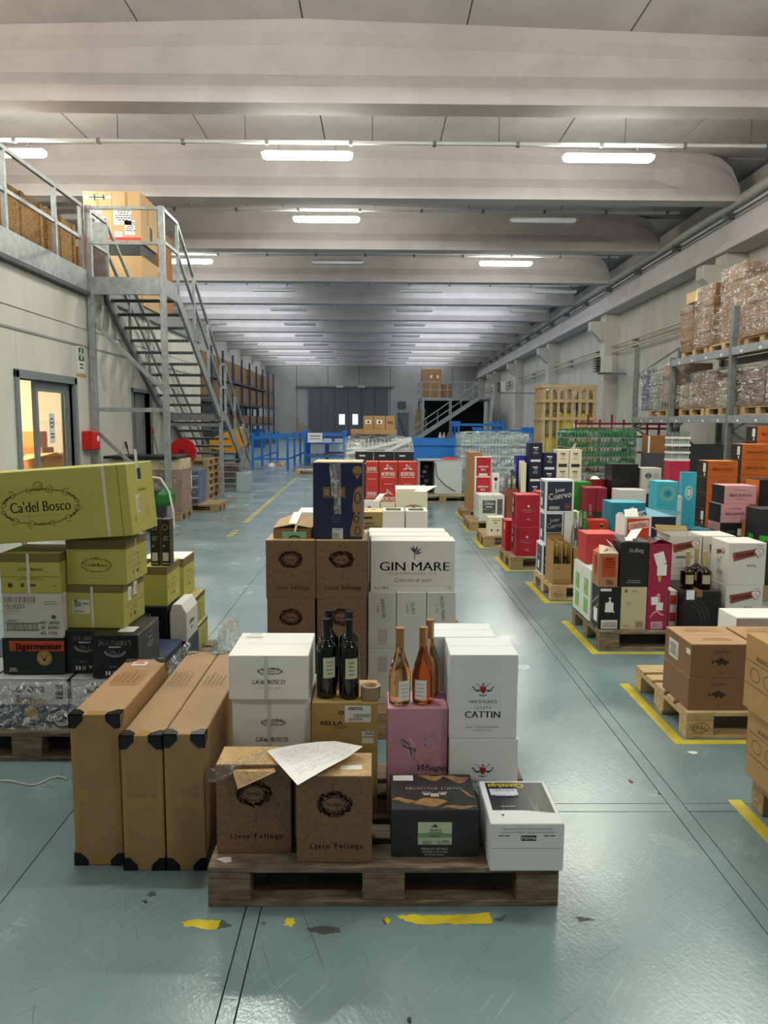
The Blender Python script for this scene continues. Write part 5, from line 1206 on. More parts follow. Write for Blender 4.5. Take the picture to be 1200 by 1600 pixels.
# stacks on the second left pallet
gb = 'black whiskey cartons on the left'
xr_ = -1.235
ub = carton('carton', 'plain carton at the bottom of the rear left stack, hidden by the others', 'carton', xr_ - .34, xr_, 4.44, DK, .17, .3, jds, far=1)
j3 = carton('carton', 'rear black whiskey carton with glossy lid lines beside the white beer carton', 'carton', xr_ - .34, xr_, 4.44, DK + .171, .25, .3, jds, gb, far=1.3); jack(j3)
deco(j3, 'T', P2().rect(0, -.1, .3, .004).rect(0, -.08, .3, .004).rect(-.05, .02, .16, .02), P('#b8b6b0', .5, 'print'), cx=.5, cy=.5, lift=2)
wc = MB().prism([(-.05, 0), (.05, 0), (.05, .17), (.02, .225), (-.03, .225), (-.05, .17)], 0, .28).build('carton', P('#d9d8d6', .55), bevel=.003)
wc.location = (xr_ + .062, 4.46, DK + .205); tag(wc, 'narrow white beer carton with slanted shoulders above a navy base, behind the left stacks', 'carton'); wc['_w'] = .1; wc['_d'] = .28; wc['_h'] = .225; wc['_far'] = 1.3
deco(wc, 'R', P2().text('Corona', 0, .01, .03, 'black', w=.11).text('Extra', 0, -.03, .02, 'black'), P('#2c3a58', .5, 'print'), cx=.45, cy=.42, lift=2)
nbx = carton('carton', 'navy carton standing under the narrow white beer carton', 'carton', xr_ + .008, xr_ + .116, 4.46, DK, .2, .28, P('#141c3e', .5), far=1)
zl4 = top_of(j3) + .001
l4 = carton('carton', 'lime green wine carton carrying two slim black bottle boxes', 'carton', at(224, 920, 4.45).x, at(260, 920, 4.45).x + .005, 4.45, zl4, .235, .29, lime, gl_, far=1.4, band=(.2, olive)); lime_box(l4, art=False)
for i, (u0, u1) in enumerate(((235, 248), (252, 265))):
    o = K('bottle_box', ['slim black whiskey bottle box standing left on the lime carton', 'slim black whiskey bottle box standing right on the lime carton'][i], u0, u1, 818, 888, top_of(l4) + .001, jds, cat='bottle box', Y=4.47, d=.09, group='slim black bottle boxes', h=.275, far=1.4)
    o.location.x -= .0
    deco(o, 'F', P2().ring(0, .09, .016, .016, .002).lines(0, .02, .03, 3, .01, .003).ring(-.008, -.02, .006, .006, .002).rect(0, -.085, .034, .05).rect(0, -.125, .04, .005), P('#c9c6c0', .6, 'print'), cx=.5, cy=.5, lift=2)
    slab(o, 'L', .5, .5, .088, .274, P('#9a9894', .5), 'side_panel')
l6 = carton('carton', 'lime green wine carton at the very bottom of the rear right lime stack', 'carton', -1.45, -1.165, 4.9, DK, .175, .3, lime, gl_, far=1.5, band=(.12, P('#5d3a26', .5))); lime_box(l6, art=False)
l7 = carton('carton', 'lime green wine carton with a brown lid edge, second up in the rear stack', 'carton', -1.46, -1.18, 4.9, DK + .176, .185, .3, lime, gl_, far=1.5, band=(.16, P('#5d3a26', .5)), top=P('#a39c58', .5)); lime_box(l7, art=False)
l5 = carton('carton', 'lime green wine carton with a white sheet on its lid, top of the rear stack', 'carton', -1.53, -1.25, 4.92, top_of(l7) + .001, .255, .29, lime, gl_, far=1.5, band=(.22, olive), top=label_w); lime_box(l5, art=False)

# ================================================================ UNDER THE STAIRS
pa = pallet(-4.45, 12.72, 'pallet by the foot of the stair post under the wrapped brown cartons', wood_mid)
pb = pallet(-4.1, 14.0, 'pallet under the stairs beneath the blue wrapped bottles', wood_mid)
brn = ramp_mat('stacked_brown_board', [(.3, '#7d5f4c'), (.7, '#977a62')], 3, (1, 1, 6), bump=.2)
k_ = 0
for lv in range(3):
    for i in range(3):
        k_ += 1
        carton('carton', f'brown carton under film beside the stair post, {["bottom", "middle", "upper"][lv]} layer {["left", "centre", "right"][i]}', 'carton', -4.42 + i * .39, -4.42 + i * .39 + .385, 12.78, DK + lv * .235, .234, .7, brn, 'brown cartons under film beside the stair post', far=4)
for i in range(2): 
    c = carton('carton', ['left', 'right'][i] + ' cream carton on top of the wrapped brown cartons beside the stair post', 'carton', -4.42 + i * .585, -4.42 + i * .585 + .58, 12.78, DK + .706, .17, .7, P('#c9ba90', .6), far=4)
    deco(c, 'F', P2().text(['Vinicola', '75 cl'][i], 0, 0, .07, 'script'), P('#7c6a4a', .6, 'print'), cx=.5, cy=.5)
sh_ = shell('stretch_film', -4.44, -3.24, 12.76, 13.5, DK, 1.03, film_clear, None, 5, .02, (10, 6, 12), 'FRL'); tag(sh_, 'clear stretch film around the brown cartons beside the stair post', 'plastic film')
bd = MB().box(-4.5, -3.3, 12.7, 13.6, 1.035, 1.075).build('black_board', black, bevel=.004); tag(bd, 'flat black board lying on the wrapped cartons beside the stair post', 'board')
blb = MB().box(-.34, .34, 0, .75, 0, .62).build('bottle_pack', P('#2c4a6c', .3, 'plastic', .2, 14), bevel=.02, loc=(-3.6, 14.02, DK)); tag(blb, 'blue pack of bottles wrapped in film under the stairs', 'bottle pack')
for i in range(3): MB().box(-.34, .34, -.012, 0, .1 + i * .2, .13 + i * .2).build('tray_band', P('#9db3c8', .4, 'plastic'), blb)
MB().plate([(.0, -.03, .28), (.24, -.03, .28), (.24, -.035, .62), (.0, -.035, .62)], .004).build('paper_sheet', label_w, blb)
shell('stretch_film', -.37, .37, -.03, .77, 0, .68, film_clear, blb, 6, .02, (6, 6, 8), 'FRT')
gs = 'stacked pallets under the stairs'
for i in range(6): pallet(-3.52 + (.02 if i % 2 else 0), 16.0, f'{["bottom", "second", "third", "fourth", "fifth", "topmost"][i]} pallet of the stack of six under the stairs', wood_mid, i * .1445, gs, math.pi / 2)
bn = empty('waste_bin', (at(243, 800, 11.6).x, 11.6, 0), 'dark grey waste bin with a green bag showing, behind the lime cartons', 'bin')
MB().lathe([(.15, 0), (.19, .6), (.2, .62), (.2, .64), (.17, .64)], 20).build('bin_body', P('#3c4144', .5, 'plastic'), bn, smooth=True)
MB().lathe([(.17, .45), (.2, .5), (.2, .62), (.16, .7), (.05, .68)], 12, (.1, .02, -.06)).build('bin_bag', P('#226b2c', .4, 'plastic'), bn)
MB().path([(-.2, 0, .7), (-.05, -.05, .82), (.12, -.1, .8), (.24, -.1, .6), (.3, -.12, .3), (.3, -.1, .05)], .018, 8).build('white_hose', tape_white, bn)
rd = MB().tube((0, 0, 0), (0, .12, 0), .26, 28).build('red_disc', P('#b3131c', .35, 'paint'), smooth=False); rd.location = (at(285, 708, 15.2).x, 15.2, 1.06); tag(rd, 'round red plastic cover standing behind the wrapped packs under the stairs', 'cover')
MB().tube((0, -.02, 0), (0, -.001, 0), .06, 12).build('hub', P('#7d0e14', .4), rd)
sup = MB().box(-.3, .3, -.0, .35, 0, .80).build('black_cabinet', black, bevel=.01, loc=(-4.1, 15.18, 0)); tag(sup, 'black cabinet under the stairs below the round red cover', 'cabinet')
MB().box(-.27, .27, -.012, -.001, .05, .75).build('cabinet_door', charcoal, sup)
yv = empty('yellow_hopper', (at(352, 690, 22).x, 22.0, 0), 'yellow tipping hopper glimpsed between the lower stair treads', 'hopper')
MB().prism([(-.45, .9), (.3, .75), (.5, 1.0), (.5, 1.45), (.35, 1.5), (-.45, 1.15)], 0, .8).build('hopper_body', P('#d69518', .45, 'paint'), yv)
for s in (-.3, .3): MB().box(s - .04, s + .04, .1, .7, 0, .8).build('leg', black, yv)
cb = carton('bin_tray', 'low brown and blue crate on the floor seen under the stair treads', 'crate', -4.4, -3.6, 21, 0, .5, .6, P('#6a4f44', .6), far=4)
for i in range(3):
    o = MB().lathe([(.045, 0), (.05, .05), (.05, .18), (.02, .26), (.02, .32)], 10).build('clear_jug', clear_glass, smooth=True); o.location = (-3.22 + .1 * (i % 2), 18.3 + i * .14, .45); tag(o, ['front', 'middle', 'rear'][i] + ' clear plastic jug standing on the blue crate by the foot of the stairs', 'jug')
cj = MB().box(-3.32, -3.02, 18.15, 18.75, .0, .45).build('plastic_crate', P('#aab6bb', .3, 'plastic'), bevel=.01); tag(cj, 'pale plastic crate beside the foot of the stairs', 'crate')
for i in range(4): MB().box(-3.325, -3.32, 18.18 + i * .14, 18.28 + i * .14, .05, .4).build('side_slot', P('#5d686c', .5), cj)

# ================================================================ RIGHT AISLE, ROW BY ROW
def qr_label(o, f, cx, cy, s=.05, rot=0, lift=6): return slab(o, f, cx, cy, s, s * 1.2, label_w, 'label', rot=rot, lift=lift)
g0 = 'tall tan cartons at the right frame edge'
pr_t = P('#7d5c38', .6, 'print', .05)
for i, (x0, z0, h) in enumerate(((1.605, DK, .305), (1.58, DK + .306, .32))):
    o = carton('carton', ['lower', 'upper'][i] + ' tan carton of the stack cut off by the right frame edge', 'carton', x0, x0 + .42, 2.42, z0, h, .755, P('#b58d5a', .7), g0)
    deco(o, 'L', P2().rect(0, .05, .3, .004).rect(0, -.05, .3, .004).rect(-.15, 0, .004, .1).rect(.15, 0, .004, .1).text('BODEGA', 0, .075, .02, 'bold').ring(-.06, 0, .04, .03, .004).ring(.05, 0, .04, .03, .004), pr_t, cx=.2, cy=.5, lift=2)
fishm = P('#3b2a1c', .6, 'print', .1)
def fish(o):
    p = P2().poly([(-.036, .006), (-.028, .012), (-.012, .014), (-.002, .020), (.008, .016), (.024, .010), (.038, .002), (.044, -.004), (.034, -.008), (.016, -.011), (-.004, -.012), (-.026, -.005)])
    p.poly([(-.034, 0), (-.048, .010), (-.052, .002), (-.049, -.010), (-.034, -.002)]); p.poly([(-.012, .013), (-.006, .024), (.002, .023), (.01, .015)]).poly([(-.018, -.009), (-.016, -.02), (-.008, -.019), (-.006, -.01)]).poly([(.012, -.01), (.016, -.022), (.024, -.02), (.022, -.009)])
    deco(o, 'F', p, fishm, 'fish_print', cx=.5, cy=.48, lift=2); deco(o, 'F', P2().text('COSTARIPA', 0, .056, .009, 'serif', w=.09).lines(-.02, .044, .06, 1, .004, .0025).text('ROSÉ', 0, -.055, .008, 'serif'), fishm, cx=.5, cy=.48, lift=2)
fb_ = P('#8a6546', .65, 'card', .06)
gf = 'brown cartons printed with a fish'
for c in range(2):
    for k in range(2):
        x0, x1 = ((1.65, 1.965), (1.985, 2.30))[c]
        if k == 1: x0 += .004 * (1 - c); x1 += .012
        if c: x0 += .01; x1 += .01
        o = carton('carton', f'brown carton printed with a dark fish, {["lower", "upper"][k]} one of the {["left", "right"][c]} column', 'carton', x0, x1, 3.90, DK + k * .1785, .1775, .36, fb_, gf, top=P('#b48d62', .65), seam='x' if k else None); fish(o)
        if k:
            deco(o, 'T', P2().lines(0, .08, .2, 3, .03, .008, seed=4).lines(0, -.1, .18, 2, .03, .008), P('#8a6848', .6, 'print'), cx=.5, cy=.5, lift=9)
            if c == 0: slab(o, 'L', .35, .5, .13, .1, P('#dcdad6', .5, 'paper'), 'label', lift=2); deco(o, 'L', P2().bars(0, .02, .08, .03).lines(0, -.02, .1, 4, .009, .004), ink, cx=.35, cy=.5, lift=8); slab(o, 'L', .9, .75, .05, .03, label_w, 'label', lift=2)
        else: slab(o, 'L', .6, .6, .06, .002, P('#6a4a30', .6), 'flap_edge')
wl = K('carton', 'white carton behind the fish cartons on the pale stamped pallet', 1150, 1260, 968, 990, DK, white, Y=4.42, d=.24, h=.365, seam='x', top=P('#f2f1ea', .5)); deco(wl, 'L', P2().text('Vini', 0, .03, .05, 'script').text('Cantina', 0, -.02, .04, 'script'), P('#a9a9a9', .5, 'print'), cx=.5, cy=.6, lift=2)
slab(wl, 'F', .5, .5, wl['_w'] - .004, wl['_h'] - .004, P('#b9aca4', .6), 'front_panel')

# --- row three: black, cream and magenta bottle cartons
Y2 = 5.5
def row2(name, label, u0, u1, z0, h, m, d=.19, Y=Y2, **k): return K(name, label, u0, u1, 900, 950, z0, m, Y=Y, d=d, h=h, far=1.7, **k)
h2 = .318
def strider(o, m): # small walking-figure emblem as a plain silhouette of shapes
    deco(o, 'F', P2().poly([(-.012, .03), (.0, .05), (.012, .03), (.01, -.005), (-.01, -.005)]).disc(0, .058, .009).stroke([(-.004, -.005), (-.022, -.03), (-.04, -.034)], .012, .006).stroke([(.004, -.005), (.022, -.028), (.034, -.05)], .012, .006), m, 'walking_figure_emblem', cx=.5, cy=.55, lift=2)
jw = row2('carton', 'black carton with a white walking figure and barcode, bottom left front of the dark pallet', 937, 970, DK, h2, black); strider(jw, inkw)
qr_label(jw, 'F', .48, .52, .06); slab(jw, 'F', .5, .12, .12, .065, inkw, 'barcode_panel', lift=2); deco(jw, 'F', P2().bars(0, 0, .1, .04), ink, 'barcode', cx=.5, cy=.12, lift=8); slab(jw, 'F', .3, .93, .08, .02, inkw, 'barcode_panel', lift=2)
deco(jw, 'L', P2().rect(0, .05, .17, .006, .5).rect(0, -.01, .17, .004, .5), inkw, cx=.5, cy=.5, lift=2); slab(jw, 'L', .55, .3, .09, .1, label_w, 'label', lift=2)
crm = row2('carton', 'cream bottle carton standing between the black and magenta ones', 971, 1011, DK, h2, P('#c8bd98', .6)); deco(crm, 'F', P2().disc(-.06, .13, .012).lines(.0, .125, .06, 2, .01, .004).lines(-.04, .03, .05, 3, .012, .003).lines(-.05, -.135, .06, 1, .01, .003).bars(.045, -.12, .05, .045), P('#6c634a', .6, 'print'), cx=.5, cy=.5, lift=2)
mg = P('#a01d4a', .5, 'card', .05)
m1 = row2('carton', 'magenta bottle carton with pale legs print, lower one', 1012, 1044, DK, h2, mg); pk_ = P('#e0a8b8', .5, 'print')
deco(m1, 'F', P2().disc(.005, .1, .012).poly([(-.015, .085), (.02, .085), (.015, .05), (-.01, .05)]).stroke([(-.0, -.02), (-.03, -.035), (-.05, -.07)], .014, .008).stroke([(.0, -.02), (.03, -.045), (.05, -.05)], .014, .008), pk_, 'printed_figure', cx=.5, cy=.5, lift=2)
qr_label(m1, 'F', .35, .68, .05, .1); qr_label(m1, 'F', .6, .55, .05, -.05, 12); slab(m1, 'F', .5, .1, .085, .055, P('#d9c0c8', .5), 'barcode_panel', lift=2); deco(m1, 'F', P2().bars(0, 0, .07, .045), mg, 'barcode', cx=.5, cy=.1, lift=8)
z2 = DK + h2 + .001
oc_ = P('#a8795a', .65, 'card', .06)
oo = row2('open_carton', 'brown carton with orange printed panels and flaps sprung open, upper left of the dark pallet', 934.5, 964, z2, .245, oc_, open_top=True, rz=-.03)
for f, wx in (('F', .6), ('L', .66)): slab(oo, f, .52, .6, .1, .15, P('#b5431e', .5, 'print'), 'printed_panel'); deco(oo, f, P2().lines(0, .02, .07, 4, .02, .006).rect(0, .06, .05, .01), P('#7a2410', .5, 'print'), cx=.52, cy=.6, lift=4)
deco(oo, 'F', P2().bars(0, 0, .05, .04), P('#5a4030', .6, 'print'), 'barcode', cx=.6, cy=.14, lift=2)
W, D_, Hh = oo['_w'], oo['_d'], oo['_h']
MB().plate([(-W / 2, 0, Hh), (W / 2, 0, Hh), (W / 2 - .01, .08, Hh + .03), (-W / 2 + .02, .1, Hh + .05)], .003).build('flap', P('#d8c9b4', .6), oo); MB().plate([(-W / 2, .02, Hh), (-W / 2, D_ - .02, Hh), (-.01, D_ - .03, Hh + .045), (.0, .03, Hh + .03)], .003).build('flap', P('#c25a30', .6), oo)
MB().plate([(W / 2, .02, Hh), (W / 2, D_ - .02, Hh), (W / 2 - .05, D_ - .03, Hh + .08), (W / 2 - .04, .03, Hh + .06)], .003).build('flap', P('#ddd6cc', .6), oo)
ab = row2('carton', 'black whisky carton with white lettering on the dark pallet, top middle', 967, 1011, z2, .325, black)
deco(ab, 'F', P2().text('Ardbeg', 0, 0, .034, 'black', w=.11), inkw, cx=.55, cy=.84, lift=2); deco(ab, 'F', P2().lines(0, 0, .12, 2, .014, .004), P('#c0beb8', .5), cx=.5, cy=.1, lift=2); slab(ab, 'F', .5, .2, ab['_w'] - .01, .002, P('#3c3c3c', .5), 'flap_edge')
W, Hh = ab['_w'], ab['_h']; MB().plate([(-W / 2, .0, Hh + .004), (W / 2, .0, Hh + .004), (W / 2, .18, Hh + .012), (-W / 2, .2, Hh + .035)], .004).build('flap', P('#4a4a48', .5), ab)
MB().plate([(-.05, .06, Hh + .02), (.01, .02, Hh + .03), (.09, .12, Hh + .09), (.02, .16, Hh + .07)], .002).build('curled_label', label_w, ab); MB().plate([(-.07, .0, Hh + .016), (-.02, -.005, Hh + .016), (-.0, .05, Hh + .03), (-.06, .06, Hh + .03)], .002).build('curled_label', label_w, ab)
m2 = row2('open_carton', 'magenta bottle carton standing open, upper one on the dark pallet', 1012, 1047, z2, .32, mg, open_top=True)
deco(m2, 'F', P2().text('PINK', 0, .125, .012, 'serif').lines(0, .1, .06, 1, .01, .003).poly([(-.008, -.12), (.008, -.12), (.014, -.07), (-.014, -.07)]), P('#d8a05a', .5, 'print'), cx=.5, cy=.5, lift=2)
qr_label(m2, 'F', .48, .66, .075, .3); qr_label(m2, 'F', .58, .4, .07, 0, 12)
for f, q in ((0, 1), (1, -1)): W, D_, Hh = m2['_w'], m2['_d'], m2['_h']; MB().plate([(q * W / 2, 0, Hh), (q * W / 2, D_, Hh), (q * (W / 2 - .06), D_, Hh + .03), (q * (W / 2 - .06), 0, Hh + .02)], .003).build('flap', P('#5a1a2a', .6), m2)
# left back: white cartons with green panels, red carton on them
wgm = P('#e3e6e0', .55)
for k in range(2):
    o = carton('carton', ['front', 'rear'][k] + ' white carton with pale green side panels on the left edge of the dark pallet', 'carton', 1.63, 1.80, 5.715 + .255 * k, DK, .40, .25, wgm, 'white cartons with green panels', far=1.7)
    slab(o, 'L', .5, .62, .12, .13, P('#86b86a', .5), 'printed_panel'); slab(o, 'L', .5, .25, .12, .12, P('#86b86a', .5), 'printed_panel'); deco(o, 'L', P2().text('GIN', 0, .05, .03, 'bold', rot=math.pi / 2).lines(0, -.08, .05, 4, .02, .005), inkw, cx=.5, cy=.62, lift=6)
rr1 = K('carton', 'large plain red carton standing behind the brown and orange one', 925, 975, 836, 890, DK + .402, P('#c03a3c', .5), Y=5.96, d=.25, h=.24, far=1.8, top=P('#d8504c', .5)); rr1.location.x = 1.78
bs = carton('carton', 'plain white carton supporting the orange liqueur carton', 'carton', 1.93, 2.16, 5.75, DK, .48, .4, white, far=1.8)
co = K('open_carton', 'white open carton with a big orange label perched high behind the black whisky carton', 976, 1018, 800, 846, top_of(bs) + .001, white, Y=5.85, d=.2, h=.31, far=1.9, rz=.05, open_top=True)
co.location.x = at(997, 820, 5.85).x
slab(co, 'F', .5, .535, co['_w'] * .84, .265, P('#d2481c', .5), 'printed_panel'); slab(co, 'F', .52, .80, co['_w'] * .76, .06, P('#f0d9c8', .5), 'name_band', rot=.12, lift=4); deco(co, 'F', P2().text('COINTREAU', 0, 0, .035, 'tight', w=.14, rot=.12), P('#b02c18', .5, 'print'), cx=.52, cy=.80, lift=9)
W, D_, Hh = co['_w'], co['_d'], co['_h']
MB().plate([(-W / 2, 0, Hh), (0, 0, Hh), (.01, .06, Hh + .06), (-W / 2 + .01, .06, Hh + .05)], .003).build('flap', label_w, co); MB().plate([(.02, D_, Hh), (W / 2, D_, Hh), (W / 2, D_ - .08, Hh + .04), (.02, D_ - .08, Hh + .02)], .003).build('flap', label_w, co)
rc = K('carton', 'small white carton with a red panel squeezed beside the magenta cartons', 1046, 1058, 920, 972, DK, white, Y=5.60, d=.2, h=.27, far=1.8); slab(rc, 'F', .45, .5, rc['_w'] * .8, .2, P('#c03a26', .5), 'printed_panel'); qr_label(rc, 'F', .5, .5, .05)
bk = K('carton', 'black carton with curved line print carrying cognac bottles', 1066, 1122, 932, 985, DK, P('#151517', .4), Y=5.50, d=.40, h=.29, far=1.8)
for i in range(3): deco(bk, 'F', P2().ring(-.12, -.08, .13 + .03 * i, .13 + .03 * i, .005, 16, 0, 1.3), P('#4a4a50', .5, 'print'), 'curved_lines', cx=.5, cy=.5, lift=2)
qr_label(bk, 'F', .2, .9, .06); slab(bk, 'T', .45, .3, .045, .24, P('#8a6434', .4, 'tape'), 'tape'); slab(bk, 'F', .45, .92, .045, .045, P('#8a6434', .4, 'tape'), 'tape')
slab(bk, 'F', .5, .72, bk['_w'] - .004, .002, P('#3a3a3c', .5), 'flap_edge')
zb_ = top_of(bk) + .001; gK = 'cognac bottles on the black carton'
for (u, yy, nm) in ((1074, 5.62, 'left front dark cognac bottle with a gold neck on the black carton'), (1100, 5.62, 'right front dark cognac bottle with a gold neck on the black carton'), (1087, 5.75, 'dark cognac bottle with a gold neck at the back of the black carton')):
    b_ = bottle('cognac_bottle', nm, at(u, 900, yy).x, yy, zb_, .27, .052, cognac_glass, group=gK, cap=P('#b0a070', .35, 'foil'), caph=.42, lab=P('#bfb488', .5, 'paper'), lw=.6, lz=.12, lh=.25, shoulder=.42, neck=.3)
# white liqueur cartons with a banner and heart
def kuyper(o, f='F', k=1, cx=.5, cy=.7):
    W = (o['_w'] if f == 'F' else o['_d']) * k; rb = P('#8f4a3c', .6, 'print')
    deco(o, f, P2().poly([(-.40 * W, .025 * k), (.22 * W, .055 * k), (.22 * W, .005 * k), (-.36 * W, -.04 * k)]), rb, 'printed_banner', cx=cx, cy=cy, lift=2)
    deco(o, f, P2().text('DE KUYPER', -.07 * W, .012 * k, .026 * k, 'tight', w=.48 * W, rot=.12), P('#3a1a14', .6, 'print'), cx=cx, cy=cy, lift=4)
    hp = [(0, -.04), (.03, -.005), (.036, .018), (.022, .032), (.008, .028), (0, .018), (-.008, .028), (-.022, .032), (-.036, .018), (-.03, -.005)]
    hp = [(x * k, y * k) for x, y in hp]
    deco(o, f, P2().poly(hp, .29 * W, .03 * k), rb, 'heart_emblem', cx=cx, cy=cy, lift=5); deco(o, f, P2().poly([(x * .84, y * .84) for x, y in hp], .29 * W, .03 * k), P('#e9e4dc', .6, 'print'), 'heart_emblem', cx=cx, cy=cy, lift=7)
    deco(o, f, P2().stroke([(.29 * W - .015 * k, .03 * k), (.29 * W, .04 * k), (.29 * W + .012 * k, .025 * k), (.29 * W - .005 * k, .015 * k)], .004).lines(.3 * W, .075 * k, .05, 1, .004, .004), rb, cx=cx, cy=cy, lift=9)
    deco(o, f, P2().lines(.1 * W, -.075 * k, .08 * k, 2, .009, .006), P('#8a8884', .6, 'print'), cx=cx, cy=cy, lift=2)
gQ = 'white liqueur cartons with a banner and heart'
kw = P('#dad7cf', .6, 'card', .03)
xk = at(1138, 880, 5.56).x
for k in range(2):
    o = carton('carton', ['lower', 'upper'][k] + ' white liqueur carton with banner and heart, front stack at the right', 'carton', xk - (.006 if k == 0 else 0), xk + .277 - (.006 if k == 0 else 0), 5.56, DK + k * .318, .316, .30, kw, gQ, far=1.8, seam='x' if k else None, top=P('#efece2', .5)); kuyper(o); kuyper(o, 'L', .55, .55, .72)
    deco(o, 'L', P2().bars(.02, -.08, .09, .04).lines(0, -.0, .1, 3, .012, .004), P('#77746e', .6, 'print'), cx=.5, cy=.5, lift=2)
for c, (x0, x1, tp) in enumerate(((2.30, 2.555, 1), (2.565, 2.82, 0))):
    for k in range(2):
        o = carton('carton' if not (tp and k) else 'open_carton', f'white liqueur carton with banner and heart, {["lower", "upper"][k]} one {["directly behind the cognac bottles", "behind the front stack"][c]}', 'carton', x0, x1, 5.935, DK + k * .318, .316, .28, kw, gQ, far=1.9, open_top=bool(tp and k), top=None if (tp and k) else P('#efece2', .5)); kuyper(o, cx=.6 if c else .5)
        if tp and k:
            deco(o, 'F', P2().lines(-.04, -.02, .1, 1, .02, .018).lines(0, -.1, .2, 1, .01, .004), P('#77746e', .6, 'print'), cx=.5, cy=.5, lift=2)
            MB().plate([(-.127, 0, .316), (-.127, .28, .316), (-.2, .28, .36), (-.2, .0, .34)], .004).build('flap', P('#9b8050', .65), o); MB().plate([(-.127, 0.28, .316), (.127, .28, .316), (.127, .33, .35), (-.127, .33, .36)], .004).build('flap', P('#9b8050', .65), o)
for c in range(2):
    o = carton('carton', ['left', 'right'][c] + ' white liqueur carton seen only by its lid, behind the front stack', 'carton', 3.13 + c * .29, 3.13 + c * .29 + .28, 5.52, DK, .65, .28, kw, gQ, far=1.9, seam='y', top=P('#efece2', .5))

# --- row four: open carton with green bottles, tequila cartons
def neck_bottle(x, y, z, h, r, m, label, group, cap=None, n=12, lab=None): 
    return bottle('bottle', label, x, y, z, h, r, m, group=group, cap=cap, caph=.12, n=n, shoulder=.5, neck=.32, lab=lab)
cbm = P('#a5834f', .7, 'card', .08)
ob = K('open_carton', 'tan carton cut open at the front showing green bottles, on the stamped far pallet', 864, 893, 862, 918, DK, cbm, Y=7.06, d=.33, h=.20, far=2.3, open_top=True)
W, D_, Hh = ob['_w'], ob['_d'], ob['_h']
MB().box(-W / 2, -W / 2 + .004, 0, D_, Hh, .40).build('side_panel', cbm, ob); MB().box(W / 2 - .004, W / 2, 0, D_, Hh, .38).build('side_panel', cbm, ob); MB().box(-W / 2, W / 2, D_ - .004, D_, Hh, .43).build('back_panel', cbm, ob)
MB().box(-.002, .002, .01, D_ - .01, .01, .39).build('divider', cbm, ob)
deco(ob, 'F', P2().rect(0, -.06, .13, .004).rect(0, -.095, .13, .004).rect(-.065, -.0775, .004, .035).rect(.065, -.0775, .004, .035).rect(-.04, .05, .03, .01), P('#6c5230', .6, 'print'), cx=.5, cy=.55, lift=2)
gG = 'green bottles in the open carton'
dgb = P('#14351f', .12, 'glass', .2)
for i in range(2):
    for j in range(2):
        bottle('bottle', ['left', 'right'][i] + [' front', ' back'][j] + ' green bottle with gold foil in the cut open carton', ob.location.x + (-.044 if i == 0 else .044), 7.06 + .08 + j * .15, DK + .009, .36, .034, dgb, group=gG, cap=P('#a5a04a', .35, 'foil'), caph=.3, n=12, shoulder=.5)
cc = K('carton', 'plain tan carton carrying three tall clear bottles', 895, 920, 862, 920, DK, cbm, Y=7.08, d=.3, h=.345, far=2.3); slab(cc, 'F', .5, .72, cc['_w'] - .004, .002, P('#6c5230', .6), 'flap_edge')
for i, (u, yy, m_, nm) in enumerate(((898, 7.16, clear_glass, 'left tall clear bottle with a reddish label on the tan carton'), (906, 7.24, clear_glass, 'middle tall clear bottle on the tan carton'), (913, 7.14, green_glass, 'right tall bright green bottle on the tan carton'))):
    b_ = bottle('bottle', nm, at(u, 830, yy).x, yy, top_of(cc) + .001, .33, .036, m_, group='tall bottles on the tan carton', cap=P('#7aa050', .4, 'foil'), caph=.18, n=14, slope=True, lab=P('#6a3a34', .5, 'paper') if i < 2 else None, lw=.4, lz=.2, lh=.35)
cz = P('#2a3448', .5, 'card', .08)
def cuervo(o, text='Cuervo', big=True):
    W, Hh = o['_w'], o['_h']
    slab(o, 'F', .5, .5, W * .86, Hh * .9, cz, 'printed_panel'); slab(o, 'L', .5, .5, o['_d'] * .8, Hh * .86, P('#4a5468', .5), 'printed_panel')
    deco(o, 'F', P2().text('Jose', .0, .05, .04, 'black', rot=.15).text('Cuervo', 0, -.005, .065 if big else .05, 'black', w=W * .8, rot=.15), inkw, cx=.5, cy=.62 if not big else .55, lift=5)
    deco(o, 'L', P2().text('Cuervo', 0, .04, .04, 'black', w=.14).rect(0, -.06, .08, .08), inkw, cx=.5, cy=.5, lift=5)
    if big: deco(o, 'F', P2().ring(.08, -.1, .03, .03, .006).disc(.08, -.1, .016), P('#a0484a', .5, 'print'), cx=.5, cy=.5, lift=6); deco(o, 'F', P2().rect(-.05, -.115, .1, .03), inkw, cx=.5, cy=.5, lift=6); deco(o, 'F', P2().bars(-.05, -.115, .09, .024), ink, 'barcode', cx=.5, cy=.5, lift=8)
    else: slab(o, 'F', .5, .36, W * .84, .006, inkw, 'printed_rule', lift=5); slab(o, 'F', .5, .2, W * .8, .09, P('#1c2c54', .5), 'printed_panel', lift=5); deco(o, 'F', P2().lines(0, 0, .1, 1, .01, .006), inkw, cx=.5, cy=.22, lift=12)
gT = 'tequila cartons in white frames'
cu3 = carton('carton', 'tequila carton in blue and white, bottom one left of the open bottle carton', 'carton', 1.645, 1.83, 7.48, DK, .315, .30, white_c, gT, far=2.4); cuervo(cu3, big=False)
cu2 = carton('carton', 'tequila carton in blue and white, middle one of the stack', 'carton', 1.665, 1.845, 7.5, DK + .316, .315, .26, white_c, gT, far=2.4); cuervo(cu2, big=False)
cuw = carton('carton', 'plain white carton right of the middle tequila carton', 'carton', 1.855, 2.03, 7.5, DK + .316, .315, .26, white, far=2.4); deco(cuw, 'F', P2().disc(.02, .1, .02).rect(0.03, -.12, .08, .04), P('#9a9a98', .6, 'print'), cx=.5, cy=.5)
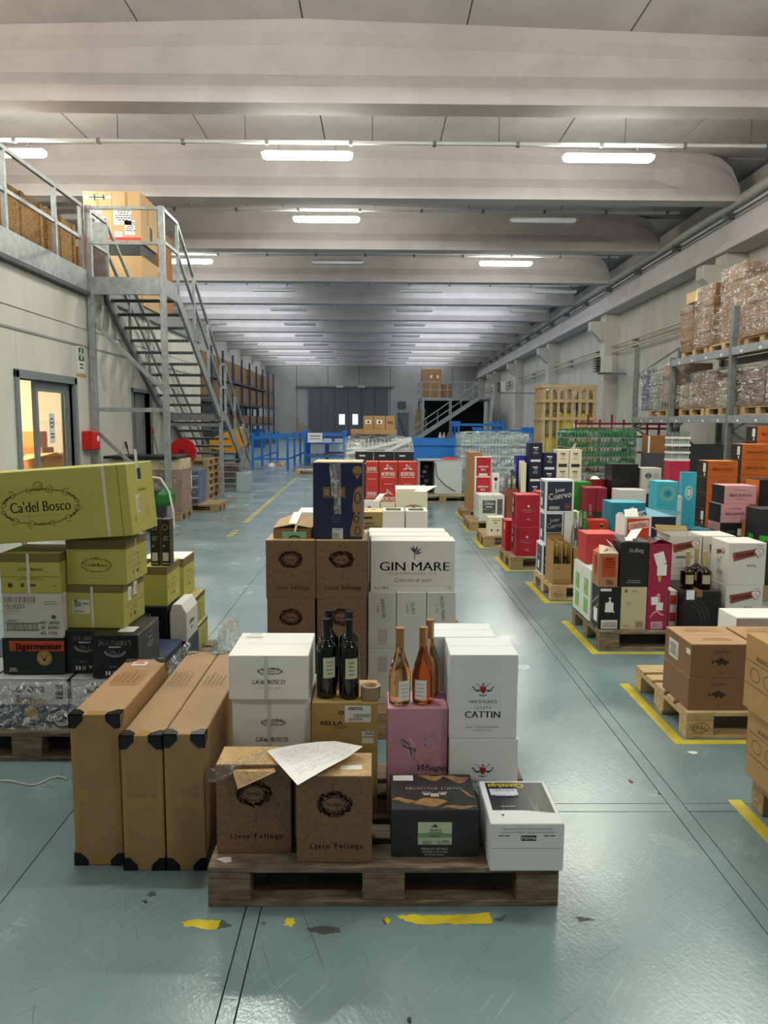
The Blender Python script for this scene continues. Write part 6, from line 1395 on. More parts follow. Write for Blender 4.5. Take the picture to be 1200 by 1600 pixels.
cuv = carton('carton', 'white carton below the plain white one beside the tequila stack', 'carton', 1.85, 2.03, 7.49, DK, .315, .26, white, far=2.4)
cu1 = carton('carton', 'largest tequila carton with white script on slate, topmost of its stack', 'carton', 1.66, 1.94, 7.5, DK + .632, .32, .28, white_c, gT, far=2.4, rz=-.03); cuervo(cu1)
cu1.location.y += .0
# bottle on red box, teal cartons, navy open carton behind the dark pallet
rs = carton('carton', 'tan carton hidden under the small red gift box', 'carton', 2.06, 2.28, 7.05, DK, .46, .25, cbm, far=2.3)
rb_ = K('gift_box', 'small glossy red gift box with a gold print and a bottle neck sticking out', 916, 943, 817, 835, top_of(rs) + .001, P('#c0281a', .35), cat='gift box', Y=7.07, d=.16, h=.15, far=2.4); deco(rb_, 'F', P2().rect(.01, .0, .03, .06).disc(.01, .03, .02), gold, 'gold_print', cx=.6, cy=.5, lift=2)
bt_ = bottle('bottle', 'amber bottle neck rising from behind the small red gift box', rb_.location.x - .02, 7.28, top_of(rs) + .001, .27, .03, P('#5a3424', .15, 'glass'), cap=P('#8c7454', .4), caph=.2, n=12)
gTe = 'teal cartons'
teal = P('#1f7f95', .5, 'card', .06)
tl0 = carton('carton', 'teal carton underneath the larger teal carton', 'carton', 2.40, 2.64, 7.14, DK, .47, .3, teal, gTe, far=2.4)
tl1 = carton('carton', 'larger teal carton with two white labels', 'carton', 2.40, 2.72, 7.12, DK + .471, .30, .3, teal, gTe, far=2.4, top=P('#58b8cc', .5)); qr_label(tl1, 'F', .25, .6, .05); qr_label(tl1, 'F', .6, .7, .07, .5)
tl1.location.x -= .2; tl0.location.x -= .16; rs.location.x -= .05; rb_.location.x += .035; bt_.location.x += .03
nv0 = carton('carton', 'black carton holding up the open navy carton', 'carton', 2.53, 2.82, 7.08, DK, .36, .3, black, far=2.4)
nv = carton('open_carton', 'navy carton with light blue flaps folded open', 'carton', 2.53, 2.80, 7.1, DK + .361, .28, .28, P('#0e1c34', .5), far=2.4, open_top=True); slab(nv, 'F', .5, .2, .12, .07, P('#7fb2cc', .5), 'label')
MB().plate([(-.135, 0, .28), (.135, 0, .28), (.18, -.04, .33), (-.13, .1, .36)], .004).build('flap', P('#8cc4dc', .5), nv)
tq = P('#3fb4c8', .5, 'card', .06); tqd = P('#2a8aa0', .5, 'card', .06)
def eye(o, f='F', c=None):
    k = (o['_w'] if f == 'F' else o['_d']) / .24
    deco(o, f, P2().ring(0, 0, .085 * k, .085 * k, .01 * k).ring(0, 0, .06 * k, .06 * k, .006 * k), P('#a8cc88', .5, 'print'), 'round_emblem', lift=2); deco(o, f, P2().disc(0, 0, .018 * k).ring(0, 0, .035 * k, .035 * k, .006 * k), P('#1f6ca8', .5, 'print'), 'round_emblem', lift=4)
gBl = 'turquoise gin cartons with a round emblem'
for k in range(4):
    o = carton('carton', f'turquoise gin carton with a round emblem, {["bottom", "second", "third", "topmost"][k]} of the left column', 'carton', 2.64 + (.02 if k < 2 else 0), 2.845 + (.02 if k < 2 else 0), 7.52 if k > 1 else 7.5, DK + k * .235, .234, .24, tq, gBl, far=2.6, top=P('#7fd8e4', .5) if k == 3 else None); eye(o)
    o.location.x += .13
    if k == 2: slab(o, 'F', .55, .1, .15, .03, inkw, 'barcode_panel', lift=2)
for k in range(2):
    o = carton('carton', f'turquoise gin carton, {["lower", "upper"][k]} of the short column on the right', 'carton', 3.12, 3.30, 7.5, DK + k * .235, .234, .24, tqd, gBl, far=2.6); eye(o)
o = carton('carton', 'tall turquoise carton with a white oval, beside the black and orange cartons', 'carton', 3.10, 3.25, 7.75, DK, 1.02, .07, tq, gBl, far=2.7); deco(o, 'F', P2().ring(0, .3, .04, .07, .012).disc(0, .3, .02, .04), inkw, 'oval_emblem')
o = carton('carton', 'grey-blue spirit carton standing behind the turquoise columns', 'carton', 3.0, 3.09, 7.70, DK, .78, .12, white, far=2.7)

# --- sparkling wine cartons: black ends, orange and pink fronts
org = P('#c8641a', .5, 'card', .05); pnk = P('#d59aa0', .5, 'card', .04); bkc = P('#1a1816', .45, 'card', .1)
gBe = 'black-ended sparkling wine cartons'
def bella(o, txt_m, ring_m=None, blackend=True, txt='BELLAVISTA'):
    W, Hh = o['_w'], o['_h']
    if ring_m:
        p = P2()
        for i in range(4):
            for j in (0, 1): p.ring(-W * .38 + i * W * .25, Hh * (.40 if j else -.40) * .9, .035, .03, .004, 14, math.pi if j else 0, 2 * math.pi if j else math.pi)
        deco(o, 'F', p, ring_m, 'ring_pattern', lift=1)
    deco(o, 'F', P2().text(txt, 0, 0, .026, 'serif', w=W * .68).lines(0, .045, W * .5, 1, .01, .004).lines(0, -.04, W * .4, 1, .01, .004), txt_m, lift=3)
    if blackend:
        slab(o, 'L', .5, .5, o['_d'] - .004, Hh - .004, bkc, 'end_panel'); deco(o, 'L', P2().disc(0, .02, .008).lines(0, -.03, .07, 1, .01, .003), P('#8a6a5a', .5), lift=5)
def bx(label, u0, u1, vt, vb, Y, z0, h, m, tm, rm=None, lab=False, be=True, **k):
    o = K('carton', label, u0, u1, vt, vb, z0, m, Y=Y, d=.28, h=h, far=2.8, group=gBe, **k); bella(o, tm, rm, be)
    if lab: slab(o, 'L', .72, .58, .07, .1, label_w, 'label', lift=8); slab(o, 'L', .75, .15, .03, .03, label_w, 'label', lift=8)
    return o
ot = P('#7a2c10', .5, 'print'); orr = P('#dc8438', .5, 'print'); pt = P('#6a3038', .5, 'print')
hb = .181
zz = DK
nm5 = ['bottom', 'second', 'third', 'fourth', 'fifth', 'topmost']
for k in range(6):
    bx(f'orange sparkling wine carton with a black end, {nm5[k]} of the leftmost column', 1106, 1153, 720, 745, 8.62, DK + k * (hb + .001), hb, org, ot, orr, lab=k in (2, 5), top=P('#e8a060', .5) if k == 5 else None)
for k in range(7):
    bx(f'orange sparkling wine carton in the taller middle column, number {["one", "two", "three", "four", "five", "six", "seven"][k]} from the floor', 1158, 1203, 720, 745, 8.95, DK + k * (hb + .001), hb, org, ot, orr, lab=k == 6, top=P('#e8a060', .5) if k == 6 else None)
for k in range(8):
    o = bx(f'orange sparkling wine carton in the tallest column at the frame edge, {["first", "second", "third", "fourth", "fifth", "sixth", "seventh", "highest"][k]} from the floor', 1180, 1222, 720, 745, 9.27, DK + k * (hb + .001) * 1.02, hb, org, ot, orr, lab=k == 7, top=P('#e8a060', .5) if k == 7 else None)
ro_ = bx('orange carton with a black front at the frame edge behind the pink cartons', 1187, 1240, 722, 780, 7.54, DK, .96, P('#1c1a1c', .4), ot, None, be=False); slab(ro_, 'L', .5, .5, .276, .95, P('#d8761c', .5), 'end_panel')
zp = DK
for k in range(5):
    u = [(1127, 1161), (1127, 1161), (1127, 1161), (1127, 1170), (1131, 1181)][k]
    blk = k < 3
    o = K('carton', f'{["black", "black", "black", "pink", "pink"][k]} sparkling wine carton, {nm5[k] if k < 4 else "topmost"} of the pink stack', u[0], u[1], 780, 800, DK + k * (hb + .001), bkc if blk else pnk, Y=7.42, d=.28, h=hb, far=2.6, group=gBe, top=P('#eeb4b8', .5) if k == 4 else None)
    if blk: slab(o, 'L', .5, .5, .276, hb - .004, pnk, 'end_panel'); deco(o, 'L', P2().lines(0, 0, .16, 1, .01, .012).lines(0, .04, .1, 1, .01, .004), pt, lift=5); deco(o, 'F', P2().lines(0, 0, .1, 2, .012, .004), P('#8a8a8a', .5), lift=2); slab(o, 'F', .9, .5, .04, .07, label_w, 'label', lift=2); slab(o, 'F', .1, .3, .03, .04, label_w, 'label', lift=2)
    else: bella(o, pt)
dgx = K('carton', 'dark grey carton with bright green printed patches at the right frame edge', 1187, 1250, 780, 830, DK, P('#26282a', .5), Y=7.06, d=.27, h=.72, far=2.4, top=P('#4c5048', .5))
for f, cx in (('L', .45), ('F', .15)): slab(dgx, f, cx, .62, .09, .05, P('#2fae2f', .5), 'printed_patch', rot=-.1)
slab(dgx, 'L', .5, .02, .26, .02, P('#2fae2f', .5), 'printed_edge')

# --- crimson cartons, small cream carton, farther stacks
rdm = P('#a8142c', .45, 'card', .05)
def select(o): 
    deco(o, 'F', P2().text('SELECT', 0, 0, .03, 'serif', w=o['_w'] * .6).disc(0, .045, .012).lines(0, -.11, .06, 2, .014, .004).lines(0, -.028, .1, 1, .01, .003), inkw, cx=.5, cy=.52)
    slab(o, 'L', .35, .55, o['_d'] * .4, o['_h'] * .7, P('#1a1a24', .5), 'printed_panel'); deco(o, 'L', P2().rect(0, .08, .04, .07).rect(0, -.02, .05, .06), inkw, cx=.35, cy=.55, lift=4)
s1 = carton('carton', 'crimson aperitif carton with white lettering, lower one of the pair', 'carton', 1.59, 1.835, 8.62, DK, .335, .34, rdm, 'crimson cartons', far=2.8); select(s1)
s2 = carton('carton', 'crimson aperitif carton with white lettering, upper one of the pair', 'carton', 1.595, 1.855, 8.64, DK + .336, .36, .34, rdm, 'crimson cartons', far=2.8, top=P('#c8303c', .5)); select(s2)
s3 = carton('carton', 'narrow red carton standing left behind the crimson pair', 'carton', 1.53, 1.80, 8.99, DK, .36, .28, P('#b8101c', .45), 'crimson cartons', far=2.8); slab(s3, 'L', .7, .8, .05, .08, inkw, 'label')
s4 = carton('carton', 'plain crimson carton hidden under the tall orange-red one', 'carton', 1.86, 2.15, 9.0, DK, .3, .28, rdm, far=2.8)
cs = K('carton', 'small cream carton alone on the corner of a pallet down the right aisle', 763, 787, 813, 836, DK, cream, Y=10.2, d=.2, h=.25, far=3.4); deco(cs, 'F', P2().lines(0, .08, .15, 1, .01, .008).rect(-.01, .05, .05, .01).rect(-.06, -.05, .02, .03).poly([(-.0, -.06), (.03, -.03), (.04, -.06)]), P('#3a342c', .6), lift=2); slab(cs, 'F', .5, .5, cs['_w'] - .01, .004, P('#b0a480', .6), 'flap_edge')
gx = K('carton', 'white film-wrapped carton with a printed glass picture panel', 748, 788, 784, 813, DK, P('#d8dcd4', .5), Y=11.75, d=.5, h=.40, far=4, top=P('#eceae0', .5))
slab(gx, 'F', .4, .55, .2, .2, P('#2e3c3a', .5), 'printed_panel'); slab(gx, 'F', .82, .55, .08, .24, P('#3a4644', .5), 'printed_panel'); deco(gx, 'F', P2().text('Glass', 0, .04, .05, 'bold').rect(0, -.02, .1, .02), P('#b8c4c0', .5), cx=.4, cy=.6, lift=4)
shell('stretch_film', -.21, .21, -.01, .51, 0, .41, film_clear, gx, 8, .012, (5, 4, 4), 'FLT')
rr2 = K('carton', 'orange-red carton with faint gold script behind the crimson ones', 786, 810, 772, 815, DK + .301, P('#b8281c', .45), Y=9.02, d=.24, h=.40, far=2.9); rr2.location.x = 1.99; rr2.location.z = DK + .301; deco(rr2, 'F', P2().text('Gin', 0, 0, .1, 'script'), P('#b87838', .5), lift=2)
gRW = 'red and white cartons down the right aisle'
rwm = P('#b41c28', .45, 'card', .05)
rz0 = DK
for k in range(3):
    o = K('carton', f'red carton with white edges, {["lowest", "middle", "topmost"][k]} of the stack down the right aisle', 743, 768, 700, 730, DK + k * .322, white, Y=12.35, d=.12, h=.32, far=4, group=gRW)
    slab(o, 'F', .52, .5, o['_w'] * .9, .30, rwm, 'printed_panel'); deco(o, 'F', P2().text('AMERICANO', 0, .02, .03, 'bold', w=.17).text('BIO', 0, -.03, .035, 'bold').rect(0, -.11, .14, .04), inkw, cx=.5, cy=.45, lift=4)
    slab(o, 'L', .5, .5, .1, .3, P('#d8d0c4', .5), 'printed_panel')
gTn = 'tan cartons in the far right stack'
for k in range(4):
    o = K('carton', f'tan carton, {["lowest", "second", "third", "topmost"][k]} of the far right aisle stack', 725, 745, 700, 730, DK + k * .25, tan2, Y=13.3, d=.6, h=.249, far=4, group=gTn); o.location.x = 1.72; o.location.y = 13.3
    deco(o, 'F', P2().rect(.03, .03, .06, .04), P('#5a4028', .6), lift=2)
wd = K('carton', 'white carton with a black dot print beside the red and white stack', 769, 780, 737, 770, DK, white, Y=12.3, d=.15, h=.70, far=4); deco(wd, 'F', P2().disc(0, .26, .03).rect(0, .15, .01, .12), ink, lift=2)
bbx = carton('carton', 'low terracotta carton holding loose bottles behind the crimson cartons', 'carton', 2.0, 2.17, 11.75, DK, .50, .35, P('#8a4c34', .6), far=4)
gLB = 'clear bottles standing loose on the terracotta carton'
for i in range(8):
    bottle('bottle', f'small clear bottle with pale label on the terracotta carton, {["left", "right"][i % 2]} in its {["front", "second", "third", "rear"][i // 2]} row', 2.045 + (i % 2) * .075, 11.80 + (i // 2) * .083, top_of(bbx) + .001, .25 + .02 * (i % 3), .03, clear_glass, group=gLB, cap=P('#3a3838' if i % 2 else '#b8b4b0', .4), caph=.2, n=10, lab=P('#c9bfb8', .5, 'paper'), lw=.6)
nvm = P('#161f3c', .45, 'card', .08)
gNv = 'navy and white spirit cartons far right'
def spirits(o, dark=True):
    c = inkw if dark else P('#3a3a3c', .5)
    deco(o, 'F', P2().lines(0, .03, .13, 1, .01, .018).lines(0, -.0, .05, 1, .01, .01).lines(0, -.05, .1, 3, .014, .004), c, cx=.5, cy=.65); 
    if dark: slab(o, 'F', .5, .1, .15, .035, inkw, 'barcode_panel')
    else: slab(o, 'F', .5, .12, .13, .05, P('#2a2a30', .5), 'barcode_panel')
for ci, (u0, u1, n_, h_, m_, Yv) in enumerate(((827, 847, 4, .30, nvm, 11.8), (849, 869, 4, .262, nvm, 11.82), (870.5, 889, 4, .275, cream, 11.8), (890, 909, 4, .275, cream, 11.8))):
    for k in range(n_):
        o = K('carton', f'{"navy" if ci < 2 else "off-white"} spirit carton, {["bottom", "second", "third", "top"][k]} of the {["tallest navy", "short navy", "left off-white", "right off-white"][ci]} column', u0, u1, 700, 730, DK + k * (h_ + .001) if False else DK + k * (h_ + .001), m_, Y=Yv, d=.28, h=h_, far=4, group=gNv); spirits(o, ci < 2)
        if ci == 3 and k == 3: MB().plate([(-.08, 0, h_), (.0, .1, h_), (.03, .1, h_ + .1), (-.03, .0, h_ + .09)], .004).build('flap', label_w, o)
ob_ = K('carton', 'royal blue carton with white patches left of the tallest navy column', 806, 821, 712, 780, DK, P('#1b2c8c', .45), Y=12.0, d=.2, h=1.0, far=4); slab(ob_, 'F', .6, .9, .09, .05, inkw, 'label'); slab(ob_, 'L', .5, .8, .05, .12, inkw, 'label')
ow_ = K('carton', 'tall thin cream carton in front of the royal blue one', 814, 822, 722, 780, DK, cream, Y=11.78, d=.2, h=.90, far=4)
pallet(2.15, 11.72, 'pallet under the royal blue and navy cartons far down the right aisle', wood_mid) if False else None

# ================================================================ CENTRE ROW, FARTHER PALLETS
gW3 = 'white cartons at the left of the third centre pallet'
for k in range(3):
    o = carton('carton', f'white carton peeping out left of the navy one, {["lowest", "middle", "topmost"][k]} of its stack', 'carton', -.565, -.36, 5.45, DK + k * .288, .287, .3, white, gW3, seam='x' if k == 2 else None, far=2)
mt = P('#a98d58', .6, 'card', .05)
zc = DK
for k in range(3):
    o = carton('carton', ['tan carton, lowest of the bitter liqueur stack right of the navy carton', 'tan carton, middle one of the stack right of the navy carton', 'tan carton lettered in black, top of the stack right of the navy carton'][k], 'carton', -.14, .045, 5.45, zc, .289, .24, mt, 'tan cartons right of the navy one', far=2, top=P('#dcc48c', .6) if k == 2 else None); zc += .29
    if k == 2: deco(o, 'F', P2().text('MONTENEGRO', 0, 0, .03, 'bold', w=.15, rot=.0).text('AMARO', 0, .035, .014, 'bold').lines(-.02, .07, .07, 1, .01, .014), ink, cx=.5, cy=.6, lift=2); deco(o, 'T', P2().disc(-.03, 0, .02, .03).disc(.03, .02, .02, .03), P('#8d7850', .6), lift=2)
sb = carton('carton', 'small grey lidded carton just behind the white gin cartons', 'carton', -.06, .09, 4.50, DK, .86, .12, P('#8c9088', .5), far=1.8)
sb.location.y = 4.52
gOp = 'white cartons with cut windows in the lid'
for k, (u0, u1) in enumerate(((598, 632), (634, 668))):
    x0, x1 = at(u0, 800, 6.0).x, at(u1, 800, 6.0).x
    b0 = carton('carton', ['left', 'right'][k] + ' plain white carton below the one with a cut lid window', 'carton', x0, x1, 6.0 - .02, DK, .50, .24, white, far=2)
    o = carton('open_carton', ['left', 'right'][k] + ' white carton whose lid window shows a round bottle cap', 'carton', x0, x1, 5.98, DK + .501, .31, .25, white, gOp, far=2, open_top=True)
    W, D_, Hh = o['_w'], o['_d'], o['_h']
    for (a0, a1, b0_, b1) in ((-W / 2, W / 2, 0, .04), (-W / 2, W / 2, D_ - .03, D_), (-W / 2, -W / 2 + .025, .04, D_ - .03), (W / 2 - .025, W / 2, .04, D_ - .03)): MB().box(a0, a1, b0_, b1, Hh, Hh + .004).build('lid_edge', P('#f0eee2', .5), o)
    MB().lathe([(.05, .012), (.055, .1), (.05, .22), (.02, .285), (.02, .3)], 14, (0, D_ * .5, 0)).build('bottle_inside', P('#d8dad8', .3, 'glass'), o, smooth=True)
    slab(o, 'R', .7, .45, .03, .03, P('#2c2c2c', .5), 'hand_hole'); b0.location.y = 6.0
    b0.location.y = 5.985
for k in range(3):
    o = carton('carton' if k < 2 else 'open_carton', ['cream carton, lowest of the stack behind the windowed white ones', 'cream carton, middle of the stack behind the windowed white ones', 'cream carton with a red seal and scroll print, its lid flaps standing open'][k], 'carton', at(619, 780, 7.05).x, at(668, 780, 7.05).x, 7.05, DK + k * .29, .289, .28, cream, 'cream cartons in the centre row', far=2.4, open_top=k == 2)
    if k == 2:
        deco(o, 'F', P2().disc(.0, .0, .016), P('#c0401c', .4, 'print'), 'round_seal', cx=.55, cy=.5, lift=3); deco(o, 'F', P2().ring(0, -.05, .10, .08, .006, 20, 0, math.pi).curls(0, -.02, .09, .04, t=.003).rect(0, -.045, .07, .003), P('#a59c70', .6, 'print'), 'printed_scrolls', cx=.55, cy=.5, lift=2)
        W, D_, Hh = o['_w'], o['_d'], o['_h']; MB().plate([(0.02, .05, Hh), (.13, .0, Hh + .0), (.24, .08, Hh + .05), (.12, .14, Hh + .04)], .004).build('flap', label_w, o); MB().plate([(-W / 2, D_, Hh), (W / 2, D_, Hh), (W / 2, D_ + .06, Hh + .03), (-W / 2, D_ + .06, Hh + .03)], .004).build('flap', label_w, o)
for i, (x0, x1, zt, m_) in enumerate(((-.13, .03, .92, white), (.04, .17, .90, cream))):
    o = carton('open_carton', ['white carton with one raised flap left of the cream ones', 'small cream carton with leaf print left of the big cream one'][i], 'carton', x0, x1, 7.08, DK, zt - DK, .2, m_, far=2.4, open_top=True)
    if i: deco(o, 'F', P2().wreath(0, 0, .04, .02, 14, .2), P('#a8a04c', .6), cx=.5, cy=.93)
    else: MB().plate([(.02, 0, zt - DK), (.08, 0, zt - DK), (.13, .04, zt - DK + .07), (.08, .05, zt - DK + .07)], .003).build('flap', label_w, o); deco(o, 'F', P2().rect(0, 0, .03, .03), P('#8a8884', .5), cx=.4, cy=.93)
rdg = P('#bf342c', .45, 'card', .05)
gBo = 'red gin cartons in the centre row'
for c, (u0, u1) in enumerate(((540, 568), (571.5, 591), (592.5, 621.5), (622.5, 652))):
    for k in range(3):
        x0, x1 = at(u0, 740, 10.15).x, at(u1, 740, 10.15).x
        o = carton('carton', f'red gin carton with white bird emblem, {["bottom", "middle", "top"][k]} of the {["far left", "narrow", "middle", "right"][c]} column', 'carton', x0, x1, 10.15 - (.0 if c != 1 else .0), DK + k * .33, .328, .3, rdg, gBo, far=3.4, top=P('#d8604c', .5) if k == 2 else None)
        if k: deco(o, 'F', P2().text('BOSFORD', 0, 0, .05, 'tight', w=(x1 - x0) * .74).text('LONDON DRY GIN', 0, -.045, .015, 'bold').lines(0, -.14, .16, 1, .01, .005), inkw, cx=.5, cy=.52 if c > 1 else .72, lift=2)
        if k and c > 1: deco(o, 'F', P2().disc(.0, .06, .02).poly([(-.02, .1), (-.03, .085), (0, .05), (.012, .075)]).poly([(.0, .05), (.03, .08), (.02, .04)]).poly([(-.07, .03), (-.02, .06), (-.02, .03)]).poly([(.07, .03), (.02, .06), (.02, .03)]), inkw, 'bird_emblem', cx=.5, cy=.6, lift=2)
bkv = P('#232830', .4, 'card', .1)
for c, (u0, u1) in enumerate(((555, 583), (584, 615.5), (616.5, 646.5))):
    for k in range(3):
        x0, x1 = at(u0, 710, 11.7).x, at(u1, 710, 11.7).x
        o = carton('carton', f'black vodka carton with a white crescent, {["bottom", "middle", "top"][k]} of the {["left", "middle", "right"][c]} column', 'carton', x0, x1, 11.7, DK + k * .355, .353, .3, bkv, 'black vodka cartons', far=4, top=P('#9a9aa0', .5) if k == 2 else None)
        if k == 2: deco(o, 'F', P2().ring(.05, -.03, .05, .05, .016, 14, 0, 2.6).lines(-.04, .11, .1, 1, .01, .02), inkw, 'crescent_print', lift=2)
# film helpers for bottle loads
def bottle_load(name, label, x0, x1, y0, y1, z0, z1, layers, nx, ny, bm_, traym, fm, seed=1, capm=None, parent_film=True, bandz=None):
    e = empty(name, ((x0 + x1) / 2, y0, z0), label, 'bottle load'); W, D, Hh = x1 - x0, y1 - y0, z1 - z0; lh = Hh / layers
    for k in range(layers): MB().box(-W / 2, W / 2, 0, D, k * lh, k * lh + .012 + .03 * (traym is not tray_thin)).build('tray', traym, e)
    mb = MB(); r_ = min(W / nx, D / ny) * .46; bh = lh - .02
    for k in range(layers):
        for i in range(nx):
            for j in range(ny):
                if j not in (0,) and i not in (0, nx - 1) and k < layers - 1: continue
                mb.lathe([(r_, 0), (r_, bh * .55), (r_ * .4, bh * .78), (r_ * .36, bh)], 6, (-W / 2 + (i + .5) * W / nx, (j + .5) * D / ny, k * lh + .014))
    b_ = mb.build('bottles', bm_, e); b_['kind'] = 'stuff'
    shell('stretch_film', -W / 2 - .02, W / 2 + .02, -.02, D + .02, 0, Hh + .02, fm, e, seed, .03, (10, 6, 12), 'FLRT')
    return e
tray_thin = P('#7c8c88', .5, 'plastic')
gbt = P('#2f7a4a', .15, 'glass', .5, 30)
pallet(3.25, 13.2, 'pallet under the tall loads of green bottles', wood_mid)
bottle_load('green_bottle_load', 'lower load of empty green bottles wrapped in hazy film on the right', 3.27, 4.52, 13.26, 14.06, DK, .79, 3, 20, 9, P('#3f6e58', .2, 'glass', .4, 30), tray_thin, film_haze, 2)
bottle_load('green_bottle_load', 'upper load of bright green bottles in eight layers on the right', 3.29, 4.50, 13.26, 14.06, .90, 1.56, 4, 22, 9, gbt, tray_thin, film('thin_film', .03, .3, 8), 3)
bottle_load('clear_bottle_load', 'wide load of clear bottles wrapped in hazy film beside the aisle', 1.86, 3.34, 16.95, 17.95, DK, 1.40, 5, 20, 10, P('#8fa4a4', .15, 'glass', .3, 20), P('#b4c0c0', .5, 'plastic'), film_haze, 7)
pallet(1.95, 17.0, 'pallet under the wide load of clear wrapped bottles', wood_mid)
x0, x1 = at(541, 690, 13.2).x, at(642, 690, 13.2).x
bottle_load('miniature_bottle_load', 'load of small bottles in white trays bound with crossed white film in the centre row', x0, x1, 13.2, 14.0, DK, 1.355, 7, 16, 8, P('#c9ccd0', .2, 'glass', .4, 30), P('#dcdad6', .5), film('crossed_film', .15, .9, 4, '#f2f2f2', (1, 1, 2.5)), 9)
bt = MB().bar((x0, 13.09, 1.12), (x1, 13.09, 1.38), .01, .05).bar((x0 + .3, 13.075, .98), (x1, 13.075, 1.36), .01, .05).build('film_rope', P('#e4e4e4', .3, 'plastic')); tag(bt, 'twisted white film ropes crossing the front of the miniature bottle load', 'film rope')
gtc = 'tan cartons on the miniature bottle load'
for i, (u0, u1, v0, v1) in enumerate(((568, 583, 658, 675), (584, 601.5, 659, 675), (602.5, 617, 659, 675))):
    o = K('carton', f'{["left", "middle", "right"][i]} tan carton of three standing high in the centre row', u0, u1, v0, v1, 1.53, tan, Y=13.3, d=.3, h=.23, far=4.5, group=gtc)
    if i < 2: slab(o, 'F', .5, .55, .1, .07, label_w); deco(o, 'F', P2().rect(0, 0, .03, .04), ink, cx=.5, cy=.55, lift=7)
    else: deco(o, 'F', P2().rect(0, 0, .09, .05), P('#6e5230', .6), cx=.5, cy=.5)
for i, (u0, u1) in enumerate(((548, 566), (566.5, 592), (592.5, 620))):
    o = K('carton', f'{["left", "middle", "right"][i]} flat tan carton directly on the miniature bottle load', u0, u1, 676, 680, 1.445, tan, Y=13.25, d=.5, h=.083, far=4.5, group=gtc)
# steel machine and blue skip
mcn = empty('white_machine', (at(688, 740, 16.0).x, 16.0, DK), 'white metal cabinet machine with an open dark bay and a dangling black cable', 'machine')
W = at(722, 740, 16).x - at(654, 740, 16).x; Hm = at(688, 719, 16).z - DK - .02
MB().box(-W / 2 + W * .37, W / 2, 0, .7, .02, Hm).build('side_panel', P('#c3c7c8', .35, 'paint', .05), mcn, bevel=.01)
MB().box(-W / 2, -W / 2 + .03, 0, .7, .02, Hm).build('frame', galv, mcn); MB().box(-W / 2 + .03, -W / 2 + W * .365, .5, .7, .02, Hm - .02).build('dark_back', P('#15171a', .6), mcn)
MB().box(-W / 2, W / 2, 0, .75, Hm, Hm + .02).build('top_plate', galv, mcn); MB().box(-W / 2, W / 2, 0, .7, 0, .02).build('base_plate', galv, mcn)
for j in range(6): MB().box(-W / 2 + .06 + .04 * (j % 3), -W / 2 + .14 + .04 * (j % 3), .3, .45, .04 + .1 * j, .1 + .1 * j).build('inner_part', [P('#2c4a6c', .4), P('#7c8488', .4), P('#3a5a34', .4)][j % 3], mcn)
MB().path([(-W * .12, -.02, Hm - .04), (-W * .08, -.02, Hm * .55), (.1, -.02, Hm * .3), (W * .35, -.02, .08)], .008, 6).build('cable', black, mcn)
pallet(mcn.location.x - .55, 15.9, 'pallet carrying the white metal cabinet machine', wood_mid)
bsk = empty('blue_skip', (1.45, 18.6, 0), 'large blue steel bin behind the white machine', 'skip')
MB().prism([(-.75, .3), (.75, .3), (.75, 1.22), (-.75, 1.22)], 0, .05).build('front_wall', blue_steel, bsk); MB().prism([(-.75, .3), (.75, .3), (.75, 1.26), (-.75, 1.26)], 1.25, 1.3).build('rear_wall', blue_steel, bsk)
for s in (-.75, .71): MB().box(s, s + .04, .05, 1.25, .3, 1.2).build('side_wall', blue_steel, bsk)
MB().box(-.70, .70, .06, 1.24, .3, .36).build('floor_plate', blue_dark, bsk); MB().box(-.78, .78, -.04, 0, 1.10, 1.24).build('rim', blue_steel, bsk)
for s in (-.6, .5): MB().box(s, s + .1, .1, 1.2, 0, .3).build('skid', blue_dark, bsk)
crumple('red_cloth', 'crumpled red cloth lying along the top of the white machine', (at(690, 715, 16.2).x, at(718, 715, 16.2).x, 16.2, 16.6, DK + Hm + .022, DK + Hm + .08), P('#a01828', .6, 'cloth'), 3, .02, 'cloth', 8)

# ================================================================ BLUE WORK FRAMES
def frame(name, label, x0, x1, y0, y1, ztop, legs=4, low=.35, mid=None, m=blue_steel, tabs=True):
    e = empty(name, ((x0 + x1) / 2, y0, 0), label, 'steel frame'); W, D = x1 - x0, y1 - y0
    for i in range(legs):
        y = D * i / (legs - 1)
        for s in (-1, 1): MB().box(s * W / 2 - .04, s * W / 2 + .04, y - .04, y + .04, 0, ztop).build('leg', m, e)
        if tabs:
            for s in (-1, 1): MB().box(s * W / 2 - .07, s * W / 2 + .07, y - .07, y + .07, ztop, ztop + .1).build('tab', m, e)
        MB().box(-W / 2 + .041, W / 2 - .041, y - .03, y + .03, ztop - .1, ztop - .001).build('cross_rail', m, e)
    for s in (-1, 1):
        MB().box(s * W / 2 - .03, s * W / 2 + .03, .041, D - .041, ztop - .14, ztop - .101).build('top_rail', m, e); MB().box(s * W / 2 - .03, s * W / 2 + .03, .041, D - .041, low, low + .07).build('low_rail', m, e)
    MB().box(-W / 2 + .041, W / 2 - .041, -.03, .03, low, low + .07).build('low_rail', m, e)
    if mid: MB().box(-W / 2, W / 2, .05, D - .05, mid, mid + .04).build('shelf', m, e)
    return e
frame('blue_workbench', 'bright blue steel frame on legs, leftmost one beyond the stairs', -4.25, -3.05, 26.4, 33, 1.16)
fb2 = frame('blue_workbench', 'bright blue steel bench frame cluttered with cardboard right of the leftmost frame', -2.75, -1.25, 29.5, 31.5, 1.22, 3, .3, .82)
frame('blue_workbench', 'dark blue low frame with upright rods standing behind the cluttered bench frame', -2.2, -1.3, 33.5, 35, 1.1, 3, .3, None, P('#1a2f8c', .4, 'paint'))
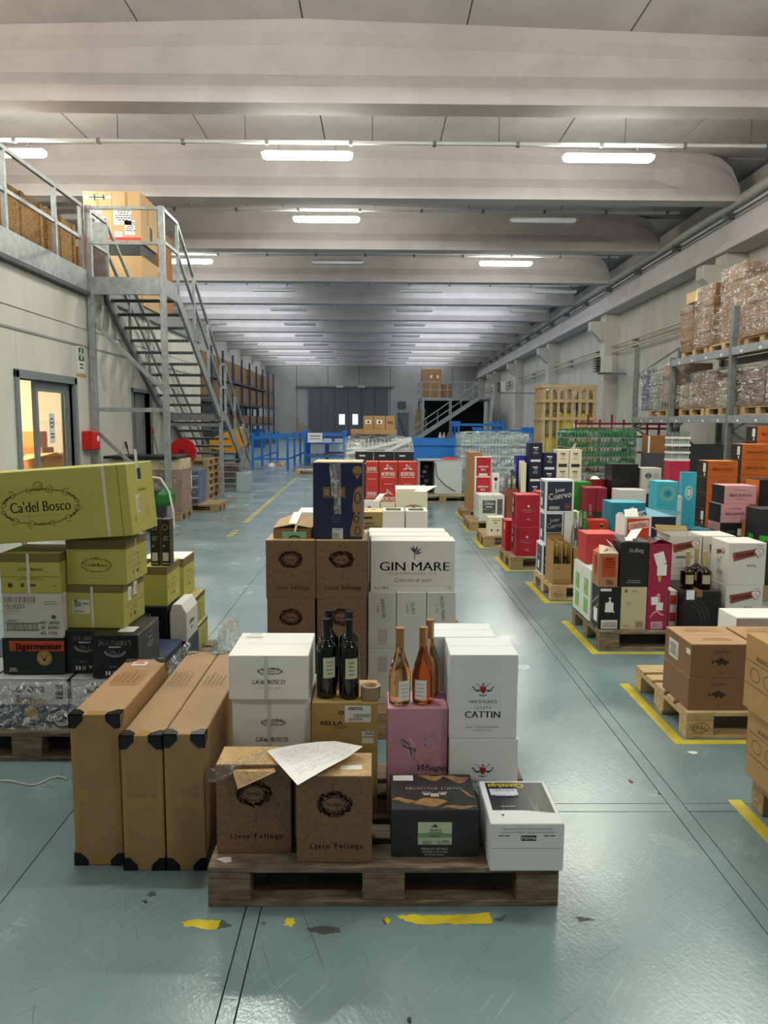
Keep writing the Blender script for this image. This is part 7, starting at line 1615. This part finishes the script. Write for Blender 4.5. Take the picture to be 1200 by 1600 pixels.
frame('blue_workbench', 'blue steel frame high behind the wrapped clear bottles on the right', 3.5, 5.4, 33, 36, 1.62, 3, 1.0, .9)
frame('blue_workbench', 'blue steel frame nearest the right columns behind the wrapped clear bottles', 3.9, 5.9, 29, 31, 1.38, 4, .5, .9)
r_ = random.Random(4)
for i in range(12):
    up = i % 2; q = i // 2; x = -2.45 + (q % 3) * .5; y = 29.95 + (q // 3) * .75; a_ = r_.uniform(-.3, .3); s = r_.uniform(.1, .17)
    o = MB().box(-s, s, -s * .8, s * .8, 0, r_.choice((.02, .05, .14))).build('cardboard_piece', [tan, white, tan2, label_w][i % 4]); o.location = (x, y, .865 if up else .375); o.rotation_euler = (0, 0, a_)
    o.location.z = .862 if up else .372
    tag(o, f'scrap of {"white" if i % 2 else "tan"} board on the {"upper" if up else "bottom"} shelf of the cluttered blue bench, {["front left", "front middle", "front right", "rear left", "rear middle", "rear right"][q]}', 'cardboard', 'board scraps on the blue bench frame')
sh2 = MB().box(-.7, .7, 0, 1.8, 0, .02).build('bottom_shelf', blue_steel, fb2); sh2.location = (0, .1, .35)
nt = MB().box(-.28, .28, 0, .01, 0, .36).build('white_notice', label_w, loc=(-2.35, 29.42, .88)); tag(nt, 'white printed notice board hung on the cluttered blue frame', 'notice')
MB().box(-.2, .2, -.003, -.001, .22, .26).box(-.2, .2, -.003, -.001, .12, .15).build('printed_text', P('#777777', .6), nt)
for i, (u, v) in enumerate(((403, 730), (414, 731), (422, 729))):
    p = gnd(u, v); crumple('crushed_cardboard', ['leftmost', 'middle', 'rightmost'][i] + ' crushed cardboard scrap on the floor in front of the blue frame', (p.x + .24, p.x + .48, p.y + .8, p.y + 1.25, 0.002, .15), [label_w, tan2, tan_lt][i], 20 + i, .05, 'cardboard', 4)
pallet(-2.55, 24.2, 'small pallet lying empty on the floor beyond the navy carton', wood_new)

# ================================================================ RIGHT PALLET RACK
RX = 6.0
rk = empty('pallet_rack', (0, 0, 0), 'grey galvanised pallet rack along the right wall loaded with wrapped goods', 'rack')
ph = [(8.0, 3.7), (10.5, 3.7), (13.1, 3.62), (15.75, 2.98), (17.95, 3.4)]
for y, zt in ph:
    for x in (RX, RX + 1.0): MB().box(x - .05, x + .05, y - .05, y + .05, 0, zt).build('upright', galv_dk, rk, bevel=.005)
    for k in range(5):
        z0 = .3 + k * .62
        if z0 + .6 < (2.3 if y == 13.1 else zt): MB().bar((RX + .05, y, z0 + (.6 if k % 2 else 0)), (RX + .95, y, z0 + (0 if k % 2 else .6)), .04, .04).build('brace', galv_dk, rk)
def beam(y0, y1, z):
    for x in (RX - .03, RX + 1.03): 
        b = MB().box(x - .025, x + .025, y0, y1, z - .13, z).build('beam', galv, rk)
        if x < RX:
            y = y0 + .25
            while y < y1: MB().box(x - .028, x - .0255, y, y + .07, z - .11, z - .07).build('beam_tag', label_w, b); y += .62
for a, b in zip(ph[:-1], ph[1:]): beam(a[0] + .052, b[0] - .052, 1.80)
for a, b in zip(ph[:-2], ph[1:-1]): beam(a[0] + .052, b[0] - .052, 2.93)
flat_m = ramp_mat('flattened_board', [(.3, '#6d4c2e'), (.7, '#926a42')], 4, (1, 1, 12), bump=.3)
def yr(u): return RX * 1200 / (u - 588)
def rack_load(label, u0, u1, vt, z, m, kind='board', fm=None, name='wrapped_load', amp=.03, seed=1, nlay=12, x0=6.1, w=.78, lean=0):
    y0, y1 = u0, u1; h = at(600, vt, (y0 + y1) / 2).z - z; D = y1 - y0
    e = empty(name, (x0, y0, z), label, 'wrapped load'); r = random.Random(seed)
    if kind == 'board':
        lh = h / nlay; me = MB().box(0, w, 0, D, 0, lh * .96).mesh('flat_carton'); me.materials.append(m)
        for k in range(nlay): o = link('flat_carton', me, e, (r.uniform(-.015, .015), r.uniform(-.02, .02) + lean * k, k * lh)); o.scale = (1, 1, 1)
    else:
        nz, ny = (3, 2) if h > .5 else (2, 2); 
        for k in range(nz):
            for j in range(ny): MB().box(.01, w - .01, j * D / ny + .006, (j + 1) * D / ny - .006, k * h / nz + .003, (k + 1) * h / nz - .003).build('inner_carton', m, e, bevel=.01)
    if fm: shell('stretch_film', -.03, w + .02, -.012, D + .012, 0.0, h + .012, fm, e, seed, amp, (5, 8, 12), 'FLT', .0)
    return e
fs = film('shiny_wrap', .08, .92, 9, '#ffffff', (1, 1, 3))
def rack_pallet(y, z, lab, m=wood_new): return pallet(RX + .92, y, lab, m, z, 'pallets up on the right rack', math.pi / 2)
for i, y in enumerate((8.04, 9.245, 10.57, 11.8, 13.17, 14.44)): 
    rack_pallet(y - .0, 2.931, f'pallet on the upper level of the right rack, {["nearest", "second", "third", "fourth", "fifth", "farthest"][i]} one')
for i, y in enumerate((8.04, 9.245, 10.57, 11.8, 13.17, 14.44, 16.2)):
    rack_pallet(y, 1.801, f'pallet on the lower level of the right rack, {["first", "second", "third", "fourth", "fifth", "sixth", "last"][i]} counting away from the camera')
ZU = 2.931 + .1445; ZLw = 1.801 + .1445
rack_load('tall shiny wrapped stack of flattened cartons at the right frame edge, upper rack level', 11.85, 12.98, 425, ZU, flat_m, fm=fs, seed=3)
rack_load('tallest wrapped stack of flattened brown cartons on the upper rack level', 13.24, 14.13, 412, ZU, flat_m, fm=fs, seed=4, x0=6.22, w=.66, nlay=16)
rack_load('wrapped brown stack with a drooping flap on the upper rack level', 14.22, 14.93, 444, ZU, flat_m, fm=fs, seed=5, lean=-.004)
e = rack_load('leaning grey-brown stack with an open carton on top, farthest on the upper rack level', 15.02, 15.66, 478, ZU, flat_m, fm=film_clear, seed=6, nlay=9, lean=.012)
hh = 9; MB().plate([(0, .0, .84), (.8, .0, .84), (.8, -.5, .95), (-.05, -.5, .95)], .01).build('droopy_flap', flat_m, e) if False else None
top_o = carton('open_carton', 'open tan carton tilted on the farthest stack of the upper rack level', 'carton', 6.15, 6.6, 15.05, e.location.z + at(600, 478, 15.34).z - ZU + .10, .2, .55, tan_lt, far=4, open_top=True)
rack_load('dark navy wrapped load at the far end of the lower rack level', 17.27, 17.84, 575, ZLw, P('#4a5468', .4), 'box', fs, seed=7, x0=6.09)
rack_load('grey-green wrapped load second from the far end of the lower rack level', 16.62, 17.19, 580, ZLw, P('#77786c', .5), 'box', fs, seed=8)
pkl = rack_load('tall dusty pink wrapped load with dark window prints on the lower rack level', 15.87, 16.54, 566, ZLw, P('#a58478', .5), 'box', film_clear, seed=9)
mb = MB()
for zz in (.06, .62):
    for j in range(4): mb.box(-.033, -.031, .04 + j * .15, .12 + j * .15, zz, zz + .09)
mb.build('window_print', ink, pkl)
rack_load('low brown wrapped load behind the middle upright of the right rack', 15.07, 15.64, 600, ZLw, P('#8c7c68', .5), 'box', fs, seed=10)
rack_load('wide brown wrapped load in the middle bay of the lower rack level', 13.93, 14.98, 578, ZLw, P('#7a5c44', .6), 'box', fs, seed=11)
rack_load('squat wrapped load left of the near upright, lower rack level', 13.22, 13.84, 590, ZLw, P('#8a7458', .6), 'box', fs, seed=12)
rack_load('brown wrapped load right of the near upright, lower rack level', 12.1, 12.98, 571, ZLw, P('#6d5140', .6), 'box', fs, seed=13, amp=.05)
rack_load('shiny wrapped load at the right frame edge, lower rack level', 11.0, 12.0, 553, ZLw, P('#8a8078', .5), 'box', fs, seed=14, amp=.05)
# red frames and boards under the rack
rf = empty('red_trestle', (6.2, 19.4, 0), 'stack of dark red steel frames beyond the right rack', 'steel frame')
rm_ = P('#7c1a1c', .45, 'paint', .1)
for i in range(9): MB().box(-1.2 + i * .3, -1.16 + i * .3, 0, .05, 0, 1.75 + .12 * (i % 2)).build('upright', rm_, rf)
for z in (.4, .9, 1.3, 1.5, 1.62): MB().box(-1.2, 1.3, .051, .1, z, z + .05).build('rail', rm_, rf)
dk_ = carton('black_tarpaulin', 'near-black block filling the darkness on the floor under the right rack', 'tarpaulin', 6.15, 6.85, 13.4, 0, 1.25, 2.1, P('#1e2022', .6), far=4)  # plain blocks painted near-black for the darkness at floor level under the rack
dk2 = carton('black_tarpaulin', 'near-black block filling the darkness under the near bay of the right rack', 'tarpaulin', 6.15, 6.85, 10.8, 0, 1.2, 2.1, P('#232527', .6), far=4)
bl_ = carton('blue_bin', 'blue plastic bin under the right rack by the frame edge', 'bin', 5.4, 5.9, 10.6, 0, 1.62, .5, P('#14305e', .5), far=3)

# wooden slatted crate with yellow goods
ck = empty('slatted_crate', ((4.28 + 5.66) / 2, 20.0, 0.0), 'tall slatted pale wood crate holding yellow wrapped goods by the right column', 'crate')
W, D, Hc = 1.38, .95, at(880, 601, 20).z
for i in range(8): x = -W / 2 + i * (W - .08) / 7; MB().box(x, x + .08, -.02, 0, .1, Hc).build('slat', wood_new, ck); MB().box(x, x + .08, D, D + .02, .1, Hc).build('slat', wood_new, ck)
for i in range(7): y = .02 + i * (D - .13) / 6; MB().box(-W / 2 - .02, -W / 2, y, y + .08, .1, Hc).build('slat', wood_new, ck); MB().box(W / 2, W / 2 + .02, y, y + .08, .1, Hc).build('slat', wood_new, ck)
for z in (.1, .72, at(880, 657, 20).z, at(880, 629, 20).z, Hc - .09): MB().box(-W / 2 - .04, W / 2 + .04, -.045, -.021, z, z + .08).build('rail', wood_new, ck); MB().box(-W / 2 - .045, -W / 2 - .021, -.02, D, z, z + .08).build('rail', wood_new, ck)
MB().box(-W / 2, W / 2, 0, D, 0, .1).build('base', wood_mid, ck)
r_ = random.Random(8)
for i in range(3):
    for k in range(4):
        x = -.45 + i * .45; m_ = [P('#dccf1e', .4, 'plastic', .1), P('#cfc838', .4, 'plastic', .1), P('#8c8a72', .4, 'plastic', .1)][(i + k) % 3 if k < 3 else 2]
        MB().lathe([(.16, 0), (.215, .08), (.22, .4), (.17, .55), (.1, .6)], 12, (x, .24, .1 + k * .61)).build('yellow_bag', m_, ck, smooth=True)
ckl = MB().box(.12, .25, -.05, -.046, 1.52, 1.66).build('label', label_w, ck)

# stacks of goods between the aisle and the rack
def base_box(x0, x1, y, z, d=.28, lab='plain dark carton low in the crowded stacks', m=charcoal): return carton('carton', lab, 'carton', x0, x1, y, DK, z - DK - .001, d, m, far=3)
gsp = 'plain support cartons low in the crowded right stacks'
def sup_box(x0, x1, y, z, what, d=.28, m=charcoal): return carton('carton', f'plain dark carton underneath the {what}', 'carton', x0, x1, y, DK, z - DK - .001, d, m, far=3)
sup_box(2.46, 2.70, 8.95, .62, 'dark red pair'); 
for i in range(2):
    o = carton('carton', ['left', 'right'][i] + ' dark red carton of the pair on the grey base', 'carton', 2.46 + i * .125, 2.58 + i * .125, 8.95, .62, .28, .26, P('#8c1630', .45), far=3, top=P('#b83048', .5))
o = carton('open_carton', 'small dark red open carton with white tissue beside the black one', 'carton', 2.60, 2.78, 9.30, DK, .83, .2, P('#8c141c', .5), far=3, open_top=True); crumple('tissue_paper', 'white tissue paper bulging out of the small dark red open carton', (2.62, 2.76, 9.32, 9.48, .93, 1.03), label_w, 31, .02, 'paper', 5)
o = carton('carton', 'bright green carton edge behind the dark red pair', 'carton', 2.40, 2.60, 9.25, DK, .80, .2, P('#2a8a30', .5), far=3)
sup_box(3.13, 3.34, 9.02, .83, 'large black carton')
o = carton('carton', 'large black carton with a faint frame print in the crowded right stacks', 'carton', 2.79, 3.10, 9.07, DK, 1.03, .3, P('#121214', .4), far=3); deco(o, 'F', P2().rect(-.05, .06, .09, .002).rect(-.05, -.06, .09, .002).rect(-.095, 0, .002, .12).rect(-.005, 0, .002, .12), P('#5a4a38', .5), cx=.8, cy=.75)
o = carton('carton', 'white carton with grey emblem prints above the dark green bottles', 'carton', 3.13, 3.36, 9.02, .83, .30, .25, P('#cfcdc6', .5), far=3); deco(o, 'F', P2().ring(-.04, .06, .035, .035, .014).rect(-.04, .06, .08, .02).lines(.05, .05, .06, 3, .02, .006).lines(0, -.07, .1, 2, .02, .014), P('#55575a', .5), lift=2)
o = carton('carton', 'long flat white carton lying in the crowded right stacks', 'carton', 2.75, 3.05, 8.62, DK, .76, .3, P('#dcdad2', .5), far=3)
o = carton('carton', 'grey lidded tub high beside the green bottle loads', 'tub', 4.55, 4.85, 12.9, DK + .61, .40, .3, P('#4a4c52', .45), far=4)
o = carton('carton', 'pink and white bottle pack under the grey lidded tub', 'bottle pack', 4.55, 4.85, 12.9, DK + .30, .309, .3, P('#c8486c', .45), far=4); deco(o, 'F', P2().disc(-.07, 0, .05).disc(.06, 0, .06), inkw)
o = carton('carton', 'dark carton at the base of the tub stack beside the green bottles', 'carton', 4.55, 4.85, 12.9, 0, DK + .299, .3, charcoal, far=4)
o = carton('carton', 'plain brown carton on the grey tub beside the green bottle loads', 'carton', 4.56, 4.86, 12.92, DK + 1.011, .30, .28, P('#8e6238', .6), far=4); slab(o, 'F', .06, .5, .03, .28, label_w)
pr_ = carton('carton', 'pink tray pack beneath the stacked trays of miniature bottles', 'bottle pack', 4.22, 4.50, 11.0, 0, 1.12, .25, P('#b82c4c', .45), far=4)
for k in range(4):
    e = empty('bottle_tray', (4.36, 11.0, 1.12 + k * .105), f'white tray of miniature clear bottles, {["lowest", "second", "third", "topmost"][k]} of the stack by the rack upright', 'tray', 'trays of miniature bottles')
    MB().box(-.14, .14, 0, .25, 0, .03).build('tray', label_w, e)
    mb = MB()
    for i in range(8):
        for j in range(3): mb.lathe([(.014, 0), (.014, .05), (.006, .065), (.006, .074)], 6, (-.12 + i * .034, .03 + j * .09, .03))
    b_ = mb.build('miniature_bottles', clear_glass if k % 2 else P('#b8c8c4', .2, 'glass'), e); b_['kind'] = 'stuff'

# ================================================================ FAR LEFT RACKS
lr = empty('pallet_rack', (0, 0, 0), 'tall dark rack of cartons along the left wall beyond the office block', 'rack')
for y in [35 + 2.8 * i for i in range(10)]:
    for x in (-8.0, -9.2): MB().box(x - .05, x + .05, y - .05, y + .05, 0, 5.3).build('upright', P('#2c3a5a', .5, 'paint'), lr)
for z in (1.5, 2.7, 3.9):
    for x in (-8.0, -9.2): MB().box(x - .03, x + .03, 35.06, 60.1, z - .12, z).build('beam', P('#4a4c50', .5, 'paint'), lr)
    MB().box(-9.15, -8.05, 35.06, 60.1, z, z + .02).build('shelf_board', P('#4a4038', .7), lr)
r_ = random.Random(12); cms = [P(c, .7) for c in ('#8f6a48', '#9c7450', '#7c5a40', '#a88460')]
me = MB().box(-.48, .48, 0, .84, 0, .5).build('carton', cms[0], bevel=.01); tag(me, 'brown carton in the tall dark rack far left', 'carton', 'cartons on the far left rack'); first = me
cnt = 0
ORD = ['first', 'second', 'third', 'fourth', 'fifth', 'sixth', 'seventh', 'eighth', 'ninth', 'tenth', 'eleventh', 'twelfth', 'thirteenth', 'fourteenth', 'fifteenth', 'sixteenth', 'seventeenth', 'eighteenth', 'nineteenth', 'twentieth'] + ['twenty-' + q for q in ('first', 'second', 'third', 'fourth', 'fifth', 'sixth', 'seventh')]
for zi, z in enumerate((0.0, 1.52, 2.72, 3.92)):
    for i in range(27):
        if r_.random() < (.35 if zi < 2 else .04): continue
        for k in range(2 if zi > 1 else 1):
            o = first if cnt == 0 else first.copy()
            if cnt: COL.objects.link(o)
            o['label'] = f'{["brown", "tan"][k]} carton in the far left rack, {["floor", "second", "third", "top"][zi]} level, {["lower", "upper"][k]} tier, {ORD[i]} along'
            o.location = (-8.55, 35.1 + i * .93 - .02 * k, z + .001 + .501 * k); cnt += 1
lf = carton('blue_crate', 'blue plastic crate on the far left rack', 'crate', -8.0, -7.3, 50, 0, 1.2, .8, P('#1f5a9c', .5), far=5)
for i in range(4):
    o = MB().box(-.06, .06, -.02, .02, 0, 1.9 - .3 * i).build('leaning_board', wood_mid); o.location = (-7.1 + i * .35, Y1 - .6, .03); o.rotation_euler = (-.22, 0, 0); tag(o, f'{["longest", "second longest", "short", "shortest"][i]} wooden board leaning on the back wall left of the big doors', 'board')

# ================================================================ BACK RIGHT PLATFORM
pl = empty('steel_platform', (0, 0, 0), 'grey steel platform with rails and a stair in the back right corner', 'platform')
PX0, PX1, PY0, PY1, PZ = 3.15, 8.0, 54.5, 60, at(700, 621, 54.5).z
MB().box(PX0, PX1, PY0, PY1, PZ - .22, PZ).build('deck', galv, pl)
for x in (PX0 + .1, 5.2, PX1 - .1):
    for y in (PY0 + .1, PY1 - .1): MB().box(x - .08, x + .08, y - .08, y + .08, 0, PZ - .221).build('post', galv, pl)
for x in [PX0 + i * (PX1 - PX0) / 8 for i in range(9)]: MB().box(x - .03, x + .03, PY0, PY0 + .06, PZ, PZ + 1.1).build('rail_post', galv, pl)
for hh in (1.1, .55): MB().box(PX0, PX1, PY0 + .061, PY0 + .12, PZ + hh - .05, PZ + hh).build('rail', galv, pl); MB().box(PX0 - .06, PX0, PY0 + .2, PY1, PZ + hh - .05, PZ + hh).build('rail', galv, pl)
sx0, sx1 = 2.2, 7.0
for yy in (53.4, 54.3): 
    MB().bar((sx0, yy, .15), (sx1, yy, PZ - .1), .06, .26).build('stringer', galv, pl); MB().bar((sx0, yy, 1.1), (sx1, yy, PZ + 1.0), .05, .05).build('handrail', galv, pl); MB().bar((sx0, yy, .65), (sx1, yy, PZ + .5), .04, .04).build('mid_rail', galv, pl)
for i in range(18): t = (i + .5) / 18; x = sx0 + (sx1 - sx0) * t; MB().box(x - .13, x + .13, 53.44, 54.26, PZ * t - .02, PZ * t + .01).build('tread', galv_dk, pl)
for i in range(6): t = (i + .5) / 6; x = sx0 + (sx1 - sx0) * t; MB().box(x - .025, x + .025, 53.37, 53.42, PZ * t, PZ * t + .95).build('rail_post', galv, pl)
MB().box(sx1, sx1 + .9, 53.35, 54.49, PZ - .15, PZ).build('top_landing', galv, pl)
for x in (3.3, 4.75):
    o = carton('carton', ['big tan carton on the left of the back platform', 'brown carton on the right of the tan one on the back platform'][x > 4], 'carton', x, x + (1.4 if x < 4 else .7), 56, PZ + .001, 1.0, 1.0, tan2 if x < 4 else kraft, far=6)
o = carton('carton', 'tan carton with two white labels on top of the pile on the back platform', 'carton', 3.3, 4.65, 56, PZ + 1.002, 1.05, 1.0, tan2, far=6); [slab(o, 'F', f, .5, .14, .2, label_w) for f in (.45, .8)]
ds = carton('dark_store', 'near-black solid store under the back platform', 'store', 3.5, 7.8, 56.5, 0, PZ - .25, 3.0, P('#0f1012', .9), far=6)  # solid near-black block below the platform deck
for i in range(7):
    o = MB().lathe([(.11, 0), (.12, .3), (.12, .75), (.05, .9), (.05, 1.0)], 10).build('gas_bottle', P(['#d8d4cc', '#b8aca0', '#8c5a4c'][i % 3], .4, 'paint'), smooth=True); o.location = (4.3 + i * .28, 52.3 + .2 * (i % 2), 0); tag(o, f'pale cylinder in the group standing before the back platform stair, {["first", "second", "third", "fourth", "fifth", "sixth", "last"][i]} from the left', 'cylinder', 'cylinders before the back platform')
for i in range(3):
    o = MB().box(-.1, .1, -.03, .03, 0, 2.6).build('plank', wood_mid); o.location = (2.6 + i * .24, 55.3, .02); o.rotation_euler = (0, .12, 0); tag(o, f'{["left", "middle", "right"][i]} long plank leaning against the left post of the back platform', 'plank')
# wall clutter
sw = MB().box(-.35, .35, 0, .12, 0, .6).build('switch_cabinet', P('#3c3e40', .5), loc=(at(628, 633, Y1 - .3).x, Y1 - .22, at(628, 638, Y1 - .3).z)); tag(sw, 'small dark switch cabinet on the back wall above the small door', 'cabinet')
MB().box(-.3, .3, -.015, -.001, .05, .55).build('cabinet_door', P('#55585a', .5), sw)

# litter on the floor
for (u, v, w_, h_, m_, nm) in ((1083, 1177, .06, .02, label_w, 'torn white paper scrap on the floor before the fish cartons'), (986, 1221, .022, .018, P('#7a4a3c', .6), 'small reddish brown chip on the open floor right of the front pallet'),
                               (1030, 1241, .008, .008, ink, 'tiny black speck on the floor in the right aisle'), (640, 1595, .014, .012, ink, 'small black clump on the floor at the bottom of the picture')):
    p = gnd(u, v); r_ = random.Random(u); k = 7
    o = MB().plate([(w_ * .5 * math.cos(6.283 * i / k) * r_.uniform(.7, 1.1), h_ * math.sin(6.283 * i / k) * r_.uniform(.7, 1.1), 0) for i in range(k)], .004).build('floor_scrap', m_, loc=(p.x, p.y, .0005)); tag(o, nm, 'litter')

for o in list(bpy.data.objects):
    for k in ('_w', '_d', '_h', '_far'):
        if k in o: del o[k]
